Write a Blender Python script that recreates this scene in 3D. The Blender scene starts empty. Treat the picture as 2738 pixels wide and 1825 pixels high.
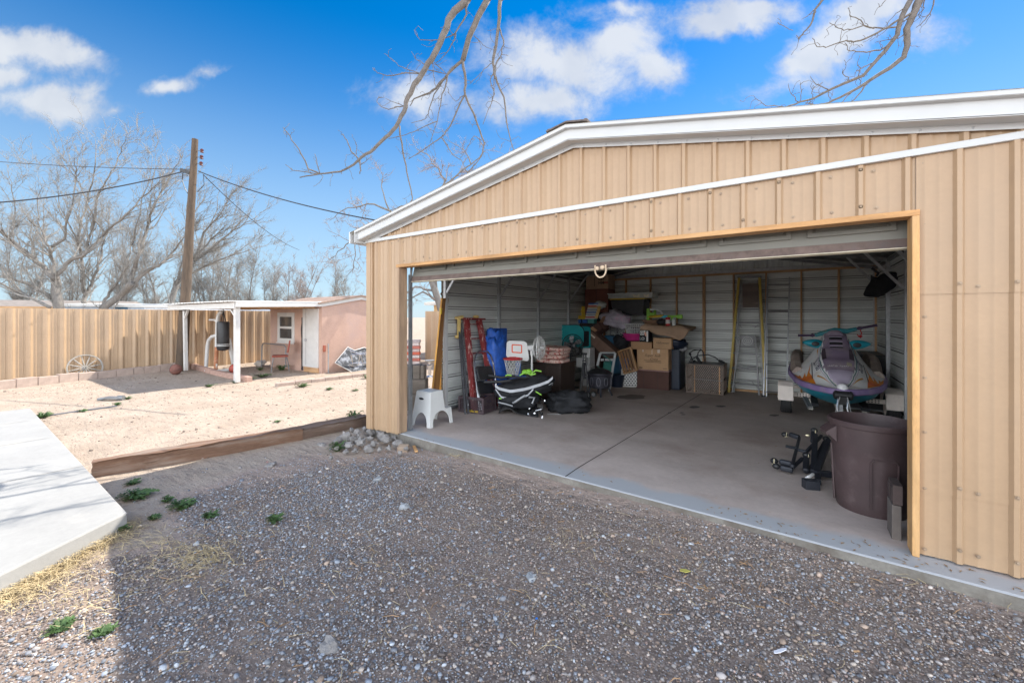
import bpy, math, random
import numpy as np
from mathutils import Vector, Matrix, noise
R=math.radians
scene=bpy.context.scene
C=scene.collection
# ---------------- camera, exposure, sky, sun ----------------
YAW=R(34.377); FPX=1113.0; HOR=846.6; CH=1.5        # photo is 2738 px wide
cam_d=bpy.data.cameras.new('camera'); cam=bpy.data.objects.new('camera',cam_d); C.objects.link(cam)
cam.location=(0,0,CH); cam.rotation_euler=(R(90),0,YAW)
cam_d.sensor_width=36; cam_d.lens=FPX/2738*36; cam_d.shift_y=-(912.5-HOR)/2738; cam_d.clip_end=2000; cam_d.clip_start=.05
scene.camera=cam
scene.view_settings.view_transform='Standard'; scene.view_settings.look='None'
scene.view_settings.exposure=1.65; scene.view_settings.gamma=1
SUN=Vector((.20,.852,1)).normalized()
sl=bpy.data.lights.new('sun','SUN'); sl.energy=2.9; sl.angle=R(.5); sl.color=(1,.94,.84)
so=bpy.data.objects.new('sun',sl); C.objects.link(so); so.rotation_euler=(-SUN).to_track_quat('-Z','Y').to_euler(); so.location=(0,0,30)
FW=Vector((-math.sin(YAW),math.cos(YAW),0)); RT=Vector((math.cos(YAW),math.sin(YAW),0))
world=bpy.data.worlds.new('World'); scene.world=world; world.use_nodes=True
def build_world():
    nt=world.node_tree; N=nt.nodes; L=nt.links; N.clear()
    out=N.new('ShaderNodeOutputWorld'); bg=N.new('ShaderNodeBackground'); bg.inputs[1].default_value=.15
    sky=N.new('ShaderNodeTexSky'); sky.sky_type='NISHITA'; sky.sun_disc=False
    sky.sun_elevation=math.asin(SUN.z); sky.sun_rotation=math.atan2(SUN.x,SUN.y)
    sky.air_density=1.0; sky.dust_density=.25; sky.ozone_density=2.0; sky.altitude=1200
    hs=N.new('ShaderNodeHueSaturation'); hs.inputs['Saturation'].default_value=1.48; hs.inputs['Value'].default_value=.41
    L.new(sky.outputs[0],hs.inputs['Color'])
    tc=N.new('ShaderNodeTexCoord')
    def vm(op,a,b=None):
        n=N.new('ShaderNodeVectorMath'); n.operation=op
        if isinstance(a,(tuple,Vector)): n.inputs[0].default_value=a
        else: L.new(a,n.inputs[0])
        if b is not None:
            if isinstance(b,(tuple,Vector)): n.inputs[1].default_value=b
            else: L.new(b,n.inputs[1])
        return n
    def ma(op,a,b=None,c=None,clamp=False):
        n=N.new('ShaderNodeMath'); n.operation=op; n.use_clamp=clamp
        for i,x in enumerate((a,b,c)):
            if x is None: continue
            if isinstance(x,(int,float)): n.inputs[i].default_value=x
            else: L.new(x,n.inputs[i])
        return n.outputs[0]
    d=tc.outputs['Generated']
    f=vm('DOT_PRODUCT',d,tuple(FW)).outputs['Value']; r=vm('DOT_PRODUCT',d,tuple(RT)).outputs['Value']; z=vm('DOT_PRODUCT',d,(0,0,1)).outputs['Value']
    fc=ma('MAXIMUM',f,.05)
    cx=N.new('ShaderNodeCombineXYZ'); L.new(ma('DIVIDE',r,fc),cx.inputs[0]); L.new(ma('DIVIDE',z,fc),cx.inputs[1])
    p=cx.outputs[0]
    def noi(vec,s,det,rough=.55,dist=0):
        n=N.new('ShaderNodeTexNoise'); n.inputs['Scale'].default_value=s; n.inputs['Detail'].default_value=det; n.inputs['Roughness'].default_value=rough; n.inputs['Distortion'].default_value=dist
        L.new(vec,n.inputs['Vector']); return n
    wv=noi(p,3.5,5,.6); off=vm('MULTIPLY_ADD',vm('SUBTRACT',wv.outputs['Color'],(.5,.5,.5)).outputs[0],(.26,.2,0)); L.new(p,off.inputs[2]); q=off.outputs[0]
    # clouds: (u,v,ru,rv,rot deg,strength) in photo pixels turned into sky directions
    cl=[(90,130,250,62,-8,1.0),(20,215,130,60,30,.85),(120,280,210,70,0,.95),(215,245,110,38,30,.6),(300,285,60,30,10,.5),
        (455,220,100,36,0,.72),(560,180,90,20,20,.35),(1120,255,190,85,0,.62),
        (1500,165,260,105,-14,1.0),(1650,110,210,85,15,.95),(1440,270,190,70,0,.85),(1340,170,120,80,0,.6),(1750,155,110,75,0,.8),
        (1950,30,210,60,0,.95),(1660,20,150,40,0,.6),(2240,120,220,95,28,1.15),(2330,40,170,80,10,1.1),(2160,165,120,60,15,.9),(2130,230,180,40,0,.45),(2480,110,80,60,0,.4),
        (600,-300,500,140,0,.8),(1900,-420,700,160,10,.9),(-900,150,500,120,0,.8),(3600,200,500,150,0,.8)]
    acc=None
    for (u,v,ru,rv,ro,st) in cl:
        m=N.new('ShaderNodeMapping'); m.vector_type='TEXTURE'
        m.inputs['Location'].default_value=((u-1369)/FPX,(HOR-v)/FPX,0); m.inputs['Rotation'].default_value=(0,0,R(ro)); m.inputs['Scale'].default_value=(ru/FPX,rv/FPX,1)
        L.new(q,m.inputs['Vector'])
        ln=vm('LENGTH',m.outputs[0]).outputs['Value']
        val=ma('MULTIPLY',ma('SUBTRACT',1.0,ln),st)
        acc=val if acc is None else ma('SMOOTH_MAX',acc,val,.25)
    n2=noi(p,8,12,.68,.3)
    dens=ma('ADD',acc,ma('MULTIPLY',ma('SUBTRACT',n2.outputs['Fac'],.5),1.35))
    mr=N.new('ShaderNodeMapRange'); mr.interpolation_type='SMOOTHSTEP'; mr.inputs['From Min'].default_value=-.1; mr.inputs['From Max'].default_value=.68; L.new(dens,mr.inputs['Value'])
    front=ma('GREATER_THAN',f,.06)
    # unseen bright cloud added behind the camera to light the front and interior
    nb=noi(d,2.6,6,.6); bk=N.new('ShaderNodeMapRange'); bk.interpolation_type='SMOOTHSTEP'; bk.inputs['From Min'].default_value=.36; bk.inputs['From Max'].default_value=.56; L.new(nb.outputs['Fac'],bk.inputs['Value'])
    bf=N.new('ShaderNodeMapRange'); bf.interpolation_type='SMOOTHSTEP'; bf.inputs['From Min'].default_value=.15; bf.inputs['From Max'].default_value=-.25; L.new(f,bf.inputs['Value'])
    alpha=ma('MAXIMUM',ma('MULTIPLY',ma('MULTIPLY',mr.outputs[0],front),.88),ma('MULTIPLY',bk.outputs[0],bf.outputs[0]))
    # cloud tone: lit tops, bluish bellies
    n3=noi(vm('ADD',p,(0,-.05,0)).outputs[0],5,4,.5)
    mc=N.new('ShaderNodeMix'); mc.data_type='RGBA'; mc.inputs[6].default_value=(1.12,1.25,1.5,1); mc.inputs[7].default_value=(1.82,1.87,1.93,1)
    tone=ma('ADD',ma('MULTIPLY',mr.outputs[0],.7),ma('MULTIPLY',ma('SUBTRACT',n3.outputs['Fac'],.42),2.2),clamp=True)
    L.new(tone,mc.inputs[0])
    hr=N.new('ShaderNodeMapRange'); hr.interpolation_type='SMOOTHSTEP'; hr.inputs['From Min'].default_value=.58; hr.inputs['From Max'].default_value=.0; hr.inputs['To Max'].default_value=.85; L.new(z,hr.inputs['Value'])
    hz=N.new('ShaderNodeMix'); hz.data_type='RGBA'; L.new(hr.outputs[0],hz.inputs[0]); L.new(hs.outputs[0],hz.inputs[6]); hz.inputs[7].default_value=(1.18,1.62,2.0,1)
    mb=N.new('ShaderNodeMix'); mb.data_type='RGBA'; L.new(bf.outputs[0],mb.inputs[0]); L.new(mc.outputs[2],mb.inputs[6]); mb.inputs[7].default_value=(4.2,4.6,5.2,1)
    lo=N.new('ShaderNodeMapRange'); lo.interpolation_type='SMOOTHSTEP'; lo.inputs['From Min'].default_value=.42; lo.inputs['From Max'].default_value=.22; L.new(z,lo.inputs['Value'])
    lw=N.new('ShaderNodeMix'); lw.data_type='RGBA'; L.new(lo.outputs[0],lw.inputs[0]); lw.inputs[6].default_value=(4.0,4.4,5.0,1); lw.inputs[7].default_value=(11.5,12.1,12.8,1); L.new(lw.outputs[2],mb.inputs[7]); alpha=ma('MAXIMUM',alpha,ma('MULTIPLY',lo.outputs[0],bf.outputs[0]))  # brighter low band of the added cloud, for fill light indoors
    mx=N.new('ShaderNodeMix'); mx.data_type='RGBA'; L.new(alpha,mx.inputs[0]); L.new(hz.outputs[2],mx.inputs[6]); L.new(mb.outputs[2],mx.inputs[7])
    L.new(mx.outputs[2],bg.inputs[0]); L.new(bg.outputs[0],out.inputs[0])
build_world()

# ---------------- placing helpers: a photo pixel and a real depth give a point in metres ----------------
def ray(u,v):
    c=(u-1369)/FPX
    return Vector((FW.x+c*RT.x,FW.y+c*RT.y,(HOR-v)/FPX))
O=Vector((0,0,CH))
def atZ(u,v,z=-.12): d=ray(u,v); return O+d*((z-CH)/d.z)
def atX(u,v,x): d=ray(u,v); return O+d*(x/d.x)
def atY(u,v,y): d=ray(u,v); return O+d*(y/d.y)
def atT(u,v,t): return O+ray(u,v)*t
def flo(y): return -.03*(y-3.6) if y>3.6 else 0.0
def F(u,v): d=ray(u,v); t=(1.5-.03*3.6)/(-d.z-.03*d.y); return O+d*t

# ---------------- mesh helpers ----------------
class M:
    def __init__(s): s.v=[]; s.f=[]; s.mi=[]; s.cur=0
    def add(s,vs,fs,mx=None):
        o=len(s.v)
        if mx is not None: vs=[mx@Vector(p) for p in vs]
        s.v.extend([tuple(p) for p in vs]); s.f.extend([tuple(i+o for i in f) for f in fs]); s.mi.extend([s.cur]*len(fs)); return s
    def box(s,x0,x1,y0,y1,z0,z1,mx=None):
        vs=[(x,y,z) for z in (z0,z1) for y in (y0,y1) for x in (x0,x1)]
        return s.add(vs,[(0,2,3,1),(4,5,7,6),(0,1,5,4),(2,6,7,3),(0,4,6,2),(1,3,7,5)],mx)
    def cb(s,c,d,rz=0,rx=0,ry=0):
        m=Matrix.Translation(c)@Matrix.Rotation(rz,4,'Z')@Matrix.Rotation(ry,4,'Y')@Matrix.Rotation(rx,4,'X')
        return s.box(-d[0]/2,d[0]/2,-d[1]/2,d[1]/2,-d[2]/2,d[2]/2,m)
    def bar(s,a,b,w,h,up=(0,0,1)):
        a=Vector(a); b=Vector(b); d=(b-a); l=d.length; d.normalize(); u=Vector(up)
        if abs(d.dot(u))>.98: u=Vector((0,1,0)) if abs(d.y)<.9 else Vector((1,0,0))
        x=d.cross(u).normalized(); u=x.cross(d)
        m=Matrix((x,d,u)).transposed().to_4x4(); m.translation=a
        return s.box(-w/2,w/2,0,l,-h/2,h/2,m)
    def tube(s,pts,r,n=8,cap=True):
        pts=[Vector(p) for p in pts]; k=len(pts)
        rs=r if isinstance(r,(list,tuple)) else [r]*k
        vs=[]; fs=[]; prev=None
        for i,p in enumerate(pts):
            t=(pts[min(i+1,k-1)]-pts[max(i-1,0)])
            if t.length<1e-9: t=Vector((0,0,1))
            t.normalize()
            if prev is None:
                a=Vector((0,0,1)) if abs(t.z)<.9 else Vector((1,0,0)); x=t.cross(a).normalized()
            else: x=(prev-t*prev.dot(t)); x=x.normalized() if x.length>1e-6 else t.orthogonal().normalized()
            prev=x; y=t.cross(x)
            for j in range(n):
                a=2*math.pi*j/n; vs.append(p+(x*math.cos(a)+y*math.sin(a))*rs[i])
        for i in range(k-1):
            for j in range(n):
                fs.append((i*n+j,i*n+(j+1)%n,(i+1)*n+(j+1)%n,(i+1)*n+j))
        if cap: fs.append(tuple(range(n))[::-1]); fs.append(tuple((k-1)*n+j for j in range(n)))
        return s.add(vs,fs)
    def cyl(s,a,b,r0,r1=None,n=16): return s.tube([a,b],[r0,r0 if r1 is None else r1],n)
    def lathe(s,prof,n=24,mx=None,cap=True):
        vs=[];fs=[];k=len(prof)
        for (r,z) in prof:
            for j in range(n): a=2*math.pi*j/n; vs.append((r*math.cos(a),r*math.sin(a),z))
        for i in range(k-1):
            for j in range(n): fs.append((i*n+j,i*n+(j+1)%n,(i+1)*n+(j+1)%n,(i+1)*n+j))
        if cap: fs.append(tuple(range(n))[::-1]); fs.append(tuple((k-1)*n+j for j in range(n)))
        return s.add(vs,fs,mx)
    def ell(s,c,r,n=12,m=8,mx=None,jit=0,seed=0):
        rd=random.Random(seed); vs=[];fs=[]
        for i in range(m+1):
            p=math.pi*i/m
            for j in range(n):
                a=2*math.pi*j/n; q=1+(rd.uniform(-jit,jit) if 0<i<m else 0)
                vs.append((c[0]+r[0]*math.sin(p)*math.cos(a)*q,c[1]+r[1]*math.sin(p)*math.sin(a)*q,c[2]+r[2]*math.cos(p)*q))
        for i in range(m):
            for j in range(n): fs.append((i*n+j,(i+1)*n+j,(i+1)*n+(j+1)%n,i*n+(j+1)%n))
        return s.add(vs,fs,mx)
    def prism(s,poly,t,mx=None):   # polygon in xy, thickness t in +z
        n=len(poly); vs=[(x,y,0) for x,y in poly]+[(x,y,t) for x,y in poly]
        return s.add(vs,[tuple(range(n))[::-1],tuple(range(n,2*n))]+[(i,(i+1)%n,(i+1)%n+n,i+n) for i in range(n)],mx)
    def grid(s,fn,nu,nv,cu=False):
        vs=[fn(i/(nu-1) if not cu else i/nu,j/(nv-1)) for j in range(nv) for i in range(nu)]; fs=[]
        for j in range(nv-1):
            for i in range(nu if cu else nu-1): fs.append((j*nu+i,j*nu+(i+1)%nu,(j+1)*nu+(i+1)%nu,(j+1)*nu+i))
        return s.add(vs,fs)
def obj(name,m,mat,parent=None,smooth=False,bevel=0,loc=(0,0,0),rot=None,solid=0,sub=0):
    me=bpy.data.meshes.new(name); me.from_pydata(m.v,[],m.f); me.validate()
    mats=mat if isinstance(mat,(list,tuple)) else [mat]
    for a in mats: me.materials.append(a)
    if len(mats)>1 and len(me.polygons)==len(m.mi): me.polygons.foreach_set('material_index',m.mi)
    o=bpy.data.objects.new(name,me); C.objects.link(o); o.location=loc
    if rot: o.rotation_euler=rot
    if parent: o.parent=parent
    if smooth:
        me.polygons.foreach_set('use_smooth',[True]*len(me.polygons))
        if smooth!='all':
            try: me.set_sharp_from_angle(angle=R(38))
            except Exception: pass
    if solid: md=o.modifiers.new('solid','SOLIDIFY'); md.thickness=solid; md.offset=0
    if bevel: md=o.modifiers.new('bevel','BEVEL'); md.width=bevel; md.segments=2; md.limit_method='ANGLE'; md.angle_limit=R(50)
    if sub: md=o.modifiers.new('sub','SUBSURF'); md.levels=sub; md.render_levels=sub
    me.update(); return o
def tag(o,label,cat,group=None,kind=None):
    o['label']=label; o['category']=cat
    if group: o['group']=group
    if kind: o['kind']=kind
    return o
def thing(name,label,cat,loc,rz=0,group=None,rx=0,ry=0):
    o=bpy.data.objects.new(name,None); C.objects.link(o); o.empty_display_size=.1; o.location=loc; o.rotation_euler=(rx,ry,rz); tag(o,label,cat,group); return o
def struct(o): o['kind']='structure'; return o
def dup(src,loc,rz,label,group=None,scale=None):
    def cp(o,par):
        c=o.copy(); C.objects.link(c); c.parent=par
        for ch in [x for x in bpy.data.objects if x.parent is o]: cp(ch,c)
        return c
    r=cp(src,None); r.location=loc; r.rotation_euler=(r.rotation_euler[0],r.rotation_euler[1],rz); r['label']=label
    if group: r['group']=group
    if scale: r.scale=(scale,)*3 if isinstance(scale,(int,float)) else scale
    return r
def text_obj(name,txt,size,mat,parent,mx,ext=.0008,bold=False,shear=0,space=1):
    cu=bpy.data.curves.new('t','FONT'); cu.body=txt; cu.size=size; cu.extrude=ext; cu.align_x='CENTER'; cu.align_y='CENTER'; cu.shear=shear; cu.space_character=space
    if bold: cu.offset=size*.02
    t=bpy.data.objects.new('t',cu); C.objects.link(t); dg=bpy.context.evaluated_depsgraph_get()
    me=bpy.data.meshes.new_from_object(t.evaluated_get(dg)); bpy.data.objects.remove(t); me.materials.clear(); me.materials.append(mat)
    o=bpy.data.objects.new(name,me); C.objects.link(o); o.parent=parent; o.matrix_local=mx; return o

# ---------------- materials ----------------
MF=1.0
def mat(name,col,rough=.6,metal=0,var=.18,scale=6,stretch=(1,1,1),bump=0,bscale=60,col2=None,c2s=3,c2t=(.5,.7),spec=.5,fine=0,alpha=None,vcol=None,coat=0):
    if MF!=1: col=[min(.8,c*MF) for c in col]; col2=col2 and [min(.8,c*MF) for c in col2]
    m=bpy.data.materials.new(name); m.use_nodes=True; nt=m.node_tree; N=nt.nodes; L=nt.links
    b=N['Principled BSDF']; b.inputs['Roughness'].default_value=rough; b.inputs['Metallic'].default_value=metal; b.inputs['Specular IOR Level'].default_value=spec
    if coat: b.inputs['Coat Weight'].default_value=coat; b.inputs['Coat Roughness'].default_value=.15
    tc=N.new('ShaderNodeTexCoord'); mp=N.new('ShaderNodeMapping'); mp.inputs['Scale'].default_value=stretch; L.new(tc.outputs['Object'],mp.inputs['Vector'])
    def noi(s,d,r=.6):
        n=N.new('ShaderNodeTexNoise'); n.inputs['Scale'].default_value=s; n.inputs['Detail'].default_value=d; n.inputs['Roughness'].default_value=r; L.new(mp.outputs[0],n.inputs['Vector']); return n.outputs['Fac']
    n=noi(scale,6)
    mx=N.new('ShaderNodeMix'); mx.data_type='RGBA'
    mr=N.new('ShaderNodeMapRange'); mr.inputs['From Min'].default_value=.3; mr.inputs['From Max'].default_value=.7; L.new(n,mr.inputs['Value']); L.new(mr.outputs[0],mx.inputs[0])
    a=[min(1,c*(1-var)) for c in col]; z=[min(1,c*(1+var)) for c in col]
    mx.inputs[6].default_value=(*a,1); mx.inputs[7].default_value=(*z,1); cur=mx.outputs[2]
    if vcol:
        at=N.new('ShaderNodeAttribute'); at.attribute_name=vcol; m3=N.new('ShaderNodeMix'); m3.data_type='RGBA'; m3.blend_type='MULTIPLY'; m3.inputs[0].default_value=1; L.new(cur,m3.inputs[6]); L.new(at.outputs['Color'],m3.inputs[7]); cur=m3.outputs[2]
    if fine:
        nf=noi(scale*14,3); mf=N.new('ShaderNodeMapRange'); mf.inputs['To Min'].default_value=1-fine; mf.inputs['To Max'].default_value=1+fine; mf.inputs['From Min'].default_value=.25; mf.inputs['From Max'].default_value=.75; L.new(nf,mf.inputs['Value'])
        vmn=N.new('ShaderNodeVectorMath'); vmn.operation='SCALE'; L.new(cur,vmn.inputs[0]); L.new(mf.outputs[0],vmn.inputs['Scale']); cur=vmn.outputs[0]
    if col2:
        n2=noi(c2s,8,.65); m2=N.new('ShaderNodeMapRange'); m2.inputs['From Min'].default_value=c2t[0]; m2.inputs['From Max'].default_value=c2t[1]; L.new(n2,m2.inputs['Value'])
        m4=N.new('ShaderNodeMix'); m4.data_type='RGBA'; L.new(m2.outputs[0],m4.inputs[0]); L.new(cur,m4.inputs[6]); m4.inputs[7].default_value=(*col2,1); cur=m4.outputs[2]
    L.new(cur,b.inputs['Base Color'])
    if bump:
        bp=N.new('ShaderNodeBump'); bp.inputs['Strength'].default_value=bump; bp.inputs['Distance'].default_value=.01; L.new(noi(bscale,5),bp.inputs['Height']); L.new(bp.outputs[0],b.inputs['Normal'])
    if alpha is not None: b.inputs['Alpha'].default_value=alpha
    return m
T={}
T['tan']=mat('tan_steel',(.41,.275,.165),.45,0,.05,2.5,fine=.03,col2=(.37,.255,.16),c2s=1.2,c2t=(.55,.8))
T['tan_in']=mat('grey_steel_inside',(.64,.66,.63),.45,.05,.12,2,stretch=(.6,.6,3),col2=(.54,.53,.49),c2s=1.5,c2t=(.58,.8))
T['fence']=mat('fence_steel',(.42,.29,.18),.45,0,.07,2,fine=.04,col2=(.33,.25,.18),c2s=.8,c2t=(.5,.8))
T['white_trim']=mat('white_trim',(.54,.545,.54),.4,0,.04,3,col2=(.55,.52,.44),c2s=2,c2t=(.6,.85))
T['roofm']=mat('roof_steel',(.62,.58,.48),.45,0,.08,2)
T['galv']=mat('galvanised_steel',(.42,.43,.44),.42,.55,.15,14,fine=.08)
T['rail']=mat('dark_steel',(.22,.225,.23),.5,.5,.2,10)
def wood(name,c,c2,ax='z',s=5,rough=.7,knot=None):
    st={'x':(.12,1,1),'y':(1,.12,1),'z':(1,1,.12)}[ax]
    return mat(name,c,rough,0,.28,s*4,stretch=st,bump=.25,bscale=s*22,col2=c2,c2s=s*1.6,c2t=(.5,.72),fine=.15)
T['pine_x']=wood('pine_x',(.50,.27,.11),(.62,.37,.17),'x'); T['pine_y']=wood('pine_y',(.50,.27,.11),(.62,.37,.17),'y'); T['pine_z']=wood('pine_z',(.56,.32,.13),(.64,.40,.19),'z')
T['stud']=wood('stud',(.50,.29,.14),(.6,.37,.2),'z'); T['stud_x']=wood('stud_x',(.50,.29,.14),(.6,.37,.2),'x')
T['oldwood']=wood('weathered_timber',(.20,.125,.085),(.33,.26,.21),'x',s=4,rough=.85)
T['greywood']=wood('grey_wood',(.19,.155,.125),(.27,.23,.19),'x',s=5,rough=.85)
T['polewood']=wood('pole_wood',(.10,.068,.045),(.055,.042,.032),'z',s=5,rough=.85)
T['whitepaint']=mat('white_paint',(.60,.585,.56),.55,0,.06,6,col2=(.55,.5,.42),c2s=5,c2t=(.6,.75))
T['concrete']=mat('concrete',(.31,.305,.295),.85,0,.07,2,bump=.12,bscale=50,fine=.05,col2=(.5,.47,.42),c2s=.8,c2t=(.55,.8))
T['stucco']=mat('pink_stucco',(.53,.35,.275),.9,0,.07,3,bump=.5,bscale=45,fine=.08,col2=(.48,.34,.30),c2s=1.2,c2t=(.5,.75))
T['black']=mat('black_plastic',(.02,.02,.022),.45,0,.3,8)
T['dblack']=mat('black_fabric',(.012,.013,.016),.8,0,.4,14,bump=.3,bscale=120)
T['rubber']=mat('rubber',(.025,.025,.026),.8,0,.3,12,bump=.2,bscale=60)
T['chrome']=mat('chrome',(.55,.56,.58),.22,.95,.08,6)
T['alu']=mat('aluminium',(.30,.31,.32),.45,.5,.12,12)
T['cardboard']=mat('cardboard',(.50,.31,.17),.85,0,.08,5,fine=.04)
T['cardboard2']=mat('dark_cardboard',(.10,.05,.04),.85,0,.12,5)
T['bark']=mat('bark',(.17,.155,.14),.9,0,.25,14,bump=.6,bscale=60,stretch=(1,1,.4))
T['twig']=mat('twig_bark',(.24,.225,.205),.85,0,.22,9)
T['twig2']=mat('warm_twig_bark',(.25,.20,.175),.85,0,.22,9)
T['leaf']=mat('weed_leaf',(.06,.115,.03),.65,0,.4,8,col2=(.13,.13,.05),c2s=5,c2t=(.55,.7))
T['glassdark']=mat('window_pane',(.05,.055,.06),.06,0,.2,2,spec=.8)
T['rock']=mat('rubble_rock',(.25,.235,.225),.9,0,.25,9,bump=.8,bscale=40,fine=.15)
T['white']=mat('white_plastic',(.66,.66,.64),.35,0,.05,4,col2=(.5,.48,.44),c2s=6,c2t=(.62,.8))
T['red']=mat('red_plastic',(.45,.03,.03),.4,0,.1,5)
T['green']=mat('lime_green',(.22,.5,.04),.5,0,.1,5)
T['yellow']=mat('yellow_plastic',(.62,.42,.03),.45,0,.12,6)
T['blue']=mat('blue_plastic',(.03,.12,.4),.4,0,.12,5)
# ---------------- ground ----------------
G=-.12
def sst(x,a,b): t=np.clip((x-a)/(b-a),0,1); return t*t*(3-2*t)
def vnoise(x,y,s,seed=0):
    x=np.asarray(x,float)*s+seed*17.3; y=np.asarray(y,float)*s+seed*9.1
    xi=np.floor(x).astype(int); yi=np.floor(y).astype(int); fx=x-xi; fy=y-yi
    fx=fx*fx*(3-2*fx); fy=fy*fy*(3-2*fy)
    def h(a,b):
        n=(a*374761393+b*668265263+seed*1442695)&0x7fffffff; n=((n^(n>>13))*1274126177)&0x7fffffff; return ((n^(n>>16))&0xffff)/65535.
    return (h(xi,yi)*(1-fx)+h(xi+1,yi)*fx)*(1-fy)+(h(xi,yi+1)*(1-fx)+h(xi+1,yi+1)*fx)*fy
def fbm(x,y,s,o=4,seed=0):
    r=0;a=.5
    for i in range(o): r=r+a*vnoise(x,y,s*2**i,seed+i); a*=.5
    return r
def gmask(x,y):
    n=fbm(x,y,1.1,4,3)-.47
    g=sst((x+5.15)+n*2.2-(y-1.2)*.25-1.25*(1-sst(y,.9,1.5)),0.1,1.3)
    near=sst(2.9-np.hypot(x+1.9,y-.2)+n*1.5,-.6,.8)    # thick gravel close by and to the right
    d=sst(y+n*1.2+(x+2.2)*.35,1.3,2.6)*.35*(1-sst(x+n,-1.6,.2))
    edge=sst(y+n*.35,3.15,3.45)*.55
    return np.clip(g*(1-d)*(1-edge)+near*.25*g,0,1)*sst(6.2-y,0,.5)*sst(y+6,0,1)
def gz(x,y):
    z=G+(fbm(x,y,.5,3,1)-.45)*.05+(fbm(x,y,4,2,5)-.37)*.018
    fd=3.61-(x+4.2)*.043-y
    z=z+np.where(fd>-.1,.062*np.exp(-np.maximum(fd,0)/.28),0)*sst(x,-4.3,-2.6)*(1-.55*sst(x,-.3,1.4))*(.75+.5*fbm(x,y,2.3,3,21))
    inside=(x>-4.9)&(x<1.4)&(y>3.7)&(y<11.1)
    z=np.where(inside,-.5,z)
    ins2=(x<-4.45)&(x>-10.1)&(y<.85)
    return np.where(ins2,-.3,z)
def axis(lo,hi,st,far):
    a=list(np.arange(lo,hi+st/2,st)); d=st; p=hi
    while p<far: d*=1.35; p+=d; a.append(p)
    d=st;p=lo
    while p>-far: d*=1.35; p-=d; a.insert(0,p)
    return np.array(a)
def build_ground():
    xs=axis(-18,4,.085,500); ys=axis(-3,13,.085,500)
    Xg,Yg=np.meshgrid(xs,ys); Zg=gz(Xg,Yg)
    far=np.hypot(Xg,Yg)>40; Zg=np.where(far,G,Zg)
    nx,ny=len(xs),len(ys)
    me=bpy.data.meshes.new('ground'); me.vertices.add(nx*ny); me.vertices.foreach_set('co',np.stack([Xg,Yg,Zg],-1).ravel())
    i,j=np.meshgrid(np.arange(nx-1),np.arange(ny-1)); q=(j*nx+i).ravel(); f=np.stack([q,q+1,q+nx+1,q+nx],-1).ravel()
    me.loops.add(len(f)); me.loops.foreach_set('vertex_index',f); me.polygons.add(len(q)); me.polygons.foreach_set('loop_start',np.arange(len(q))*4); me.polygons.foreach_set('loop_total',np.full(len(q),4))
    me.polygons.foreach_set('use_smooth',np.ones(len(q),bool))
    at=me.attributes.new('g','FLOAT','POINT'); at.data.foreach_set('value',gmask(Xg,Yg).ravel())
    me.update(calc_edges=True); me.validate()
    m=bpy.data.materials.new('dirt_and_gravel'); m.use_nodes=True; nt=m.node_tree; N=nt.nodes; L=nt.links; b=N['Principled BSDF']; b.inputs['Roughness'].default_value=.95; b.inputs['Specular IOR Level'].default_value=.15
    tc=N.new('ShaderNodeTexCoord')
    def noi(s,d=5,r=.6,st=None):
        n=N.new('ShaderNodeTexNoise'); n.inputs['Scale'].default_value=s; n.inputs['Detail'].default_value=d; n.inputs['Roughness'].default_value=r
        if st:
            mp=N.new('ShaderNodeMapping'); mp.inputs['Scale'].default_value=st; mp.inputs['Rotation'].default_value=(0,0,R(12)); L.new(tc.outputs['Object'],mp.inputs['Vector']); L.new(mp.outputs[0],n.inputs['Vector'])
        else: L.new(tc.outputs['Object'],n.inputs['Vector'])
        return n.outputs['Fac']
    def mixc(f,a,c):
        n=N.new('ShaderNodeMix'); n.data_type='RGBA'
        L.new(f,n.inputs[0])
        for k,x in ((6,a),(7,c)):
            if isinstance(x,tuple): n.inputs[k].default_value=(*x,1)
            else: L.new(x,n.inputs[k])
        return n.outputs[2]
    def mr(x,a,c,t0=0,t1=1):
        n=N.new('ShaderNodeMapRange'); n.inputs[1].default_value=a; n.inputs[2].default_value=c; n.inputs[3].default_value=t0; n.inputs[4].default_value=t1; L.new(x,n.inputs[0]); return n.outputs[0]
    dirt=mixc(mr(noi(1.3,6,.65),.35,.65),(.34,.272,.215),(.42,.345,.28))
    dirt=mixc(mr(noi(9,5,.7),.52,.72),dirt,(.29,.22,.18))
    dirt=mixc(mr(noi(2.2,4,.6,(.35,1.6,1)),.55,.72,0,.6),dirt,(.45,.365,.30))
    dirt=mixc(mr(noi(70,3,.7),.60,.68,0,.75),dirt,(.20,.15,.12))
    vo=N.new('ShaderNodeTexVoronoi'); vo.inputs['Scale'].default_value=75; L.new(tc.outputs['Object'],vo.inputs['Vector'])
    bw=N.new('ShaderNodeRGBToBW'); L.new(vo.outputs['Color'],bw.inputs[0])
    grav=mixc(mr(bw.outputs[0],.2,.8),(.17,.13,.115),(.44,.37,.33))
    grav=mixc(mr(vo.outputs['Distance'],.25,.6,0,.8),grav,(.16,.125,.105))
    grav=mixc(mr(noi(3,4),.4,.65,0,.55),grav,(.31,.24,.195))
    ga=N.new('ShaderNodeAttribute'); ga.attribute_name='g'
    sh=N.new('ShaderNodeMath'); sh.operation='ADD'; L.new(ga.outputs['Fac'],sh.inputs[0]); L.new(mr(noi(14,4,.7),.3,.7,-.3,.3),sh.inputs[1])
    drive_dirt=mixc(mr(ga.outputs['Fac'],0,.25,0,.8),dirt,(.36,.28,.24))  # pinkish dirt blends in where the gravel mask rises
    L.new(mixc(mr(sh.outputs[0],.3,.65),drive_dirt,grav),b.inputs['Base Color'])
    bp=N.new('ShaderNodeBump'); bp.inputs['Strength'].default_value=.75; bp.inputs['Distance'].default_value=.02
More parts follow.
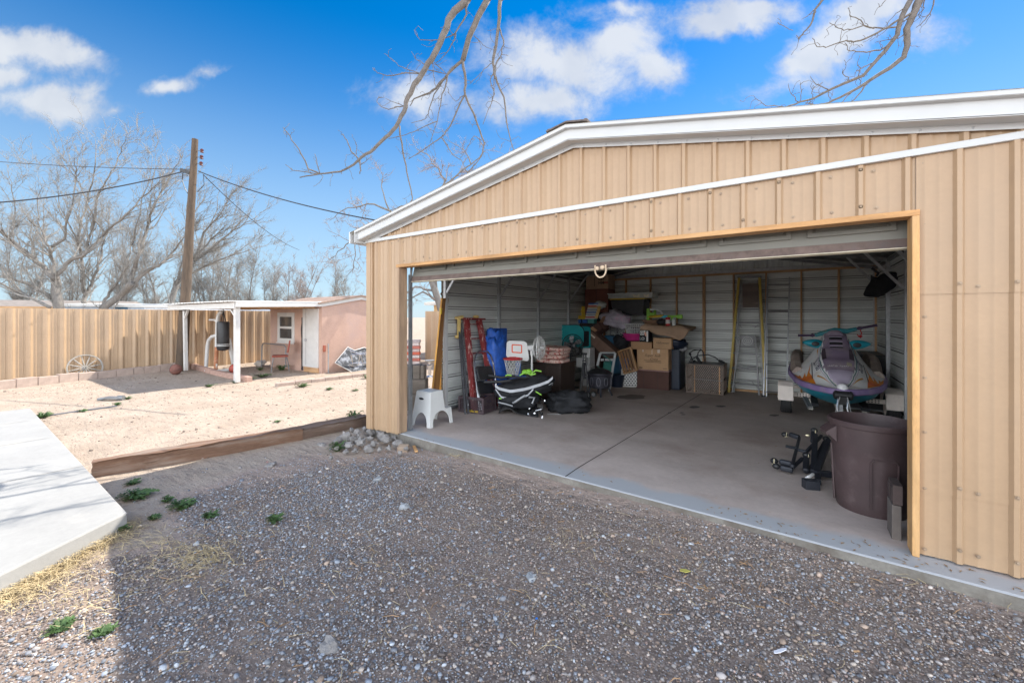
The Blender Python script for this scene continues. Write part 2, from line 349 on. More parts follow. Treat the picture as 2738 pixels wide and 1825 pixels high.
    ad=N.new('ShaderNodeMath'); ad.operation='ADD'; L.new(noi(26,6,.7),ad.inputs[0]); L.new(mr(noi(6,3,.6,(.6,1.5,1)),.3,.7,0,1.2),ad.inputs[1]); L.new(ad.outputs[0],bp.inputs['Height']); L.new(bp.outputs[0],b.inputs['Normal'])
    me.materials.append(m); o=bpy.data.objects.new('ground',me); C.objects.link(o); struct(o)
build_ground()
ICO=[(0,0,1)]+[(.894*math.cos(R(72*i)),.894*math.sin(R(72*i)),.447) for i in range(5)]+[(.894*math.cos(R(72*i+36)),.894*math.sin(R(72*i+36)),-.447) for i in range(5)]+[(0,0,-1)]
ICOF=[(0,1+i,1+(i+1)%5) for i in range(5)]+[(1+i,6+i,1+(i+1)%5) for i in range(5)]+[(1+(i+1)%5,6+i,6+(i+1)%5) for i in range(5)]+[(6+i,11,6+(i+1)%5) for i in range(5)]
def stones(name,x,y,z,r,col,label,seed,flat=.55,smooth=True):
    rg=np.random.default_rng(seed); n=len(x); B=np.array(ICO); K=len(B)
    P=B[None]*(1+rg.uniform(-.22,.22,(n,K,1)))
    P=P*np.stack([rg.uniform(.75,1.25,n),rg.uniform(.6,1.0,n),rg.uniform(flat-.15,flat+.2,n)],-1)[:,None,:]*r[:,None,None]
    tl=rg.normal(0,.35,(n,2)); 
    yy=P[:,:,1]*np.cos(tl[:,:1])-P[:,:,2]*np.sin(tl[:,:1]); zz=P[:,:,1]*np.sin(tl[:,:1])+P[:,:,2]*np.cos(tl[:,:1])
    a=rg.uniform(0,6.28,n)[:,None]; X=P[:,:,0]*np.cos(a)-yy*np.sin(a)+x[:,None]; Y=P[:,:,0]*np.sin(a)+yy*np.cos(a)+y[:,None]; Z=zz+z[:,None]
    me=bpy.data.meshes.new(name); me.vertices.add(n*K); me.vertices.foreach_set('co',np.stack([X,Y,Z],-1).ravel())
    Fc=(np.array(ICOF)[None]+np.arange(n)[:,None,None]*K).ravel(); nf=n*20
    me.loops.add(nf*3); me.loops.foreach_set('vertex_index',Fc); me.polygons.add(nf); me.polygons.foreach_set('loop_start',np.arange(nf)*3); me.polygons.foreach_set('loop_total',np.full(nf,3))
    me.polygons.foreach_set('use_smooth',np.full(nf,smooth))
    at=me.attributes.new('col','FLOAT_COLOR','POINT'); at.data.foreach_set('color',np.repeat(np.concatenate([col,np.ones((n,1))],1),K,0).ravel())
    me.update(calc_edges=True)
    me.materials.append(mat(name+'_stone',(1,1,1),.8,0,.1,60,vcol='col')); o=bpy.data.objects.new(name,me); C.objects.link(o); tag(o,label,'gravel',kind='stuff'); return o
def build_gravel():
    rg=np.random.default_rng(5); n=270000
    x=rg.uniform(-6.2,3.2,n); y=rg.uniform(-.6,3.62,n)
    g=gmask(x,y)
    front=3.61-(x+4.2)*.043
    keep=(rg.uniform(0,1,n)<(g*.93+.035)*(.55+.45*(g>.5))*(.5+.5*sst(fbm(x,y,.8,3,9),.36,.52)))&(y<front-.0)&~((y<1.0+(-x-4.2)*.02)&(x<-4.15))&~((y<.96)&(x<-4.2+(.96-y)*.65))
    xl=x+5.36-(y-2.4)*.1; keep&=xl>.12
    x,y=x[keep],y[keep]; n=len(x); r=.0031+rg.exponential(.0023,n); big=rg.uniform(0,1,n)<.004; r=np.where(big,r+rg.uniform(.003,.010,n),r); r=np.minimum(r,.022)
    z=gz(x,y)+r*.18+rg.uniform(0,.006,n)*gmask(x,y)
    pal=np.array([(.32,.285,.27),(.41,.37,.35),(.19,.155,.14),(.50,.425,.36),(.40,.30,.235),(.54,.48,.43),(.29,.215,.165),(.29,.30,.33),(.43,.31,.26)])
    pw=np.array([.2,.15,.13,.10,.15,.015,.14,.07,.05]); c=pal[rg.choice(len(pal),n,p=pw/pw.sum())]; bp_=np.array([(.33,.36,.41),(.22,.245,.29),(.43,.45,.48),(.27,.28,.31)]); isb=rg.uniform(0,1,n)<(.16+.42*sst(-x+.5*(1.6-y)+(fbm(x,y,.9,3,31)-.47)*3,.6,2.6))*(1-.8*(1-sst(x,-3.4,-2.6))*(1-sst(y,.9,1.3))); c=np.where(isb[:,None],bp_[rg.integers(0,4,n)],c)*rg.uniform(.5,1.28,(n,1))  # fewer blue stones in the sunlit corner; warm sunlight painted into stone colour
    stones('gravel',x,y,z,r,np.clip(c,0,.9),'loose grey and brown gravel covering the drive in front of the garage',7)
    # scattered pebbles and clods over the sandy yard
    n=5200; x=rg.uniform(-15.5,-5.6,n); y=rg.uniform(1.2,9,n); k=~((x<-11.3)&(y>6.6)); x,y=x[k],y[k]; n=len(x)
    r=.004+rg.exponential(.004,n); c=np.array([(.26,.2,.16)])*rg.uniform(.5,1.5,(n,1))
    stones('yard_pebbles',x,y,gz(x,y)+r*.2,np.minimum(r,.03),np.clip(c,0,1),'small brown pebbles and clods scattered over the pale dirt yard',8)
build_gravel()

# ---------------- concrete ----------------
def floor_mat():
    m=mat('garage_concrete',(.48,.405,.365),.75,0,.12,1.6,bump=.15,bscale=40,fine=.07,col2=(.36,.28,.24),c2s=1.1,c2t=(.45,.7))
    nt=m.node_tree; N=nt.nodes; L=nt.links; b=N['Principled BSDF']; src=b.inputs['Base Color'].links[0].from_socket
    tc=N.new('ShaderNodeTexCoord'); sp=N.new('ShaderNodeSeparateXYZ'); L.new(tc.outputs['Object'],sp.inputs[0])
    nn=N.new('ShaderNodeTexNoise'); nn.inputs['Scale'].default_value=3.5; nn.inputs['Detail'].default_value=7; L.new(tc.outputs['Object'],nn.inputs['Vector'])
    a=N.new('ShaderNodeMath'); a.operation='MULTIPLY_ADD'; L.new(nn.outputs['Fac'],a.inputs[0]); a.inputs[1].default_value=.35; L.new(sp.outputs['Y'],a.inputs[2])
    x=N.new('ShaderNodeMath'); x.operation='MULTIPLY_ADD'; L.new(sp.outputs['X'],x.inputs[0]); x.inputs[1].default_value=.045; L.new(a.outputs[0],x.inputs[2])
    mr=N.new('ShaderNodeMapRange'); mr.inputs[1].default_value=3.79; mr.inputs[2].default_value=3.89; L.new(x.outputs[0],mr.inputs[0])
    mx=N.new('ShaderNodeMix'); mx.data_type='RGBA'; L.new(mr.outputs[0],mx.inputs[0]); mx.inputs[6].default_value=(.38,.39,.405,1); L.new(src,mx.inputs[7]); L.new(mx.outputs[2],b.inputs['Base Color'])
    return m
m=M(); xs=[-4.95,-4.2,1.45,1.9]; fy=lambda x:3.61-(x+4.2)*.043
for i in range(1):
    P=[]; 
    def sl_(x): return [(x,fy(x),-.3),(x,fy(x),-.008),(x,fy(x)+.012,0),(x,3.78,0),(x,11.15,flo(11.15)),(x,11.15,-.5)]
    cs=[sl_(x) for x in (-4.92,-4.2,-3,-1.75,-.5,1.42)]; V=[p for c in cs for p in c]; n=6
    m.add(V,[(i*n+j,(i+1)*n+j,(i+1)*n+j+1,i*n+j+1) for i in range(5) for j in range(5)])
m.mi=[(1 if k%5==0 else 0) for k in range(len(m.f))]
T['edge']=mat('slab_edge',(.20,.185,.16),.9,0,.2,3,bump=.5,bscale=40,col2=(.13,.11,.09),c2s=4,c2t=(.45,.65),fine=.15)
fl=obj('garage_floor',m,[floor_mat(),T['edge']]); struct(fl)
m=M(); V=[]
for x in (1.42,3.4): V+=[(x,fy(x),-.3),(x,fy(x),-.008),(x,fy(x)+.012,0),(x,3.9,0)]
m.add(V,[(j,4+j,5+j,j+1) for j in range(3)]); m.mi=[1,0,0]; struct(obj('concrete_apron',m,[floor_mat(),T['edge']]))
a=F(1513,1272); b_=F(1856,1066)
jm=mat('joint_dirt',(.05,.04,.035),.95)
m=M(); w=.006; m.add([(a.x-w,3.51,.002),(a.x+w,3.51,.002),(a.x+w,3.78,.002),(a.x-w,3.78,.002),(b_.x+w,11,flo(11)+.002),(b_.x-w,11,flo(11)+.002)],[(0,1,2,3),(3,2,4,5)])
obj('control_joint',m,jm,fl)
rd=random.Random(4)
sm=mat('oil_stain',(.035,.03,.03),.5,0,.3,9); sm2=mat('old_stain',(.15,.125,.11),.7,0,.2,5)
for (u,v,ru,rv,mm) in ((1857,1088,15,3,0),(1927,1086,13,2.4,0),(1808,1117,20,3.6,1),(1690,1061,36,7,1),(2070,1110,14,3,1),(1790,1103,5,1.3,0),(1823,1103,6,1.2,0),(1827,1108,6,1.2,0),(2200,1190,14,3,1)):
    c=F(u,v); e=F(u+ru,v)-c; g=F(u,v+rv)-c; P=[]
    for k in range(22):
        t=k/22*6.283; q=1+rd.uniform(-.14,.14); p=c+e*math.cos(t)*q+g*math.sin(t)*q; P.append((p.x,p.y,flo(p.y)+.003))
    mm_=M(); mm_.add(P,[tuple(range(22))]); obj('oil_stain',mm_,(sm,sm2)[mm],fl)
m=M(); P=[(-4.22,.965),(-10.34,1.17),(-10.6,-5),(-1.5,-5),(-3.0,-.95)][::-1]
m.prism(P,.13+.14); pt=obj('concrete_patio',m,T['concrete'],loc=(0,0,-.26),bevel=.012); struct(pt)
jt=mat('patio_joint',(.36,.34,.31),.9)
m=M()
for xx in (-5.9,-7.6,-9.1): m.add([(xx,1.02,.0125),(xx+.012,1.02,.0125),(xx-.05,-5,.0125),(xx-.062,-5,.0125)],[(0,1,2,3)])
obj('patio_joint',m,jt,pt,loc=(0,0,.26))

T['seam']=mat('rib_slot_shade',(.10,.095,.085),.9)  # dark colour stands for shade in the rib slots of the inner walls
# ---------------- corrugated sheets ----------------
def prof(s0,s1,per,ph,h=.023,base=.052,top=.022,minor=.0035,slot=0):
    out=[(s0,None)]; k0=math.floor((s0-ph)/per)-1; k=k0; pts=[]
    while ph+k*per<s1+per:
        c=ph+k*per
        if slot: pts+=[(c-.026,0),(c-.0255,slot),(c-.0145,slot),(c-.014,.012),(c+.014,.012),(c+.0145,slot),(c+.0255,slot),(c+.026,0)]
        else: pts+=[(c-base/2,0),(c-top/2,h),(c+top/2,h),(c+base/2,0)]
        for mm in (.36,.64): q=c+per*mm; pts+=[(q-.011,0),(q-.005,minor),(q+.005,minor),(q+.011,0)]
        k+=1
    pts.sort()
    def val(s):
        for (a,da),(b,db) in zip(pts,pts[1:]):
            if a<=s<=b: return da+(db-da)*(s-a)/max(1e-9,b-a)
        return 0
    return [(s0,val(s0))]+[(s,d) for s,d in pts if s0+1e-4<s<s1-1e-4]+[(s1,val(s1))]
def sheet(m,s0,s1,t0,t1,place,per=.2286,ph=0,h=.023,off=0,cuts=(),**kw):
    pr=prof(s0,s1,per,ph,h,**kw)
    for c in cuts:
        pr=pr+[(c,np.interp(c,[a for a,b in pr],[b for a,b in pr]))]
    pr=sorted(set(pr)); V=[];n=len(pr)
    f0=t0 if callable(t0) else (lambda s:t0); f1=t1 if callable(t1) else (lambda s:t1)
    for s,d in pr: V+=[place(s,f0(s),d+off),place(s,f1(s),d+off)]
    m.add(V,[(2*i,2*i+1,2*i+3,2*i+2) for i in range(n-1)])
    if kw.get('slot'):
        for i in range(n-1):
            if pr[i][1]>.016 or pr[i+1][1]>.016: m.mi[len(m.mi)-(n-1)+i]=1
YF,YB,XL,XR,XP=3.61,11.05,-4.85,1.35,-1.75
SLP=.19
rz=lambda x,z0=3.12: z0-SLP*abs(x-XP)
gar=thing('garage','large tan ribbed steel garage with white trim and its wide door rolled up','garage',(XP,YF,0))
def GP(name,m,mt,parent=None,**k):
    o=obj(name,m,mt,**k)
    o.parent=parent or gar
    if parent is None: o.location=Vector(o.location)-Vector((XP,YF,0))
    return o
PH=-4.45
fp=lambda y0: (lambda s,z,d:(s,y0-d,z))
m=M(); sheet(m,XL+.1,-4.235,-.02,2.53,fp(YF),ph=PH)
GP('front_panel',m,T['tan'],smooth=True)
m=M(); sheet(m,-4.235,.62,2.165,2.53,fp(YF),ph=PH); GP('front_panel',m,T['tan'],smooth=True)
m=M(); sheet(m,.62,XR,.41,1.66,fp(YF-.004),ph=PH); sheet(m,.62,XR,1.64,2.53,fp(YF-.009),ph=PH); sheet(m,.62,XR,.012,.43,fp(YF+.001),ph=PH); GP('front_panel',m,T['tan'],smooth=True)
m=M(); sheet(m,XL,XR,2.53,lambda s:rz(s,3.15),fp(YF+.006),ph=PH+.03,cuts=(XP,)); GP('gable_panel',m,T['tan'],smooth=True)
# inner face of the front wall
m=M(); m.box(XL+.05,-4.26,YF+.03,YF+.034,0,2.5); m.box(.64,XR-.05,YF+.03,YF+.034,0,2.5); m.box(-4.26,.64,YF+.03,YF+.034,2.18,2.5); GP('inner_sheet',m,T['tan_in'])
# side and back walls: horizontal ribs
wl=lambda x0,sg:(lambda s,t,d:(x0+sg*d,t,s))
for (x0,sg,a,name) in ((XL,-1,5.02,'left_wall'),(XR,1,YF,'right_wall')):
    m=M(); sheet(m,-.3,2.55,a,YB,wl(x0,sg),ph=.05)
    if name=='left_wall': sheet(m,2.36,2.55,YF,5.02,wl(x0,sg),ph=.05); 
    w=GP(name,m,T['tan'],smooth=True)
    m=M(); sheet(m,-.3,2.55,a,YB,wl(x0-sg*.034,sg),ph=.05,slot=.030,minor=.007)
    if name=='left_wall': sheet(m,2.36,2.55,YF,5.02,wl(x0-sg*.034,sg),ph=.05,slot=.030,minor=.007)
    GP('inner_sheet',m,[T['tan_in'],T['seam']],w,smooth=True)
bw=lambda y0,sg:(lambda s,t,d:(t,y0+sg*d,s))
m=M(); sheet(m,-.3,2.58,XL,XR,bw(YB,1),ph=.03); 
V=lambda y0:(lambda s,z,d:(s,y0+d,z))
sheet(m,XL,XR,2.57,lambda s:rz(s,3.25),V(YB),ph=PH,cuts=(XP,)); w=GP('back_wall',m,T['tan'],smooth=True)
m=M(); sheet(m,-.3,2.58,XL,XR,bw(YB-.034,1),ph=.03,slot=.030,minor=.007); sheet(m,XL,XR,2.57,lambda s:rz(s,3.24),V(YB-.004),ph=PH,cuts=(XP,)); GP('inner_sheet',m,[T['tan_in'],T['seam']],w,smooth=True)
# corner trims
m=M()
m.box(XL-.022,XL+.10,YF-.026,YF-.022,-.03,2.53); m.box(XL-.026,XL-.022,YF-.026,YF+.12,-.03,2.53); m.box(XL+.10,XL+.104,YF-.026,YF+.0,-.03,2.53); m.box(XL+.035,XL+.075,YF-.034,YF-.026,-.03,2.53)
GP('corner_trim',m,T['tan'],bevel=.002)
m=M(); m.box(XR-.1,XR+.022,YF-.026,YF-.022,.0,2.53); m.box(XR+.022,XR+.026,YF-.026,YF+.12,.0,2.53); GP('corner_trim',m,T['tan'])
# white band
m=M(); m.box(XL-.03,XR+.03,YF-.036,YF+.004,2.508,2.552); GP('trim_band',m,T['white_trim'],bevel=.004)
for x in (XL,XR): m=M(); m.box(x-.03,x+.03,YB-.01,YB+.03,-.3,2.7); m.box(min(x,x+.03*(1 if x>0 else -1)),max(x,x+.03*(1 if x>0 else -1)),YF,YB-.012,2.5,2.60); GP('rear_trim',m,T['tan'])
# rake trims
for sg in (-1,1):
    m=M(); xe=XP+sg*3.17; ze=lambda x,z:z-SLP*abs(x-XP)
    def strip(y0,z0,y1,z1,t=.004):
        V=[]
        for x in (XP,xe):
            for (y,z) in ((y0,z0),(y1,z1)): V.append((x,y,ze(x,z)))
        nrm=Vector((0,z1-z0,-(y1-y0))).normalized()*t; V+=[tuple(Vector(p)+nrm) for p in V]
        m.add(V,[(0,1,3,2),(4,6,7,5),(0,4,5,1),(1,5,7,3),(3,7,6,2),(2,6,4,0)])
    strip(3.47,3.24,3.475,3.143); strip(3.475,3.14,3.592,3.14); strip(3.589,3.142,3.589,3.10); strip(3.43,3.262,3.43,3.235); strip(3.43,3.236,3.47,3.232)
    m.box(xe-.004,xe+.004,3.43,3.6,ze(xe,3.10),ze(xe,3.24))
    GP('rake_trim',m,T['white_trim'])
# screws
m=M()
def screw(x,y,z,r=.008): m.ell((x,y,z),(r,r*.7,r),8,4); m.cyl((x,y+.004,z),(x,y+.001,z),r*1.5,n=8)
k=0; x=-4.45
while x<XR:
    screw(x+.075+.01*math.sin(k*5),YF-.006,2.46); 
    if x>-4.3 and x<.55: screw(x+.08+.01*math.sin(k*3),YF-.006,2.215)
    if k%2: screw(x,YF-.024,2.475)
    if k%3==0 and -4.3<x<.55: screw(x,YF-.024,2.23)
    if x>.64:
        for zz in (1.68,.45,.08): screw(x+.08,YF-.015,zz); screw(x,YF-.037,zz+.02)
    x+=.2286; k+=1
for z in (.05,.43,.78,1.12,1.5,1.85,2.08): screw(.66,YF-.008,z)
for z in (.15,.9,1.6): screw(XL+.11,YF-.03,z,.006)
GP('screws',m,mat('screw_head',(.34,.25,.17),.5,.3),smooth=True)
m=M(); x=XP
for sg in (-1,1):
    for i in range(13): xx=XP+sg*(.1+i*.2286); m.ell((xx,3.586,rz(xx,3.118)),(.008,.006,.008),8,4)
m.ell((XL+.02,YF-.04,2.528),(.008,.006,.008),8,4)
GP('screws',m,T['galv'],smooth=True)
# wooden door frame
m=M(); m.box(-4.262,.635,3.582,3.715,2.134,2.172); GP('header_board',m,T['pine_x'],bevel=.003)
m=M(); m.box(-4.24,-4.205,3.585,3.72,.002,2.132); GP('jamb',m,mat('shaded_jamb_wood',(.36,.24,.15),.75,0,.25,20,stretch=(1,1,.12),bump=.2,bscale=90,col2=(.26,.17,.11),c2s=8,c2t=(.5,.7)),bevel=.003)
m=M(); m.box(.597,.632,3.57,3.715,.002,2.132); GP('jamb',m,T['pine_z'],bevel=.004)
# roof
def rp(x_sg,z0,yo=0): 
    return lambda s,t,d:(t,s,z0-SLP*abs(t-XP)+d)
for sg in (-1,1):
    xe=XP+sg*3.27; m=M(); sheet(m,3.42,YB+.15,min(XP,xe),max(XP,xe),rp(sg,3.262),ph=.1); rf=GP('roof',m,T['roofm'],smooth=True)
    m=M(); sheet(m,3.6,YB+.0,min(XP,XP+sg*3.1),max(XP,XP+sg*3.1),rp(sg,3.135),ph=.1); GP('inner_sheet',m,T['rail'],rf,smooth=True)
for x0_,x1_,x2_,x3_ in ((XL-.19,XL-.16,XL-.19,XL-.02),(XR+.16,XR+.19,XR+.02,XR+.19)): m=M(); m.box(x0_,x1_,3.43,YB+.1,2.50,2.655); m.box(x2_,x3_,3.6,YB+.1,2.498,2.502); GP('eave_trim',m,T['white_trim'])
m=M()
for sg in (-1,1):
    m.cb((XP+sg*.105,3.56,3.270),(.212,.26,.016),ry=sg*math.atan(SLP))
    m.cb((XP+sg*.19,3.55,3.262),(.03,.22,.022),ry=sg*math.atan(SLP))
GP('ridge_cap',m,mat('shingle',(.13,.105,.095),.9,0,.3,20,bump=.4),bevel=.003)
# inner frame
POSTY=[5.06,6.56,8.06,9.56]
for sg,xw in ((1,XL+.055),(-1,XR-.055)):
    for i,y in enumerate(POSTY+[3.75,10.98]):
        if sg==1 and y==3.75: continue
        m=M(); m.box(xw-.03,xw+.03,y-.03,y+.03,flo(y),2.5)
        p=GP('frame_post',m,T['white_trim'] if (i==0 and sg==1) else T['galv'],bevel=.004)
    for y in POSTY:
        m=M(); zt=lambda x: 3.07-SLP*abs(x-XP)
        x1=xw+sg*.55; m.bar((xw+sg*.035,y,1.90),(x1,y,zt(x1)-.03),.035,.035,up=(0,1,0)); GP('brace',m,T['white_trim'] if (y<5.1 and sg==1) else T['galv'])
m=M()
for y in POSTY+[3.75,10.96]:
    for sg in (-1,1):
        xe=XP+sg*3.07; m.bar((XP,y,3.06),(xe,y,3.06-SLP*3.07),.055,.055)
GP('rafters',m,T['rail'])
m=M()
for sg in (-1,1): m.bar((XP+sg*1.5,3.75,2.81),(XP+sg*1.5,10.96,2.81),.06,.02)
m.bar((XL+.05,5.06,2.47),(XL+.05,10.96,2.47),.05,.05); m.bar((XR-.05,3.75,2.47),(XR-.05,10.96,2.47),.05,.05); m.bar((XL+.05,5.0,-.02),(XL+.05,10.9,-.2),.05,.05); m.bar((XR-.05,3.75,.02),(XR-.05,10.9,-.18),.05,.05)
GP('rails',m,T['rail'])
m=M(); m.box(XL+.03,XR-.03,YB-.07,YB-.012,2.535,2.60); GP('back_rail',m,T['galv'])
m=M(); m.box(XL+.1,XR-.03,YB-.115,YB-.03,2.485,2.53); GP('top_plate',m,T['stud_x'],bevel=.003)
m=M(); m.box(XL+.1,XR-.03,YB-.115,YB-.03,flo(11)+.005,flo(11)+.045); GP('bottom_plate',m,T['stud_x'],bevel=.003)
for i,x in enumerate([-4.41,-3.79,-3.14,-2.49,-1.86,-1.22,-.57,.08,.72,1.30]):
    m=M(); w=.035 if i!=4 else .06; m.box(x-w/2,x+w/2,YB-.115,YB-.03,flo(11)+.045,2.484); GP('stud',m,T['stud'],bevel=.003)
# overhead door, rolled up
dm=mat('door_steel',(.20,.195,.17),.45,0,.06,3,col2=(.24,.22,.19),c2s=3,c2t=(.6,.8))
od=GP('overhead_door',M().box(-4.17,.575,4.96,5.48,2.50,2.54),dm,bevel=.003)
def section(y0,z0,y1,z1,x0=-4.17,x1=.655,seal=False):
    d=Vector((0,y1-y0,z1-z0)); l=d.length; d.normalize(); nrm=Vector((0,d.z,-d.y)) # outward/down
    if d.z>.5: nrm=Vector((0,-d.z,d.y))
    elif nrm.z>0: nrm=-nrm
    mx=Matrix((Vector((1,0,0)),d,-nrm)).transposed().to_4x4(); mx.translation=(0,y0,z0)
    m=M(); m.box(x0,x1,.004,l-.004,0,.04,mx)
    n=8; w=(x1-x0-.1)/n
    for k in range(n):
        a=x0+.05+k*w+.05; b=a+w-.10; c0=.062; c1=l-.09
        for (p,q,r_,s_) in ((a,b,c0,c0+.03),(a,b,c1-.03,c1),(a,a+.03,c0+.03,c1-.03),(b-.03,b,c0+.03,c1-.03)): m.box(p,q,r_,s_,-.02,.001,mx)
        m.box(a+.05,b-.05,c0+.05,c1-.05,-.015,.001,mx)
    o=GP('door_section',m,dm,od,bevel=.0015)
    return mx
mx=section(3.775,2.02,3.89,2.44); section(3.92,2.45,4.42,2.49); section(4.43,2.49,4.95,2.495)
m=M(); m.box(-4.17,.655,-.062,.002,-.003,.042,mx); GP('bottom_rail',m,mat('rusty_bottom_rail',(.14,.10,.085),.75,0,.35,12,col2=(.08,.07,.07),c2s=6),od)
m=M(); m.box(-4.17,.655,-.069,-.063,-.006,.03,mx); GP('weather_seal',m,mat('seal_strip',(.62,.56,.42),.6),od)
m=M(); m.box(-4.17,.575,5.49,6.4,2.50,2.54); GP('door_section',m,dm,od)
for x in (-4.195,.69):
    m=M(); m.box(x-.012,x+.012,3.74,3.79,.02,2.05); m.tube([(x,3.77,2.0),(x,3.79,2.2),(x,3.87,2.4),(x,4.0,2.5),(x,4.3,2.54),(x,6.8,2.55)],.017,6); GP('door_track',m,T['rail'])
hp=atY(1608,716,3.75)
m=M(); pts=[(hp.x-.055,3.73,1.99)]+[(hp.x+.055*math.sin(-1.4+t*2.8),3.73,1.945-.06*math.cos(-1.4+t*2.8)*1.2) for t in [i/9 for i in range(10)]]+[(hp.x+.05,3.73,1.99)]
m.tube(pts,.0075,8); m.ell((hp.x-.03,3.72,1.96),(.02,.015,.02),8,5); m.ell((hp.x+.02,3.72,1.965),(.025,.015,.02),8,5)
GP('pull_rope',m,mat('rope',(.6,.47,.33),.8,0,.2,60,bump=.5,bscale=200),smooth=True)
# dark door hardware under the roof
m=M(); m.box(-4.1,-3.85,6.35,6.6,2.30,2.36); m.box(.15,.35,5.2,5.35,2.2,2.5); GP('door_hardware',m,T['rail'])

# ---------------- fence ----------------
FX=-15.94
def fence(name,label,pl,s0,s1,h0,h1,ph=0,posts=True,flip=1):
    t=thing(name,label,'fence',pl(s0,h0,0))
    B=Vector(pl(s0,h0,0))
    m=M(); sheet(m,s0,s1,h0,h1,lambda s,z,d:tuple(Vector(pl(s,z,d))-B),per=.29,ph=ph,h=.036,base=.12,top=.03,minor=.005)
    obj('fence_panel',m,T['fence'],t,smooth=True)
    m=M(); sheet(m,s0,s1,h0,h1,lambda s,z,d:tuple(Vector(pl(s,z,d-.012))-B),per=.29,ph=ph,h=.032,base=.11,top=.03,minor=.005)
    obj('back_panel',m,T['fence'],t,smooth=True)
    s=s0+.3
    while posts and s<s1:
        m=M(); a=Vector(pl(s-.03,h0,-.08))-B; b=Vector(pl(s+.03,h1-.1,-.02))-B
        m.box(min(a.x,b.x),max(a.x,b.x),min(a.y,b.y),max(a.y,b.y),min(a.z,b.z),max(a.z,b.z)); obj('fence_post',m,T['galv'],t); s+=2.4
    return t
fence('metal_fence','long tan ribbed metal fence behind the wagon wheel and the porch',lambda s,z,d:(FX+d,s,z),-7.5,10.4,-.15,1.715,ph=.05)
fence('metal_fence','tan ribbed metal fence seen through the side opening of the garage',lambda s,z,d:(s,10.6-d,z),-11.0,-5.3,-.15,1.70)
ordn=['first','second','third','fourth','fifth','sixth','seventh','eighth','ninth','tenth','eleventh','twelfth','thirteenth','fourteenth','fifteenth']
# ---------------- shed with porch ----------------
SX,SY=-11.2,6.75
sh=thing('stucco_shed','low pink stucco shed with white door, small window and flat white porch roof on posts','shed',(SX,SY,G))
def SPp(name,m,mt,parent=None,**k):
    o=obj(name,m,mt,**k); o.parent=parent or sh
    if parent is None: o.location=Vector(o.location)-Vector((SX,SY,G))
    return o
m=M(); m.box(-14.16,SX-.151,SY,SY+.15,-.3,1.80); m.box(-14.16,-14.01,SY+.151,9.16,-.3,1.8)
m.add([(SX,SY,-.3),(SX,9.32,-.3),(SX,9.32,1.80),(SX,8.03,2.04),(SX,SY+.0,1.80),(SX-.15,SY,-.3),(SX-.15,9.32,-.3),(SX-.15,9.32,1.80),(SX-.15,8.03,2.04),(SX-.15,SY,1.80)],[(0,1,2,3,4),(9,8,7,6,5),(1,6,7,2),(2,7,8,3),(3,8,9,4),(0,4,9,5)])
m.box(-14.16,-11.36,9.17,9.32,-.3,1.8)
SPp('wall',m,T['stucco'])
m=M()
for (y0,z0,y1,z1) in ((6.6,1.90,8.03,2.17),(8.03,2.17,9.45,1.90)):
    m.add([(-14.3,y0,z0),(SX+.1,y0,z0),(SX+.1,y1,z1),(-14.3,y1,z1),(-14.3,y0,z0-.04),(SX+.1,y0,z0-.04),(SX+.1,y1,z1-.04),(-14.3,y1,z1-.04)],[(0,1,2,3),(7,6,5,4),(0,4,5,1),(1,5,6,2),(2,6,7,3),(3,7,4,0)])
SPp('roof',m,mat('brown_shingles',(.30,.20,.15),.9,0,.25,12,bump=.4,col2=(.4,.3,.24),c2s=5))
m=M(); X0=SX+.02; pts=[(4.52,1.735),(6.75,1.79),(8.03,2.035),(9.4,1.79)]
for (a,b) in zip(pts,pts[1:]):
    m.add([(X0,a[0],a[1]),(X0+.035,a[0],a[1]),(X0+.035,b[0],b[1]),(X0,b[0],b[1]),(X0,a[0],a[1]+.13),(X0+.035,a[0],a[1]+.13),(X0+.035,b[0],b[1]+.13),(X0,b[0],b[1]+.13)],[(3,2,1,0),(4,5,6,7),(0,1,5,4),(1,2,6,5),(2,3,7,6),(3,0,4,7)])
SPp('fascia',m,T['whitepaint'])
m=M(); sheet(m,-15.75,SX+.06,4.36,6.75,lambda s,t,d:(s,t,1.865+(t-4.36)*.018+d),per=.2286,h=.02); SPp('porch_roof',m,T['whitepaint'],solid=.004)
bl=atY(449,824,4.52).x
m=M(); m.box(-15.7,SX+.0,4.50,4.54,1.70,1.845); SPp('beam',m,T['whitepaint'],bevel=.004)
m=M()
for x in np.linspace(-15.5,-11.5,7): m.box(x-.02,x+.02,4.56,6.74,1.74,1.85)
SPp('rafters',m,T['stud'])
p1=atZ(646,1010,-.05)
m=M(); m.box(-11.36,-11.25,4.55,4.66,-.1,1.735); SPp('porch_post',m,T['whitepaint'],bevel=.005)
q2=atY(500,900,4.7)
m=M(); m.cb((q2.x,4.66,.80),(.085,.085,1.75),rz=.1,ry=-.03); SPp('porch_post',m,T['whitepaint'],bevel=.005)
m=M(); m.bar((-11.36,4.6,1.5),(-11.65,4.6,1.72),.05,.04); SPp('knee_brace',m,T['whitepaint'])
m=M(); m.bar((q2.x+.05,4.64,1.46),(q2.x+.28,4.64,1.7),.05,.04); SPp('knee_brace',m,T['whitepaint'])
m=M(); m.box(-11.235,-11.20,4.52,4.545,1.28,1.42); SPp('light_box',m,T['whitepaint'],bevel=.006)
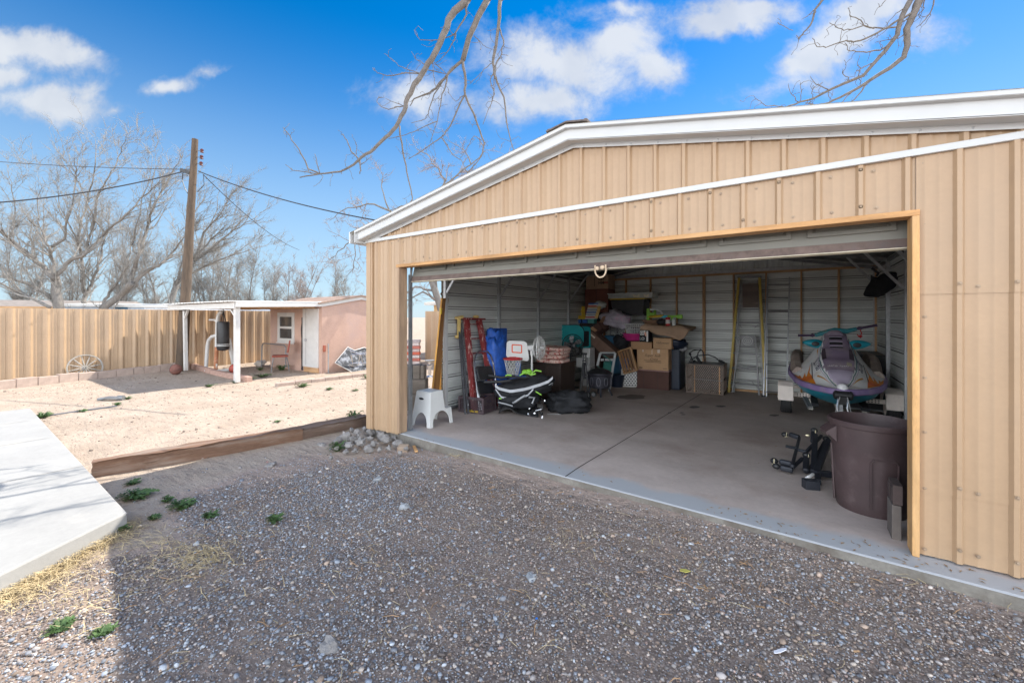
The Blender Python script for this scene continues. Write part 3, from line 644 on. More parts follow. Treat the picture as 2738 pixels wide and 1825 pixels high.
# window
a=atY(744,834,SY); b=atY(788,914,SY)
w=M()
x0,x1,z1,z0=a.x,b.x,1.63,.70
for bx in ((x0,x0+.13,z0,z1),(x1-.13,x1,z0,z1),(x0+.13,x1-.13,z1-.13,z1),(x0+.13,x1-.13,z0,z0+.13),(x0+.13,x1-.13,(z0+z1)/2-.035,(z0+z1)/2+.035)): w.box(bx[0],bx[1],SY-.03,SY+.01,bx[2],bx[3])
wf=SPp('window',w,T['whitepaint'],bevel=.004)
m=M(); m.box(x0+.1,x1-.1,SY-.012,SY-.006,z0+.1,(z0+z1)/2); SPp('pane',m,T['glassdark'],wf); m=M(); m.box(x0+.1,x1-.1,SY-.012,SY-.006,(z0+z1)/2,z1-.1); SPp('pane',m,T['glassdark'],wf)
m=M(); m.box(x0-.02,x1+.02,SY-.06,SY-.0305,z0-.03,z0); SPp('sill',m,T['whitepaint'],wf)
# door
a=atY(812,822,SY).x; b=atY(853,822,SY).x; z0=.03
m=M(); m.box(a,b,SY-.035,SY+.0,z0,1.74); dr=SPp('door',m,T['whitepaint'],bevel=.004)
m=M(); m.box(a+.17,a+.185,SY-.037,SY-.0352,z0+.03,1.74); SPp('door_gap',m,mat('gap',(.25,.24,.23),.8),dr)
m=M(); m.box(a+.17,b-.03,SY-.05,SY-.0352,z0,z0+.05); SPp('threshold',m,T['whitepaint'],dr)
m=M(); m.ell((a+.22,SY-.075,.82),(.032,.032,.032),10,8); m.cyl((a+.22,SY-.04,.82),(a+.22,SY-.075,.82),.014,n=8); SPp('handle',m,T['chrome'],dr,smooth=True)
m=M(); m.box(a+.06,b-.01,SY-.03,SY+.0,-.13,.029); SPp('step_board',m,T['stud_x'])
m=M(); rd=random.Random(2); pts=[(a-.012,-.1)]+[(a-.012,1.48)]+[(a-.13+rd.uniform(-.02,.02),1.48-i*.16) for i in range(10)]+[(a-.14,-.1)]
V=[(x,SY-.006,z) for x,z in pts]; m.add(V,[tuple(range(len(V)))]); SPp('bare_strip',m,mat('tar_paper',(.05,.045,.045),.9,0,.4,20),)
c=atX(866,945,SX); 
m=M(); m.cyl((SX+.03,6.93,-.12),(SX+.03,6.93,.72),.017,n=8); SPp('conduit',m,T['galv'],smooth=True)
m=M(); m.box(SX+.0,SX+.05,6.78,6.84,.5,.68); SPp('outlet',m,mat('outlet_red',(.35,.1,.06),.6),bevel=.004)

# ---------------- utility pole and wires ----------------
pb=atZ(484,992,-.12); pt_=atT(522,372,pb.dot(FW)-.1)
up=thing('utility_pole','tall weathered wooden utility pole leaning right beside the porch','utility pole',pb)
def loc(o_,*ps): return [Vector(p)-Vector(o_) for p in ps]
m=M(); n=9; pts=[pb.lerp(pt_,i/8)-pb+Vector((.012*math.sin(i*2.1),0,0)) for i in range(9)]; pts[0]=pts[0]-Vector((0,0,.2)); m.tube(pts,[.152-.0092*i for i in range(9)],18); obj('pole',m,T['polewood'],up,smooth=True)
polat=lambda v:(lambda k:pb.lerp(pt_,k))((992-v)/(992-372))
ins=mat('brown_insulator',(.10,.03,.025),.25,0,.2,5)
for v in (403,420,437):
    p=polat(v)-pb; m=M(); m.tube([p+RT*.09,p+RT*.2],.012,6); obj('bracket',m,T['rail'],up); m=M(); c=p+RT*.22
    m.lathe([(.02,-.06),(.05,-.05),(.028,-.01),(.05,.02),(.03,.05),(.01,.06)],12,Matrix.Translation(c)); obj('insulator',m,ins,up,smooth=True)
p=polat(458)-pb; m=M(); m.cb(p-RT*.22+Vector((0,0,0)),(.28,.1,.1),rz=YAW,ry=.3); m.tube([p-RT*.3,p-RT*.33+Vector((0,0,-.25)),p-RT*.25+Vector((0,0,-.5)),p-RT*.1+Vector((0,0,-.75))],.012,5); m.tube([p+RT*.3+Vector((0,0,-.1)),p+RT*.32+Vector((0,0,-.4)),p+RT*.12+Vector((0,0,-.6))],.01,5)
obj('service_splice',m,T['black'],up)
m=M(); m.tube([polat(402)-pb-RT*.2,polat(402)-pb-RT*.06],.008,5); m.tube([polat(446)-pb-RT*.22,polat(446)-pb-RT*.06],.01,5); obj('bolt',m,T['rail'],up)
wm=mat('cable',(.03,.03,.035),.6)
T0=pb.dot(FW)
def wire(label,a,b,sag,r,gap=0):
    a=Vector(a);b=Vector(b); m=M(); pts=[]
    for i in range(25):
        t=i/24; pts.append(a.lerp(b,t)-Vector((0,0,sag*4*t*(1-t)))-a)
    m.tube(pts,r,5); tag(obj('power_cable',m,wm,loc=a),label,'cable')
wire('thin upper cable running left from the utility pole across the sky',polat(452),atT(-160,418,15),.1,.011)
wire('thick lower cable drooping left from the utility pole past the bare trees',polat(458)-RT*.3,atT(-200,552,9.5),.2,.017)
wire('cable dropping right from the utility pole toward the garage roof corner',polat(457)+RT*.15,atT(1010,590,9),.13,.014)
wire('thin guy wire slanting down right from the utility pole behind the shed',polat(466)+RT*.3,atT(800,668,24),.3,.012)

# ---------------- yard things ----------------
# wagon wheel leaning on the fence
yl=atX(177,985,FX+.2).y; yr=atX(277,985,FX+.2).y; RW=(yr-yl)/2; zt=atX(226,947,FX+.06).z
cy=(yl+yr)/2; cz=zt-RW*.99
wh=thing('wagon_wheel','white spoked wooden wagon wheel leaning against the metal fence','wheel',(FX+.17,cy,cz),ry=R(-8))
def ring(m,r0,r1,t,n=40):
    V=[]
    for k in range(n):
        a=2*math.pi*k/n
        for (r,x) in ((r0,-t),(r1,-t),(r1,t),(r0,t)): V.append((x,r*math.cos(a),r*math.sin(a)))
    m.add(V,[(4*k+j,4*((k+1)%n)+j,4*((k+1)%n)+(j+1)%4,4*k+(j+1)%4) for k in range(n) for j in range(4)])
gw=mat('grey_white_paint',(.34,.31,.27),.8,0,.1,6,col2=(.35,.34,.33),c2s=4,c2t=(.5,.7))
m=M(); ring(m,RW*.915,RW,.025); obj('rim',m,gw,wh,smooth=True)
m=M(); m.cyl((-.06,0,0),(.07,0,0),RW*.105,n=16); obj('hub',m,gw,wh,smooth=True); m=M(); m.cyl((.068,0,0),(.073,0,0),RW*.045,n=12); obj('hub_hole',m,T['black'],wh)
for k in range(12):
    a=2*math.pi*k/12+.2; m=M(); m.tube([(0,RW*.1*math.cos(a),RW*.1*math.sin(a)),(0,RW*.5*math.cos(a),RW*.5*math.sin(a)),(0,RW*.9*math.cos(a),RW*.9*math.sin(a))],[.013,.017,.012],6); obj('spoke',m,gw,wh)
# punching bag stand
KY=5.15; k6=lambda x,y,Y=KY: atY(440+x/4.2,760+y/4.2,Y)
bs=k6(575,965); bs.z=-.1
st=thing('punching_bag_stand','white tubular steel stand under the porch holding the punching bag','exercise stand',bs)
L3=lambda *p:[Vector(x)-bs for x in p]
m=M(); m.tube(L3(k6(586,700),k6(590,560),k6(596,400),k6(606,345),k6(628,312),k6(655,306)),.05,12); obj('upright',m,T['whitepaint'],st,smooth=True)
m=M(); m.tube(L3(k6(574,985),k6(578,840),k6(588,700)),.05,12); obj('upright',m,mat('rusty_paint',(.42,.17,.08),.7,0,.2,8,col2=(.7,.66,.6),c2s=3,c2t=(.5,.55)),st,smooth=True)
m=M(); m.tube(L3(k6(462,975),k6(470,860),k6(482,690),k6(497,625),k6(535,585),k6(588,572)),.05,12); obj('left_arm',m,T['whitepaint'],st,smooth=True)
m=M(); m.tube(L3(k6(788,960,5.6),k6(750,760,5.4),k6(724,620,5.3),k6(690,590,5.2),k6(592,580)),.055,12); obj('right_arm',m,T['whitepaint'],st,smooth=True)
m=M(); m.tube(L3(k6(508,398),k6(560,398),k6(580,410),k6(590,450)),.03,10); obj('handle',m,T['whitepaint'],st,smooth=True)
pz=lambda x,y:atZ(440+x/4.2,760+y/4.2,-.06)
m=M(); m.tube(L3(pz(463,965),pz(540,978),pz(620,968),pz(700,962),pz(785,958)),.04,10); m.tube(L3(pz(540,978),pz(600,992),pz(650,992)),.04,10); obj('base',m,T['whitepaint'],st,smooth=True)
bt=k6(657,418); bb=k6(657,742); br=(718-597)/4.2/2/FPX*(bt-O).dot(FW)
bag=thing('punching_bag','black cylindrical punching bag with two white stripes hanging from the stand','punching bag',(bt.x,bt.y,bb.z))
H=bt.z-bb.z
m=M(); m.lathe([(br*.5,0),(br*.9,.03),(br,.08),(br*1.02,H*.5),(br,H-.04),(br*.9,H)],24); obj('bag',m,T['black'],bag,smooth=True)
m=M(); 
for z in (.13,.17): m.lathe([(br*1.012,z),(br*1.03,z+.004),(br*1.012,z+.015)],24,cap=False)
obj('stripe',m,T['white'],bag)
for s_ in (-1,1):
    m=M(); m.bar((s_*br*.75,-.02,H-.06),(0,0,H+.32),.04,.006,up=(0,1,0)); m.bar((s_*br*.5,.05,H-.03),(0,0,H+.32),.04,.006,up=(0,1,0)); obj('strap',m,T['dblack'],bag)
m=M(); m.tube([(0,0,H+.3),(0,0,H+.38)],.012,6); obj('hook',m,T['chrome'],bag)
def ball(u,v,r,label,mt):
    p=atZ(u,v,-.12); t=thing('basketball',label,'ball',(p.x,p.y,-.12)); m=M(); m.ell((0,0,r),(r,r,r),24,16); obj('ball',m,mt,t,smooth=True)
    m=M()
    for mx in (Matrix.Rotation(.4,4,'X'),Matrix.Rotation(1.5,4,'Y'),Matrix.Rotation(1.2,4,'X')@Matrix.Rotation(1.57,4,'Y')):
        m.tube([mx@Vector((r*1.0*math.cos(a),r*1.0*math.sin(a),0))+Vector((0,0,r)) for a in [k*6.2832/32 for k in range(33)]],.004,4)
    obj('seam',m,T['black'],t)
ball(470,1001,.145,'dusty dark brown basketball lying on the dirt beside the low border near the pole',mat('dusty_ball',(.20,.085,.065),.8,0,.2,9))
ball(628,999,.145,'bright red basketball on the ground between the bag stand and the porch post',mat('red_ball',(.38,.07,.045),.6,0,.15,9))
# red chair
cp=atZ(440+1310/4.2,760+975/4.2,-.1); 
ch=thing('chair','old kitchen chair with cracked red vinyl seat and back on thin metal legs','chair',(cp.x-.05,cp.y,-.1),rz=R(62))
rv=mat('red_vinyl',(.28,.06,.035),.5,0,.15,8)
m=M(); m.cb((0,0,.45),(.42,.40,.05)); obj('seat',m,rv,ch,bevel=.02)
m=M(); m.cb((.22,0,.72),(.045,.40,.36),ry=.16); obj('backrest',m,rv,ch,bevel=.02)
for (x,y) in ((-.2,-.18),(-.2,.18),(.2,-.18),(.2,.18)):
    m=M(); m.tube([(x*.8,y*.9,.43),(x*.95,y,.3),(x*1.15,y*1.05,0)]+([] if x<0 else []),.011,6); obj('leg',m,T['rail'],ch,smooth=True)
m=M()
for y in (-.17,.17): m.tube([(.17,y,.43),(.2,y,.55),(.24,y,.8)],.011,6)
obj('back_frame',m,T['rail'],ch)
# wire gate leaning at the shed wall
gy=6.5; g6=lambda x,y:atY(440+x/4.2,760+y/4.2,gy)
gb=g6(1090,925); gb.z=-.1
gt=thing('wire_gate','grey chain link gate section leaning against the fence under the porch','gate',gb)
q=[g6(1090,925),g6(1095,690),g6(1110,662),g6(1340,680),g6(1362,705),g6(1362,930)]; m=M(); m.tube([p-gb for p in q],.02,8); obj('frame',m,T['rail'],gt,smooth=True)
m=M(); x0,x1=q[0].x-gb.x,q[5].x-gb.x; z0,z1=.05,q[2].z-gb.z-.04; s=.075; k=-20
while k<40:
    for sg in (1,-1):
        a=x0+k*s; pts=[]
        xa=max(x0,min(x1,a)); 
        p0=(a,z0); p1=(a+sg*(z1-z0),z1)
        t0,t1=0,1; dx=p1[0]-p0[0]
        ta=(x0-p0[0])/dx; tb=(x1-p0[0])/dx; t0=max(0,min(ta,tb)); t1=min(1,max(ta,tb))
        if t1>t0: m.tube([(p0[0]+dx*t0,0,z0+(z1-z0)*t0),(p0[0]+dx*t1,0,z0+(z1-z0)*t1)],.0022,3,cap=False)
    k+=1
obj('mesh',m,T['galv'],gt)
# folded table leaning at the pink wall
c6=lambda x,y,X:atX(440+x/4.2,760+y/4.2,X)
tb=c6(2100,985,-10.85); tb.z=-.12
ft=thing('folding_table','black folding table with pale rim and chrome legs tipped against the pink shed wall','table',tb)
q=[c6(2055,705,-11.12),c6(2130,742,-11.1),c6(2240,708,-11.12),c6(2330,760,-11.1),c6(2350,960,-10.85),c6(2200,990,-10.85),c6(2100,985,-10.85),c6(1910,880,-10.98)]
nn=Vector((1,0,.25)).normalized()*.012; m=M(); V=[p-tb for p in q]+[p-tb+nn for p in q]; n=8; m.add(V,[tuple(range(n))[::-1],tuple(range(n,2*n))]+[(i,(i+1)%n,(i+1)%n+n,i+n) for i in range(n)]); obj('cloth_top',m,mat('faded_black_cloth',(.06,.065,.075),.8,0,.4,5,col2=(.32,.34,.38),c2s=5,c2t=(.48,.62)),ft)
m=M(); m.tube([p-tb+nn for p in q+[q[0]]],.012,5); obj('rim',m,T['white'],ft)
m=M(); c7=lambda x,y:c6(x,y,-10.98+(y-985)*-.0004)-tb+nn*5
for pl in ([(2060,740),(2180,790),(2290,745)],[(2085,790),(2250,790)],[(2180,790),(2165,900),(2120,925),(2060,910)],[(2240,760),(2265,930)],[(2070,890),(2290,885)],[(2190,800),(2210,880),(2290,930)],[(2080,800),(2100,900)]): m.tube([c7(*p) for p in pl],.012,6)
obj('leg_frame',m,T['chrome'],ft,smooth=True)
# rocks / borders
def rockm(r,seed,fl=.7):
    rd=random.Random(seed); m=M(); B=M(); n=10; 
    m.ell((0,0,0),(r,r*rd.uniform(.65,.95),r*fl),11,8,jit=.12,seed=seed)
    o=Vector((seed*1.7,seed*.9,0)); V=[]
    for p in m.v:
        q=Vector(p); k=noise.noise(q*(1.6/r)+o)*.6+noise.noise(q*(3.8/r)+o)*.32; V.append(tuple(q*(1+k)))
    m.v=V; return m
def rock(name,label,p,r,seed,mt=None,group=None,fl=.7,cat='rock'):
    o=obj(name,rockm(r,seed,fl),mt or T['rock'],smooth=True,loc=p,rot=(random.Random(seed).uniform(-.3,.3),0,seed)); tag(o,label,cat,group); return o
p=atZ(697,977,-.1); rock('rock','pale rounded boulder on the ground under the porch by the wire gate',(p.x,p.y,-.02),.2,3,mat('pale_rock',(.45,.40,.35),.9,0,.15,6,bump=.4),fl=.5)
blk=mat('border_block',(.40,.31,.26),.9,0,.15,7,bump=.5,bscale=40,fine=.1); blk2=mat('brick_border',(.42,.27,.215),.9,0,.15,9,bump=.4,bscale=50)
def blocks(us,ln,h,w,names,mt,grp,zoff=0,cat='block',seed=0,two=False):
    rd=random.Random(seed)
    for i,(a,b) in enumerate(zip(us,us[1:])):
        A=atZ(a,ln(a),-.12); B=atZ(b,ln(b),-.12); d=(B-A); L=d.length; ang=math.atan2(d.y,d.x)
        hh=h*rd.uniform(.9,1.08); m=M(); m.box(.004,L-.004,0,w,-.05,hh+zoff)
        o=obj('border_block',m,mt,bevel=.012,loc=(A.x,A.y,-.12),rot=(rd.uniform(-.02,.02),rd.uniform(-.015,.015),ang+rd.uniform(-.012,.012))); tag(o,names(i),cat,grp)
ordn=['first','second','third','fourth','fifth','sixth','seventh','eighth','ninth','tenth','eleventh','twelfth','thirteenth','fourteenth','fifteenth']
us=[-40,43,102,158,210,262,312,358,386,429,467,508]
blocks(us,lambda u:1040-(u/508)*54.5,.20,.16,lambda i:'long flat stone block in the border below the metal fence, %s from the left edge'%ordn[i],blk,'stone border along the fence',seed=1)
us=[508,517,529,535,547,559,572,584,595,607,619,631,645,659]
blocks(us,lambda u:984+(u-508)*(1021-984)/(659-508)+3*math.sin((u-508)/50),.13,.14,lambda i:'small pink brick in the border edging the porch, %s from the pole end'%ordn[i],blk2,'pink brick border of the porch',seed=2)
us=[741,791,833,870,907,942,973,990]
blocks(us,lambda u:1034-(u-741)*(1034-1004)/(988-741),.085,.15,lambda i:'low tan border block in front of the shed, %s from the left end'%ordn[i],blk,'border blocks in front of the shed',seed=3)
# railway ties
def tie(a,b,w,h,label,mt,sd,bow=0):
    a=Vector(a);b=Vector(b); d=b-a; L=d.length; rd=random.Random(sd); n=46; m=M(); V=[]
    prof_=[(0,-.06),(-.004,h*.25),(.002,h*.55),(-.002,h*.8),(.012,h*.95),(.035,h),(w*.3,h*1.01),(w*.55,h*.99),(w*.85,h),(w,h*.8),(w,-.06)]; K=len(prof_)
    for i in range(n+1):
        s=L*i/n
        for j,(y,z) in enumerate(prof_):
            j2=noise.noise(Vector((s*2.2,y*18+sd,z*20)))*.024+noise.noise(Vector((s*9,j*3.1+sd,0)))*.012
            V.append((s+ (rd.uniform(-.008,.008) if i in (0,n) else 0),y+j2*(1 if y<w*.5 else -1)+bow*math.sin(math.pi*i/n),z+ (j2 if z>0 else 0)))
    m.add(V,[(i*K+j,(i+1)*K+j,(i+1)*K+j+1,i*K+j+1) for i in range(n) for j in range(K-1)]+[tuple(range(K))[::-1],tuple(n*K+j for j in range(K))])
    o=obj('landscape_timber',m,mt,loc=a,rot=(0,0,math.atan2(d.y,d.x)),smooth=True); return tag(o,label,'timber','old timbers edging the drive')
tm=mat('split_timber',(.17,.095,.06),.9,0,.3,7,stretch=(.12,1,1),bump=.8,bscale=70,col2=(.30,.24,.195),c2s=5,c2t=(.48,.66),fine=.2)
tm2=mat('split_timber_dark',(.15,.10,.075),.9,0,.3,7,stretch=(.12,1,1),bump=.8,bscale=70,col2=(.26,.21,.185),c2s=5,c2t=(.5,.68),fine=.2)
tie((-5.27,3.88,-.14),(-5.38,2.98,-.13),-.20,.175,'dark brown timber end butting the garage corner behind the rubble',tm2,3)
tie((-5.36,2.96,-.13),(-5.85,1.07,-.15),-.2,.165,'long weathered brown timber between the gravel drive and the dirt yard',tm,7)
# rubble at the garage corner
rd=random.Random(9); pile=[(1020,1160,.10),(960,1165,.11),(990,1150,.09),(925,1168,.12),(905,1172,.10),(935,1185,.09),(965,1180,.10),(1000,1178,.08),(1030,1172,.12),(1045,1152,.07),(1008,1140,.09),(975,1140,.07),(955,1150,.08),(1065,1182,.11),(1040,1190,.06),(985,1192,.09),(950,1195,.06),(925,1198,.06),(1015,1192,.05),(900,1190,.05),(940,1142,.06),(1052,1165,.06),(1085,1190,.05),(885,1215,.05),(1070,1200,.05),(990,1165,.07),(945,1170,.08),(1012,1150,.08),(918,1182,.07),(1000,1132,.06)]
rows_={}
for i,(u,v,r) in enumerate(pile): rows_.setdefault(min(3,int((v-1125)//17)),[]).append((u,i))
rlab={}
for rw,l in rows_.items():
    for k,(u,i) in enumerate(sorted(l)): rlab[i]='rough grey rubble lump, %s from left in the %s row of the corner pile'%(ordn[k],['back','second','third','front'][rw])
for i,(u,v,r) in enumerate(pile):
    g_=atZ(u,v,-.04); r*=.62
    rock('rubble_rock',rlab[i] if i not in (8,13) else ('large flat faced grey concrete chunk at front of the pile' if i==8 else 'grey concrete lump apart from the pile beside the slab edge'),(g_.x,g_.y,-.10+r*rd.uniform(.5,.95)),r,i+20,group=None if i in (8,13) else 'broken concrete rubble at the garage corner')
p=atZ(1078,1200,-.1); m=M(); m.cb((0,0,.03),(.12,.09,.07),rz=.5,rx=.2); tag(obj('brick_chunk',m,mat('tan_brick',(.36,.27,.2),.9,0,.1,9,bump=.4),bevel=.006,loc=(p.x,p.y,-.12)),'tan square brick chunk in the gravel in front of the grey rubble','brick')
p=atZ(1110,1200,-.1); m=M(); m.cb((0,0,.015),(.22,.035,.02),rz=-.6); tag(obj('wood_scrap',m,T['pine_x'],bevel=.003,loc=(p.x,p.y,-.11)),'splinter of pale wood beside the garage slab edge by the rubble','wood scrap')
for i,(u,v,r) in enumerate(((830,1270,.035),(1010,1282,.045),(725,1245,.06),(860,1190,.05),(1080,1355,.05),(1420,1545,.045),(880,1730,.05),(1195,1225,.05))):
    p=atZ(u,v,-.12); rock('stone',['pale flat stone near the dirt patch in the drive','light stone in the middle of the drive right of the dirt patch','cluster stone on the dirt just below the long timber','flat grey stone between the green tuft and the timber','pair of bluish stones halfway across the drive','bluish white stone in the thick gravel of the drive','large pale stone near the bottom of the drive','rounded grey stone lying at the slab edge'][i],(p.x,p.y,-.115),r,i+60,mat('bluish_stone',(.33,.345,.36),.85,0,.2,9,bump=.5) if i in(1,4,5) else None,fl=.5)
# weeds
def weedm(r,h,n,seed,curl=1,droop=.6,wd=.012):
    rd=random.Random(seed); m=M()
    for i in range(n):
        a=rd.uniform(0,6.283); L=r*rd.uniform(.5,1.1); hh=h*rd.uniform(.35,1.1); k=5; V=[];w=wd*rd.uniform(.7,1.4)
        px=rd.uniform(-.25,.25)*r;py=rd.uniform(-.25,.25)*r; dx,dy=math.cos(a),math.sin(a)
        for j in range(k+1):
            t=j/k; x=px+dx*L*t; y=py+dy*L*t; z=hh*math.sin(t*2.2)/1.0*(1 if droop else t); ww=w*(math.sin(math.pi*min(.97,t*.9+.08)))
            V+= [(x-dy*ww,y+dx*ww,z+.004),(x+dy*ww,y-dx*ww,z-.002)]
        m.add(V,[(2*j,2*j+1,2*j+3,2*j+2) for j in range(k)])
        for j in range(1,5):
            t=j/5.; x=px+dx*L*t;y=py+dy*L*t;z=hh*math.sin(t*2.2)
            for s in (-1,1):
                aa=a+s*rd.uniform(.7,1.2); l=w*rd.uniform(2.2,3.6); ex,ey=x+math.cos(aa)*l,y+math.sin(aa)*l
                m.add([(x,y,z),((x+ex)/2-math.sin(aa)*w*.5,(y+ey)/2+math.cos(aa)*w*.5,z+.004),(ex,ey,z+rd.uniform(-.004,.01)),((x+ex)/2+math.sin(aa)*w*.5,(y+ey)/2-math.cos(aa)*w*.5,z)],[(0,1,2,3)])
    return m
WD=[((945,1137),.17,.20,34,'tall leafy green weed growing beside the garage corner behind the timber'),((903,1205),.12,.10,34,'small bright green tuft in the gravel beside the rubble pile'),
 ((365,1328),.17,.05,60,'largest green weed patch spreading beside the concrete patio corner'),((487,1357),.14,.05,34,'green weed patch in the dirt right of the largest one'),((412,1386),.06,.03,14,'low weed in the shadow between the patio corner and the small weed patch'),
 ((560,1384),.08,.04,20,'small weed lying among the gravel, left of the lone dark tuft'),((731,1393),.08,.05,20,'lone dark green tuft in the gravel well right of the others'),((155,1685),  .08,.03,22,'pale green weed lying in the sunlit gravel at lower left'),
 ((270,1700),.07,.03,14,'tiny green weed in sunlit gravel right of the pale one'),((112,1118),.2,.08,26,'green weed hugging the far right edge of the concrete patio'),((322,1420),.08,.05,18,'green weed growing out of dry grass under the patio corner'),((355,1292),.09,.03,16,'sunlit weed at the end of the long timber'),
 ((446,1340),.06,.04,12,'small sprig of weed in shade above the weed patch'),((752,990),.3,.16,30,'leafy weed beside the red chair under the porch'),((695,990),.14,.08,16,'small weed on the porch ground near the boulder'),((660,1016),.3,.08,26,'weed patch just right of the porch post'),((700,1008),.3,.08,26,'weed patch on the ground in the middle of the porch'),
 ((628,1024),.1,.06,12,'tiny weed at the brick border by the porch post'),((561,1034),.16,.06,16,'bright weed in the yard below the brick border'),((808,1034),.2,.08,22,'bright weed touching the tan border blocks'),((878,1043),.14,.05,14,'yard weed in front of the tan border blocks'),((950,1046),.12,.05,12,'yard weed nearest the garage corner in open dirt'),((340,1068),.1,.05,12,'weed beside the dark valve in the yard'),((312,1085),.1,.05,12,'weed at the end of the grey hose'),
 ((982,1012),.2,.1,20,'weed at the far end of the border blocks'),((852,994),.15,.08,14,'weed at the foot of the shed corner'),((218,1102),.1,.04,10,'tiny weed beside the grey hose in the yard'),((740,1130),.08,.03,10,'tiny weed alone in the middle of the sunlit yard')]
for i,((u,v),r,h,n,lb) in enumerate(WD):
    p=atZ(u,v,-.12); z=float(gz(np.array([p.x]),np.array([p.y]))[0])
    r*=.8
    o=obj('weed',weedm(r,h,int(n*1.25),i+5,wd=.007+.018*r),T['leaf'],loc=(p.x,p.y,z)); tag(o,lb,'weed')
# dry grass (stuff)
def straw():
    rg=random.Random(12); m=M()
    def blade(x,y,L,h,a,w=.0016):
        z=float(gz(np.array([x]),np.array([y]))[0]); V=[]
        bend=rg.uniform(-.8,.8)
        for j in range(4):
            t=j/3; aa=a+bend*t; xx=x+math.cos(aa)*L*t; yy=y+math.sin(aa)*L*t; zz=z+.004+h*math.sin(t*2.4)
            ww=w*(1-t*.7); V+=[(xx-math.sin(aa)*ww,yy+math.cos(aa)*ww,zz),(xx+math.sin(aa)*ww,yy-math.cos(aa)*ww,zz+.001)]
        m.add(V,[(2*j,2*j+1,2*j+3,2*j+2) for j in range(3)])
    a=atZ(334,1392,-.12); b=atZ(-60,1620,-.12)
    for i in range(1900):
        t=rg.random()**.8; p=a.lerp(b,t); off=abs(rg.gauss(0,.14))
        x=p.x+off*.75+rg.gauss(0,.03); y=p.y+off*.4
        blade(x,y,rg.uniform(.04,.16),rg.uniform(.0,.05),rg.uniform(0,6.28))
    for (u,v,n,s) in ((560,1485,240,.13),(520,1500,160,.2),(430,1455,90,.12),(200,1610,60,.2),(1235,1225,60,.07),(1500,1445,40,.2),(2560,1575,90,.18),(640,1400,40,.3),(900,1420,30,.5),(1700,1430,24,.3),(1300,1530,24,.5),(780,1600,24,.4),(1130,1540,24,.4),(300,1560,80,.3),(130,1560,90,.2)):
        c=atZ(u,v,-.12)
        for i in range(n): blade(c.x+rg.gauss(0,s),c.y+rg.gauss(0,s*.6),rg.uniform(.04,.14),rg.uniform(0,.035),rg.uniform(0,6.28))
    for i in range(420): blade(rg.uniform(-4.6,1.6),rg.uniform(.5,3.3),rg.uniform(.03,.12),rg.uniform(0,.012),rg.uniform(0,6.28),.0014)
    o=obj('dry_grass',m,mat('straw',(.47,.37,.21),.7,0,.4,20)); tag(o,'dry straw coloured grass lying along the patio edge and among the gravel','dry grass',kind='stuff')
straw()
a=atZ(-20,1128,-.12); 
m=M(); pts=[atZ(u,v,-.105) for u,v in ((118,1112),(160,1106),(205,1099),(260,1092),(312,1085))]; o0=pts[0].copy(); m.tube([p-o0 for p in pts],.013,8); tag(obj('hose',m,mat('grey_hose',(.12,.13,.15),.6),loc=o0,smooth=True),'thin grey hose lying straight across the sunny dirt yard','hose')
p=atZ(303,1070,-.12); vv=thing('sprinkler_valve','small dark metal valve lying on the dirt yard past the hose','valve',p,rz=.5)
m=M(); m.cb((0,0,.05),(.3,.1,.05)); obj('cover',m,T['rail'],vv,bevel=.01); m=M(); m.cyl((-.15,0,.04),(-.28,-.04,.02),.03,n=10); m.cyl((.1,0,.05),(.2,.02,.05),.05,n=10); obj('fitting',m,T['rail'],vv)
# twigs and wood chips as loose debris
rd=random.Random(33); m=M()
for i in range(150):
    x=rd.uniform(-4.4,1.7); y=rd.uniform(.6,3.3); a=rd.uniform(0,6.28); L=rd.uniform(.02,.11); z=float(gz(np.array([x]),np.array([y]))[0])+.012
    p=Vector((x,y,z)); q=p+Vector((math.cos(a)*L,math.sin(a)*L,rd.uniform(-.002,.01))); mid=p.lerp(q,.5)+Vector((rd.uniform(-.01,.01),rd.uniform(-.01,.01),.004)); m.tube([p,mid,q],[.0022,.003,.0016],4)
for i in range(46):
    x=rd.uniform(-3.6,1.6); y=3.45-(x+4.2)*.043-abs(rd.gauss(0,.5)); z=float(gz(np.array([x]),np.array([y]))[0])+.014; m.cb((x,y,z),(rd.uniform(.02,.05),rd.uniform(.006,.012),.003),rz=rd.uniform(0,3),rx=rd.uniform(-.3,.3))
o=obj('twig_litter',m,mat('debris_wood',(.30,.185,.10),.85,0,.5,8)); tag(o,'thin twigs and small wood chips scattered through the gravel drive','litter',kind='stuff')
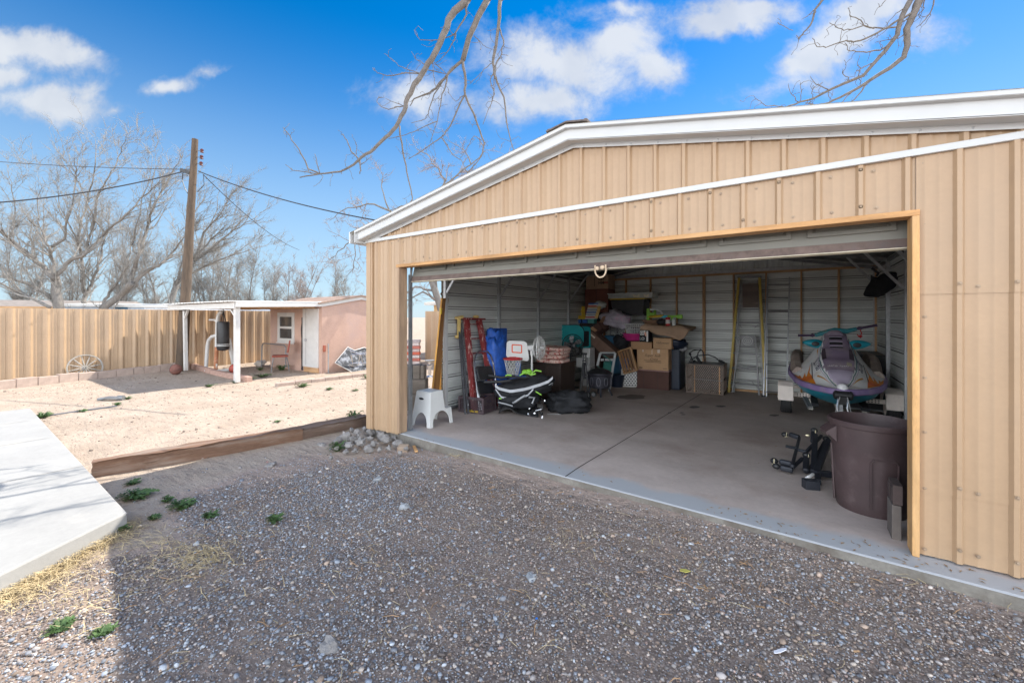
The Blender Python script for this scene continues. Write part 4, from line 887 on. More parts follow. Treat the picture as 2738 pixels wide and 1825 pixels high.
# bits of litter in the gravel
for (u,v,c,n,sx,sy,cat,lb,k) in ((1830,1527,(.55,.5,.12),'leaf',.035,.025,'leaf','yellow green dry leaf lying in the gravel',3),(2083,1742,(.75,.75,.8),'plastic_scrap',.04,.012,'litter','torn white plastic scrap in the gravel at lower right',4),(1338,1424,(.02,.2,.5),'bottle_cap',.008,.008,'cap','blue bottle cap in the middle of the gravel',6),(2033,1434,(.6,.3,.1),'wood_chip',.03,.012,'wood chip','orange wood chip in gravel just in front of the trash can corner',2),(1993,1425,(.5,.28,.12),'wood_chip',.025,.01,'wood chip','small brown wood chip left of the orange one',5),(1740,1360,(.6,.32,.12),'wood_chip',.022,.01,'wood chip','orange wood chip in gravel near the slab edge',7),(1435,1655,(.02,.18,.6),'bottle_cap',.007,.007,'cap','bright blue cap among gravel near the bottom',9),(715,1235,(.5,.05,.06),'plastic_scrap',.01,.008,'litter','speck of red plastic at the end of the dirt patch',8)):
    p=atZ(u,v,-.105); rd=random.Random(k); P=[(sx*(1+rd.uniform(-.4,.3))*math.cos(t*.785),sy*(1+rd.uniform(-.4,.3))*math.sin(t*.785)) for t in range(8)]
    m=M(); m.prism(P,.003); tag(obj(n,m,mat(n,c,.6,0,.1,30),loc=(p.x,p.y,p.z+.004),rot=(rd.uniform(-.2,.2),rd.uniform(-.2,.2),k)),lb,cat)
# ---------------- neighbouring buildings ----------------
def building(name,label,cat,A,B,depth,h,wallm,roofm,z0=-.12,extra=None,rh=.3,over=.25):
    """A,B: front bottom corners (x,y); depth goes away from the camera"""
    A=Vector((A[0],A[1],0));B=Vector((B[0],B[1],0)); d=(B-A); L=d.length; ang=math.atan2(d.y,d.x)
    t=thing(name,label,cat,(A.x,A.y,z0),rz=ang)
    m=M(); m.box(0,L,0,depth,0,h); obj('wall',m,wallm,t)
    m=M(); m.add([(-over,-over,h),(L+over,-over,h),(L+over,depth/2,h+rh),(-over,depth/2,h+rh),(-over,depth+over,h),(L+over,depth+over,h),(-over,-over,h-.12),(L+over,-over,h-.12),(L+over,depth+over,h-.12),(-over,depth+over,h-.12)],[(0,1,2,3),(3,2,5,4),(6,7,1,0),(7,8,5,2,1),(9,6,0,3,4),(8,9,4,5),(9,8,7,6)]); obj('roof',m,roofm,t)
    return t,L
pw=mat('pale_blue_siding',(.42,.50,.60),.6,0,.06,2); pb2=mat('dull_white_roof',(.62,.62,.6),.6,0,.08,3)
t,L=building('mobile_home','pale blue low building with white roof edge behind the fence left of the pole','house',(-30.5,4.6),(-24.5,13.5),4,2.25,pw,pb2,rh=.12)
m=M(); m.box(2.0,2.5,-.03,.0,1.2,2.2); obj('window',m,mat('blue_window',(.03,.12,.22),.3),t)
m=M(); m.box(3.2,7.5,-.02,.0,1.5,2.15); obj('siding_panel',m,mat('white_siding',(.6,.64,.7),.6),t)
t,L=building('dark_shed','long low dark building with brown roof edge at far left behind the trees','shed',(-36,-2),(-31,6.5),5,2.1,mat('dark_siding',(.16,.155,.15),.8,0,.2,4),mat('brown_roof',(.22,.19,.17),.9,0,.2,5),rh=.45)
m=M(); m.box(-.2,L+.2,-.3,-.26,1.95,2.15); obj('fascia',m,T['stud_x'],t)
pl=mat('plywood',(.52,.34,.16),.75,0,.12,3,stretch=(1,1,.4)); t,L=building('plywood_shed','small plywood shed with white roof edge seen over the fence through the side opening','shed',(-13.2,13.2),(-8.8,13.2),2.5,2.25,pl,mat('pale_roof',(.6,.57,.52),.7),rh=.12,over=.3)
m=M(); m.box(2.28,2.3,-.004,0,0,2.2); obj('panel_seam',m,T['stud'],t)

# ---------------- bare trees ----------------
def twigmesh(name,S,D,Ln,r,mt,parent,seed,bend=.35,sub=0):
    """many thin three sided twigs as one mesh; S,D arrays"""
    rg=np.random.default_rng(seed); n=len(S)
    D=D/np.linalg.norm(D,axis=1,keepdims=True)
    j1=rg.normal(0,bend,(n,3)); d1=D+j1; d1/=np.linalg.norm(d1,axis=1,keepdims=True); d2=d1+rg.normal(0,bend,(n,3)); d2/=np.linalg.norm(d2,axis=1,keepdims=True)
    P=np.stack([S,S+D*Ln[:,None]*.35,S+(D*.35+d1*.35)*Ln[:,None],S+(D*.35+d1*.35+d2*.3)*Ln[:,None]],1)
    rad=np.array([1,.8,.55,.2])[None,:]*r[:,None]
    a=np.cross(D,[0.13,.31,.94]); a/=np.linalg.norm(a,axis=1,keepdims=True)+1e-9; b=np.cross(D,a)
    V=[]
    for k in range(3):
        c,s=math.cos(2.094*k),math.sin(2.094*k); V.append(P+(a*c+b*s)[:,None,:]*rad[:,:,None])
    V=np.stack(V,2).reshape(-1,3) # n,4,3
    base=np.arange(n)[:,None,None]*12; seg=np.arange(3)[None,:,None]*3; kk=np.arange(3)[None,None,:]; k2=(kk+1)%3
    Fq=np.stack([base+seg+kk,base+seg+k2,base+seg+3+k2,base+seg+3+kk],-1).reshape(-1)
    me=bpy.data.meshes.new(name); me.vertices.add(len(V)); me.vertices.foreach_set('co',V.ravel()); nf=n*9
    me.loops.add(nf*4); me.loops.foreach_set('vertex_index',Fq); me.polygons.add(nf); me.polygons.foreach_set('loop_start',np.arange(nf)*4); me.polygons.foreach_set('loop_total',np.full(nf,4)); me.update(calc_edges=True)
    me.materials.append(mt); o=bpy.data.objects.new(name,me); C.objects.link(o); o.parent=parent; return P
def wobble(pts,amt,rd,k=4):
    out=[]
    for a,b in zip(pts,pts[1:]):
        for j in range(k): out.append(a.lerp(b,j/k)+Vector((rd.uniform(-1,1),rd.uniform(-1,1),rd.uniform(-.6,.6)))*amt*(1 if j else .3))
    out.append(pts[-1]); return out
def tree(label,base,limbs,r0,seed,dens=1.0,up=.55,bl=1.6,tw=.5,tr=.006,mt='twig',cname='bare_tree',group=None,drift=(0,0,0),thin=1,limbr=None,cat='tree'):
    """limbs: list of polylines (world). trunk mesh = limbs, crown = side branches and twigs"""
    rd=random.Random(seed); rg=np.random.default_rng(seed); t=thing(cname,label,cat,base,group=group); B=Vector(base)
    m=M(); src=[]; dr=Vector(drift)
    for i,lb in enumerate(limbs):
        pts=wobble([Vector(p)-B for p in lb[0]],lb[3] if len(lb)>3 else .05,rd); n=len(pts); ra,rb=lb[1],lb[2]
        rs=[(ra+(rb-ra)*(k/(n-1))**.8)*thin for k in range(n)]; m.tube(pts,rs,8); src.append((pts,rs))
    obj('trunk',m,T['bark'],t,smooth='all')
    m=M(); lv2=[]
    def side(pts,rs,cnt,ln,lo=.15):
        res=[]
        for _ in range(cnt):
            k=rd.uniform(lo,1)*(len(pts)-1.001); i=int(k); p=pts[i].lerp(pts[i+1],k-i); d=(pts[i+1]-pts[i]).normalized()
            q=Vector((rd.gauss(0,1),rd.gauss(0,1),rd.gauss(0,.7))); q=(q-d*q.dot(d)).normalized()
            dd=(d*.55+q*.7+Vector((0,0,up))+dr).normalized(); L=ln*rd.uniform(.45,1.15); P=[p]; c=dd
            for s in range(4):
                c=(c+Vector((rd.gauss(0,.22),rd.gauss(0,.22),rd.gauss(0,.15)+up*.15))+dr*.1).normalized(); P.append(P[-1]+c*L/4)
            r=min(rs[i]*.6,.009+.016*L); res.append((P,[r,r*.8,r*.6,r*.42,r*.25]))
        return res
    for pts,rs in src:
        Lt=sum((b-a).length for a,b in zip(pts,pts[1:])); a=side(pts,rs,int(Lt*3.2*dens),bl); lv2+=a
    lv3=[]
    for P,rs in lv2: lv3+=side(P,rs,max(2,int(5*dens)),bl*.5,lo=.1)
    for P,rs in lv2: m.tube(P,rs,5,cap=False)
    for P,rs in lv3: m.tube(P,[max(.0045,r) for r in rs],3,cap=False)
    obj('branches',m,T[mt],t)
    S=[];D=[]
    for P,rs in lv2+lv3:
        for _ in range(int(9*dens)):
            k=rd.uniform(.1,1)*3.99; i=int(k); S.append(P[i].lerp(P[i+1],k-i)); d=(P[i+1]-P[i]).normalized(); D.append(d*.7+Vector((rd.gauss(0,.6),rd.gauss(0,.6),rd.gauss(0,.45)+up*.5))+dr*.4)
    S=np.array(S);D=np.array(D); twigmesh('crown',S,D,rg.uniform(.3,1,len(S))*tw,np.full(len(S),tr),T[mt],t,seed)
    return t
c1=lambda x,y,t:atT(x/3.016,340+y/3.016,t)
tp=lambda t,*xy:[c1(x,y,t+ (i*.25 if i%2 else -.1*i)) for i,(x,y) in enumerate(xy)]
B=c1(480,1560,20); B.z=-.1
tree('large bare tree with forked grey trunk behind the fence, leftmost of the trees',B,[([B]+tp(20,(475,1450),(440,1200)),.36,.28,.03),(tp(20,(445,1220),(370,1150),(220,1020),(110,930),(0,830),(-150,700)),.22,.07),(tp(20,(440,1200),(430,1080),(400,970),(320,810),(225,740)),.16,.04),(tp(20,(400,970),(520,900),(560,700),(620,420),(600,250)),.11,.02),
 (tp(20,(455,1190),(560,1080),(690,1020),(830,870),(1010,710),(1180,540),(1290,430)),.17,.025),(tp(20,(690,1020),(740,840),(750,700),(640,450),(570,350)),.10,.02),(tp(20,(740,830),(790,540),(880,400),(950,250),(1020,60)),.09,.015),(tp(20,(420,1380),(280,1290),(100,1220),(-60,1180)),.15,.06),(tp(19,(400,1450),(200,1350),(60,1290),(-80,1230)),.12,.05),(tp(20,(110,930),(120,700),(90,500),(60,300)),.05,.012),(tp(21,(320,810),(300,600),(340,450)),.05,.01)],.3,1,dens=.68,thin=.62,bl=1.9,tw=.7,tr=.0075)
B=c1(660,1560,22); B.z=-.1
tree('slender bare tree with two pale trunks second from left behind the fence',B,[([B]+tp(22,(665,1450),(690,1350),(660,1230),(660,1080),(620,900),(700,600),(770,300),(765,90)),.22,.015),(tp(22,(690,1350),(740,1280),(790,1150),(820,1000),(880,800),(900,620)),.14,.02),(tp(22,(620,900),(480,640),(470,420)),.07,.012)],.2,2,dens=.68,thin=.65,bl=1.7,tw=.65,tr=.0075)
B=c1(800,1560,21); B.z=-.1
tree('bare tree with thick trunk leaning right toward the utility pole',B,[([B]+tp(21,(840,1450),(980,1350),(1060,1260)),.32,.24,.02),(tp(21,(1060,1260),(1200,1150),(1290,1110),(1400,1000),(1490,880)),.18,.04),(tp(21,(1060,1260),(1070,1180),(1110,1050),(1190,800),(1250,620),(1350,450),(1460,230)),.2,.015),(tp(21,(1110,1050),(1060,950),(1130,700),(1230,240)),.09,.012),(tp(21,(830,1450),(880,1330),(1030,1120),(1060,900)),.14,.03)],.3,3,dens=.74,thin=.62,bl=1.7,tw=.65,tr=.0075,drift=(.25,.1,0))
B=c1(1370,1560,24); B.z=-.1
tree('wide bare tree behind the utility pole whose branches sweep up to the right',B,[([B]+tp(24,(1380,1400),(1430,1250),(1560,1080)),.28,.2,.02),(tp(24,(1560,1080),(1700,980),(1880,830),(2080,720)),.16,.02),(tp(24,(1560,1080),(1640,850),(1780,700),(1880,520)),.14,.015),(tp(24,(1560,1080),(1700,900),(1920,760)),.1,.015),(tp(24,(1430,1250),(1650,1120),(1900,1020),(2100,960)),.12,.015),(tp(24,(1430,1250),(1500,900),(1560,700),(1650,560)),.1,.015)],.3,4,dens=.85,thin=.65,bl=1.8,tw=.65,tr=.0075,drift=(.5,.3,0))
# thicket of farther bare trees
far=[(60,30,540,'behind the dark shed'),(330,31,580,'behind the leaning tree'),(430,29,610,'left of the pole'),(545,33,610,'over the porch roof'),(615,30,650,'over the middle of the porch roof'),(690,36,665,'above the porch roof corner'),(790,38,690,'over the shed roof ridge'),(910,40,705,'far above the shed gable'),(200,34,600,'between the two left trunks'),(500,34,640,'just right of the pole'),(655,38,700,'over the right part of the porch roof'),(740,40,705,'over the shed door'),(850,42,715,'left of the shed gable peak'),(965,42,722,'nearest the garage corner')]
for i,(u,t_,vt,wh_) in enumerate(far):
    b=atT(u,850,t_); b.z=-.1; rd=random.Random(i+40); lm=[]
    for k in range(4):
        a=rd.uniform(-.5,.5); top=atT(u+rd.uniform(-75,75),vt+rd.uniform(0,60),t_+rd.uniform(-1,1)); mid=b.lerp(top,.5)+RT*rd.uniform(-.8,.8); lm.append(([b,b.lerp(mid,.5)+RT*rd.uniform(-.3,.3),mid,top],.13,.02))
    lm[0]=(lm[0][0],.2,.03)
    tree('grey thicket tree without leaves '+wh_,b,lm,.2,i+50,dens=.8,thin=.55,bl=1.6,tw=.8,tr=.008,mt='twig2' if i in (6,12) else 'twig',group='bare trees beyond the fence')
# tree behind the garage
s_=lambda t,*xy:[atT(x,y,t) for x,y in xy]
B=atT(1215,980,15.5); B.z=-.1
tree('bare tree behind the garage with thin branches arching over the roof edge',B,[([B]+s_(15.5,(1200,900),(1165,780),(1120,650)),.16,.11,.02),(s_(15.5,(1120,650),(1060,560),(985,600),(925,655),(885,690)),.06,.010),(s_(15.5,(1080,580),(1000,545),(930,555),(880,590)),.045,.008),(s_(15.5,(1165,780),(1150,620),(1180,500),(1260,440),(1300,400)),.07,.01),(s_(15.5,(1150,620),(1190,480),(1150,420),(1110,395)),.04,.007),(s_(15.5,(985,600),(950,640),(945,720),(925,740)),.03,.006),(s_(15.5,(1200,820),(1130,780),(1050,820)),.06,.01),(s_(15.5,(1165,780),(1110,765),(1060,800)),.05,.01),(s_(15.5,(1040,560),(1020,500),(1025,460)),.03,.006),(s_(15.5,(1260,440),(1240,400),(1190,370)),.03,.006)],.2,77,dens=.75,bl=.9,tw=.34,tr=.0055,up=.15,mt='twig2',cname='bare_tree')
# ---- overhead tree: trunk beside the garage, limbs arch over the roof and hang into view ----
ot=Vector((6.2,9.0,-.1)); t=thing('overhanging_tree','large bare tree beside the garage whose drooping branches hang across the top of the sky','tree',ot)
c4=lambda x,y,t:atT(740+x/2.613,y/2.613,t)
c8=lambda x,y,t:atT(1960+x/3.92,y/3.92,t)
def A4(t,dt,*xy): return [c4(x,y,t+dt*i) for i,(x,y) in enumerate(xy)]
def A8(t,dt,*xy): return [c8(x,y,t+dt*i) for i,(x,y) in enumerate(xy)]
m=M(); rd=random.Random(3)
def tubew(pts,ra,rb,amt=.012,n=8,k=4,mm=None):
    P=wobble([p-ot for p in pts],amt,rd,k); N_=len(P); (mm or m).tube(P,[ra+(rb-ra)*(i/(N_-1))**.9 for i in range(N_)],n); return P
topA=c4(1330,0,6.5); topB=c4(1470,0,6.6); topC=c4(1565,0,6.2); topR=c8(1950,0,6.0); topR2=c8(1860,0,6.0); topR3=c8(940,0,6.0)
hub=Vector((3.0,8.6,7.6))
tubew([ot,ot+Vector((-.2,0,2)),ot+Vector((-.7,-.2,4.2))],.42,.33,.02,14)
tubew([ot+Vector((-.6,-.2,4.0)),Vector((4.6,8.8,6.2)),hub],.3,.2,.03,12)
tubew([hub,Vector((1,7.6,9.2)),Vector((-2,6.4,9.3)),Vector((-3.7,5.4,8)),topA],.14,.058,.04,10)
tubew([Vector((-2,6.4,9.3)),Vector((-3,5.8,8.2)),topB],.08,.05,.03,10)
tubew([Vector((1,7.6,9.2)),Vector((-1.6,5.8,8.0)),topC],.07,.028,.03,8)
tubew([hub,Vector((2.6,8.4,7.6)),Vector((1.9,8.3,7.0)),topR],.12,.05,.02,10)
tubew([hub,Vector((2.2,8.2,7.2)),topR2],.1,.038,.02,10)
tubew([hub,Vector((1.2,8.3,8.2)),Vector((.3,8.0,7.4)),topR3],.06,.022,.02,8)
tubew([ot+Vector((-.6,-.2,4.0)),ot+Vector((.8,1,6)),ot+Vector((2.5,2,8.5))],.25,.08,.04,10)
obj('trunk',m,T['bark'],t,smooth='all')
m=M(); LB=[]
def lb(pts,ra,rb,amt=.012,n=7,k=3): LB.append((tubew(pts,ra,rb,amt,n,k),ra,rb))
lb(A4(6.5,-.05,(1330,0),(1240,80),(1200,140),(1160,250),(1100,380),(1040,480),(960,590),(915,680),(890,780),(830,890),(760,960),(680,1040),(590,1100),(540,1150),(440,1200),(300,1215),(160,1240)),.058,.007,.01,9)
lb(A4(6.6,0,(1470,0),(1400,130),(1340,270),(1300,420)),.05,.04,.008,9)
lb(A4(6.6,0,(1300,420),(1200,510),(1110,620),(1070,650),(960,690),(930,740)),.026,.006)
lb(A4(6.6,0,(1300,420),(1320,560),(1315,660),(1400,860),(1450,1000),(1430,1090),(1330,1210)),.024,.006)
lb(A4(6.6,0,(1315,660),(1220,860),(1170,940),(1020,1050),(920,1110)),.014,.005)
lb(A4(6.2,0,(1565,0),(1550,180),(1515,400),(1520,520),(1590,680),(1610,880),(1660,1060)),.03,.005)
lb(A4(6.2,0,(1550,180),(1585,280),(1575,370),(1530,440),(1520,620),(1500,720),(1440,870)),.012,.004)
lb(A4(6.2,0,(1520,500),(1490,560),(1520,660),(1490,750)),.009,.004)
lb(A4(6.4,0,(860,880),(880,1060),(910,1200),(950,1390),(910,1430),(790,1470)),.014,.005)
lb(A4(6.6,0,(1200,510),(1180,600),(1150,680),(1120,850),(1070,1000)),.014,.004)
lb(A4(6.6,0,(1200,510),(1100,660),(1060,780),(1040,830),(940,860)),.011,.004)
lb(A4(6.6,0,(1120,850),(1060,870),(960,920),(870,950),(780,970)),.008,.004)
lb(A4(6.5,0,(1330,0),(1325,100),(1250,230),(1240,280),(1180,380),(1110,440)),.016,.004)
lb(A4(6.5,0,(1250,230),(1190,260),(1130,280),(1000,280),(960,210)),.010,.004)
lb(A4(6.5,0,(1040,450),(980,420),(940,360)),.008,.003)
lb(A4(6.5,0,(1000,515),(900,510),(830,525),(770,530),(700,510),(670,475)),.010,.004)
lb(A4(6.5,0,(1000,515),(930,490),(850,460),(800,410),(750,375)),.007,.003)
lb(A4(6.5,0,(890,740),(840,745),(780,765),(730,745),(700,710),(715,670)),.009,.004)
lb(A4(6.5,0,(890,745),(820,715),(760,690)),.006,.003)
lb(A4(6.5,0,(1060,490),(1180,515),(1090,420),(1095,530),(1110,600)),.008,.004)
lb(A4(6.4,0,(300,1215),(220,1180),(180,1090),(130,1010),(70,920),(45,890)),.013,.005)
lb(A4(6.4,0,(300,1215),(200,1200),(110,1190),(60,1150)),.009,.004)
lb(A4(6.4,0,(300,1210),(280,1130),(265,1075)),.007,.0045)
lb(A4(6.4,0,(570,1110),(520,1060),(490,980),(460,935)),.011,.006)
lb(A4(6.4,0,(560,1080),(560,1030),(555,995)),.006,.004)
lb(A4(6.4,0,(580,1120),(585,1180),(580,1215)),.012,.007)
lb(A4(6.4,0,(590,1150),(630,1120),(670,1085)),.006,.003)
lb(A4(6.6,0,(1320,660),(1250,710),(1190,640)),.006,.003)
lb(A4(6.6,0,(1380,250),(1420,290),(1450,320),(1500,340)),.006,.003)
lb(A4(6.2,0,(1510,440),(1450,480),(1410,530),(1350,580)),.006,.003)
lb(A4(6.6,0,(1150,960),(1230,1080),(1290,1120),(1330,1210)),.009,.004)
lb(A4(6.6,0,(1430,980),(1380,950),(1330,1030),(1280,1110)),.007,.003)
lb(A8(6,0,(1950,0),(1890,150),(1820,300),(1830,470),(1790,600),(1650,710),(1500,800),(1380,880),(1180,990),(1000,1080),(860,1105),(760,1080)),.05,.006,.006,9)
lb(A8(6,0,(1860,0),(1770,170),(1720,370),(1600,530),(1490,650),(1370,790),(1150,880),(1000,950),(850,1030),(700,1070),(540,1130),(420,1170)),.036,.007,.006,9)
lb(A8(6,0,(940,0),(860,100),(810,270),(740,340),(690,410),(665,370)),.018,.004)
lb(A8(6,0,(860,100),(790,160),(720,205)),.008,.003)
lb(A8(6,0,(1900,130),(1750,200),(1560,320),(1380,410),(1260,440),(1190,425),(1100,450),(970,500),(880,490),(830,400)),.017,.004)
lb(A8(6,0,(1740,270),(1600,300),(1480,290),(1370,270),(1310,200),(1220,160),(1215,90)),.012,.004)
lb(A8(6,0,(1480,300),(1370,270),(1250,310),(1160,320),(1080,280),(1010,240)),.010,.004)
lb(A8(6,0,(1690,420),(1540,530),(1400,550),(1290,545),(1200,520),(1170,450)),.012,.004)
lb(A8(6,0,(1990,0),(1930,110),(1860,170),(1780,230)),.014,.006)
lb(A8(6,0,(2110,0),(2060,150),(1980,240),(1920,290)),.010,.004)
lb(A8(6,0,(2010,0),(2000,90),(1940,160),(1900,190)),.008,.003)
lb(A8(6,0,(1790,90),(1710,140),(1650,205)),.008,.003)
lb(A8(6,0,(1790,360),(1740,400),(1560,430),(1490,450)),.008,.003)
lb(A8(6,0,(1400,880),(1310,1000),(1180,1110)),.012,.006)
lb(A8(6,0,(1250,960),(1170,1040),(1100,1110)),.008,.005)
lb(A8(6,0,(1000,940),(870,880),(810,800)),.008,.003)
lb(A8(6,0,(700,1070),(720,960),(710,860)),.006,.003)
lb(A8(6,0,(690,1070),(620,1000),(580,880)),.007,.003)
lb(A8(6,0,(540,1130),(430,1110),(340,1110),(290,1060),(230,1040)),.008,.003)
lb(A8(6,0,(1180,870),(1210,810),(1150,770),(1155,720)),.007,.003)
lb(A8(6,0,(1310,800),(1330,720),(1300,680),(1330,580)),.006,.003)
lb(A8(6,0,(850,1030),(820,980),(825,870)),.006,.003)
lb(A8(6,0,(1000,970),(1020,1030),(1020,1100)),.005,.003)
lb(A8(6,0,(1500,640),(1400,690),(1310,740),(1270,770)),.009,.003)
lb(A8(6,0,(1320,830),(1340,870),(1335,890)),.005,.003)
lb(A8(6,0,(470,235),(540,280),(630,320)),.005,.004)
lb(A8(6,0,(1600,0),(1560,50),(1540,75),(1520,40)),.006,.003)
# crooked side twigs
for P,ra,rb in list(LB):
    Lt=sum((b-a).length for a,b in zip(P,P[1:])); nn=int(Lt*(6.5 if ra<.04 else 2.6))
    for _ in range(nn):
        k=rd.uniform(.15,.99)*(len(P)-1); i=min(int(k),len(P)-2); p=P[i].lerp(P[i+1],k-i); d=(P[i+1]-P[i]).normalized(); q=Vector((rd.gauss(0,1),rd.gauss(0,1),rd.gauss(0,1))); c=(d*.5+q.normalized()).normalized(); L=rd.uniform(.08,.34); Q=[p]
        for s in range(6): c=(c+Vector((rd.gauss(0,.5),rd.gauss(0,.5),rd.gauss(0,.5)))).normalized(); Q.append(Q[-1]+c*L/6)
        m.tube(Q,[.0042,.0038,.0034,.003,.0027,.0024,.0034],4)
obj('hanging_branches',m,mat('hanging_bark',(.14,.12,.105),.9,0,.25,14,bump=.5,bscale=60),t,smooth='all')
MF=1.4
# ---------------- things in the garage: left side ----------------
cA=lambda x,y:(1080+x/3.266,700+y/3.266)
cB=lambda x,y:(1400+x/3.734,680+y/3.734)
cC=lambda x,y:(1800+x/3.5625,660+y/3.5625)
cD=lambda x,y:(2000+x/3.267,680+y/3.267)
cE=lambda x,y:(2000+x/3.564,1080+y/3.564)
def fl3(x,y,z=0): return Vector((x,y,flo(y)+z))
def qpanel(m,bl,br,tr,tl,aw,ah,t=.008,n=12):
    bl,br,tr,tl=map(Vector,(bl,br,tr,tl)); P=[(0,0)]; a0=(1-aw)/2
    for i in range(n+1):
        th=math.pi*i/n; P.append((.5-aw/2*math.cos(th),ah*math.sin(th)**.8 if 0<i<n else 0))
    P+=[(1,0),(1,1),(0,1)]
    f=lambda p:(bl.lerp(br,p[0])).lerp(tl.lerp(tr,p[0]),p[1]); V=[f(p) for p in P]; nr=(br-bl).cross(tl-bl).normalized()*t
    N_=len(V); m.add(V+[v-nr for v in V],[tuple(range(N_)),tuple(range(N_,2*N_))[::-1]]+[(i,i+N_,(i+1)%N_+N_,(i+1)%N_) for i in range(N_)])
# step stool
s0=fl3(-4.275,4.21); t=thing('step_stool','pale grey plastic step stool with arched legs beside the left door jamb','step stool',s0)
m=M(); H=.485
def xs_(z,s): return s*(.19-.055*z/H)
def sidep(s,y0,y1):
    P=[(y0,0)]
    for i in range(15): th=math.pi*i/14; P.append(((y0+y1)/2-(y1-y0)*.36*math.cos(th),.205*math.sin(th)**.75))
    P+=[(y1,0),(y1-.012,.20),(y1-.02,.215),(.125,.225),(.118,.25),(.10,.47),(.09,H),(-.13,H),(-.14,.47)]
    return [Vector((xs_(z,s),y,z)) for y,z in P]
for s in (1,-1):
    A=sidep(s,-.20,.26); n=len(A); B=[v-Vector((s*.012,0,0)) for v in A]; m.add(A+B,[tuple(range(n)),tuple(range(n,2*n))[::-1]]+[(i,i+n,(i+1)%n+n,(i+1)%n) for i in range(n)])
qpanel(m,(-.19,-.20,0),(.19,-.20,0),(.137,-.14,.47),(-.137,-.14,.47),.66,.42); qpanel(m,(.19,.26,0),(-.19,.26,0),(-.165,.245,.21),(.165,.245,.21),.66,.75)
m.add([(x,y,z) for (x,y,z) in ((-.137,.10,.46),(.137,.10,.46),(.163,.12,.225),(-.163,.12,.225))],[(0,1,2,3)])
m.add([(-.135,-.135,H),(.135,-.135,H),(.135,.092,H),(-.135,.092,H),(-.135,-.135,H-.015),(.135,-.135,H-.015),(.135,.092,H-.015),(-.135,.092,H-.015)],[(0,1,2,3),(7,6,5,4),(0,4,5,1),(1,5,6,2),(2,6,7,3),(3,7,4,0)])
obj('body',m,T['white'],t,bevel=.008)
m=M(); m.box(-.163,.163,.118,.25,.212,.224); obj('lower_step',m,T['white'],t,bevel=.005)
m=M(); mx=Matrix.Translation((-.02,-.1555,.385))@Matrix.Rotation(R(90+7),4,'X'); m.prism([(.045*math.cos(a*.52),.017*math.sin(a*.52)) for a in range(12)],.005,mx); obj('hand_hole',m,T['black'],t)
# milk crate
def crate(name,label,c,dim,rzz,mt,group=None,cell=.032,ah=None,th=.008):
    t=thing(name,label,'crate',c,rz=rzz,group=group); X,Y,Z=dim; m=M()
    for (a0,b0,a1,b1) in ((-X/2,-Y/2,X/2,-Y/2),(X/2,-Y/2,X/2,Y/2),(X/2,Y/2,-X/2,Y/2),(-X/2,Y/2,-X/2,-Y/2)):
        A=Vector((a0,b0,0));Bv=Vector((a1,b1,0)); L=(Bv-A).length; d=(Bv-A)/L
        m.bar(A+Vector((0,0,Z-.02)),Bv+Vector((0,0,Z-.02)),th*1.6,.04); m.bar(A+Vector((0,0,.03)),Bv+Vector((0,0,.03)),th*1.4,.06)
        m.bar(A,A+Vector((0,0,Z)),.03,.03,up=d)
        for sg in (1,-1):
            k=-int(Z/cell)-2
            while k*cell<L+Z:
                x0=k*cell; z0,z1=.05,Z-.04; xa,xb=(x0,x0+(z1-z0)) if sg==1 else (x0+(z1-z0),x0)
                # clip
                t0,t1=0.,1.; dx=xb-xa
                if dx:
                    q0=(0-xa)/dx;q1=(L-xa)/dx; t0=max(t0,min(q0,q1)); t1=min(t1,max(q0,q1))
                if t1-t0>.02:
                    p=A+d*(xa+dx*t0)+Vector((0,0,z0+(z1-z0)*t0)); q=A+d*(xa+dx*t1)+Vector((0,0,z0+(z1-z0)*t1)); m.bar(p,q,.005,.006)
                k+=1
    m.box(-X/2,X/2,-Y/2,Y/2,.0,.008); obj('body',m,mt,t); return t
ck=mat('dark_crate',(.05,.035,.04),.4,0,.2,8); cc_=fl3(-4.33,5.33); 
t=crate('milk_crate','dark plastic milk crate with yellow lettering on the floor behind the step stool',cc_,(.44,.40,.27),R(8),ck)
text_obj('lettering','Brooks, inc',.05,T['yellow'],t,Matrix.Translation((.02,-.212,.05))@Matrix.Rotation(R(90),4,'X'),bold=True)
# paint-splattered red ladder leaning at left wall
def ladder_mesh(feet,tops,nr,w,d,steps=None,t0=.12,t1=.95,sw=.02,sd=.06):
    fa,fb=map(Vector,feet);ta,tb=map(Vector,tops); m=M(); up=((ta+tb)/2-(fa+fb)/2).cross(fb-fa).normalized()
    m2=M()
    m.bar(fa,ta,w,d,up=up); m.bar(fb,tb,w,d,up=up)
    for k in range(nr):
        q=t0+(t1-t0)*k/(nr-1); m2.bar(fa.lerp(ta,q),fb.lerp(tb,q),sd,sw,up=(0,0,1))
    return m,m2
redw=mat('splattered_red_wood',(.17,.022,.022),.6,0,.2,10,col2=(.45,.36,.32),c2s=20,c2t=(.56,.62),stretch=(1,1,.5))
f0=atX(*cA(625,1215),-4.32); o0=Vector((f0.x,f0.y,flo(f0.y)))
t=thing('wooden_stepladder','old red wooden stepladder spattered with pale paint leaning folded on the left wall','ladder',o0)
A_=lambda x,y,X:atX(*cA(x,y),X)-o0
fa=A_(618,1215,-4.32);fa.z=0; fb=A_(800,1160,-4.32); fb.z=0; ta=A_(545,505,-4.72); tb=A_(655,508,-4.72)
m,m2=ladder_mesh((fa,fb),(ta,tb),6,.07,.09); obj('rail',m,redw,t,bevel=.003); obj('steps',m2,redw,t,bevel=.003)
m=M(); m.bar(ta+(ta-tb)*.3+Vector((0,0,.02)),tb+(tb-ta)*.35+Vector((0,0,.02)),.12,.03); obj('top_cap',m,redw,t,bevel=.004)
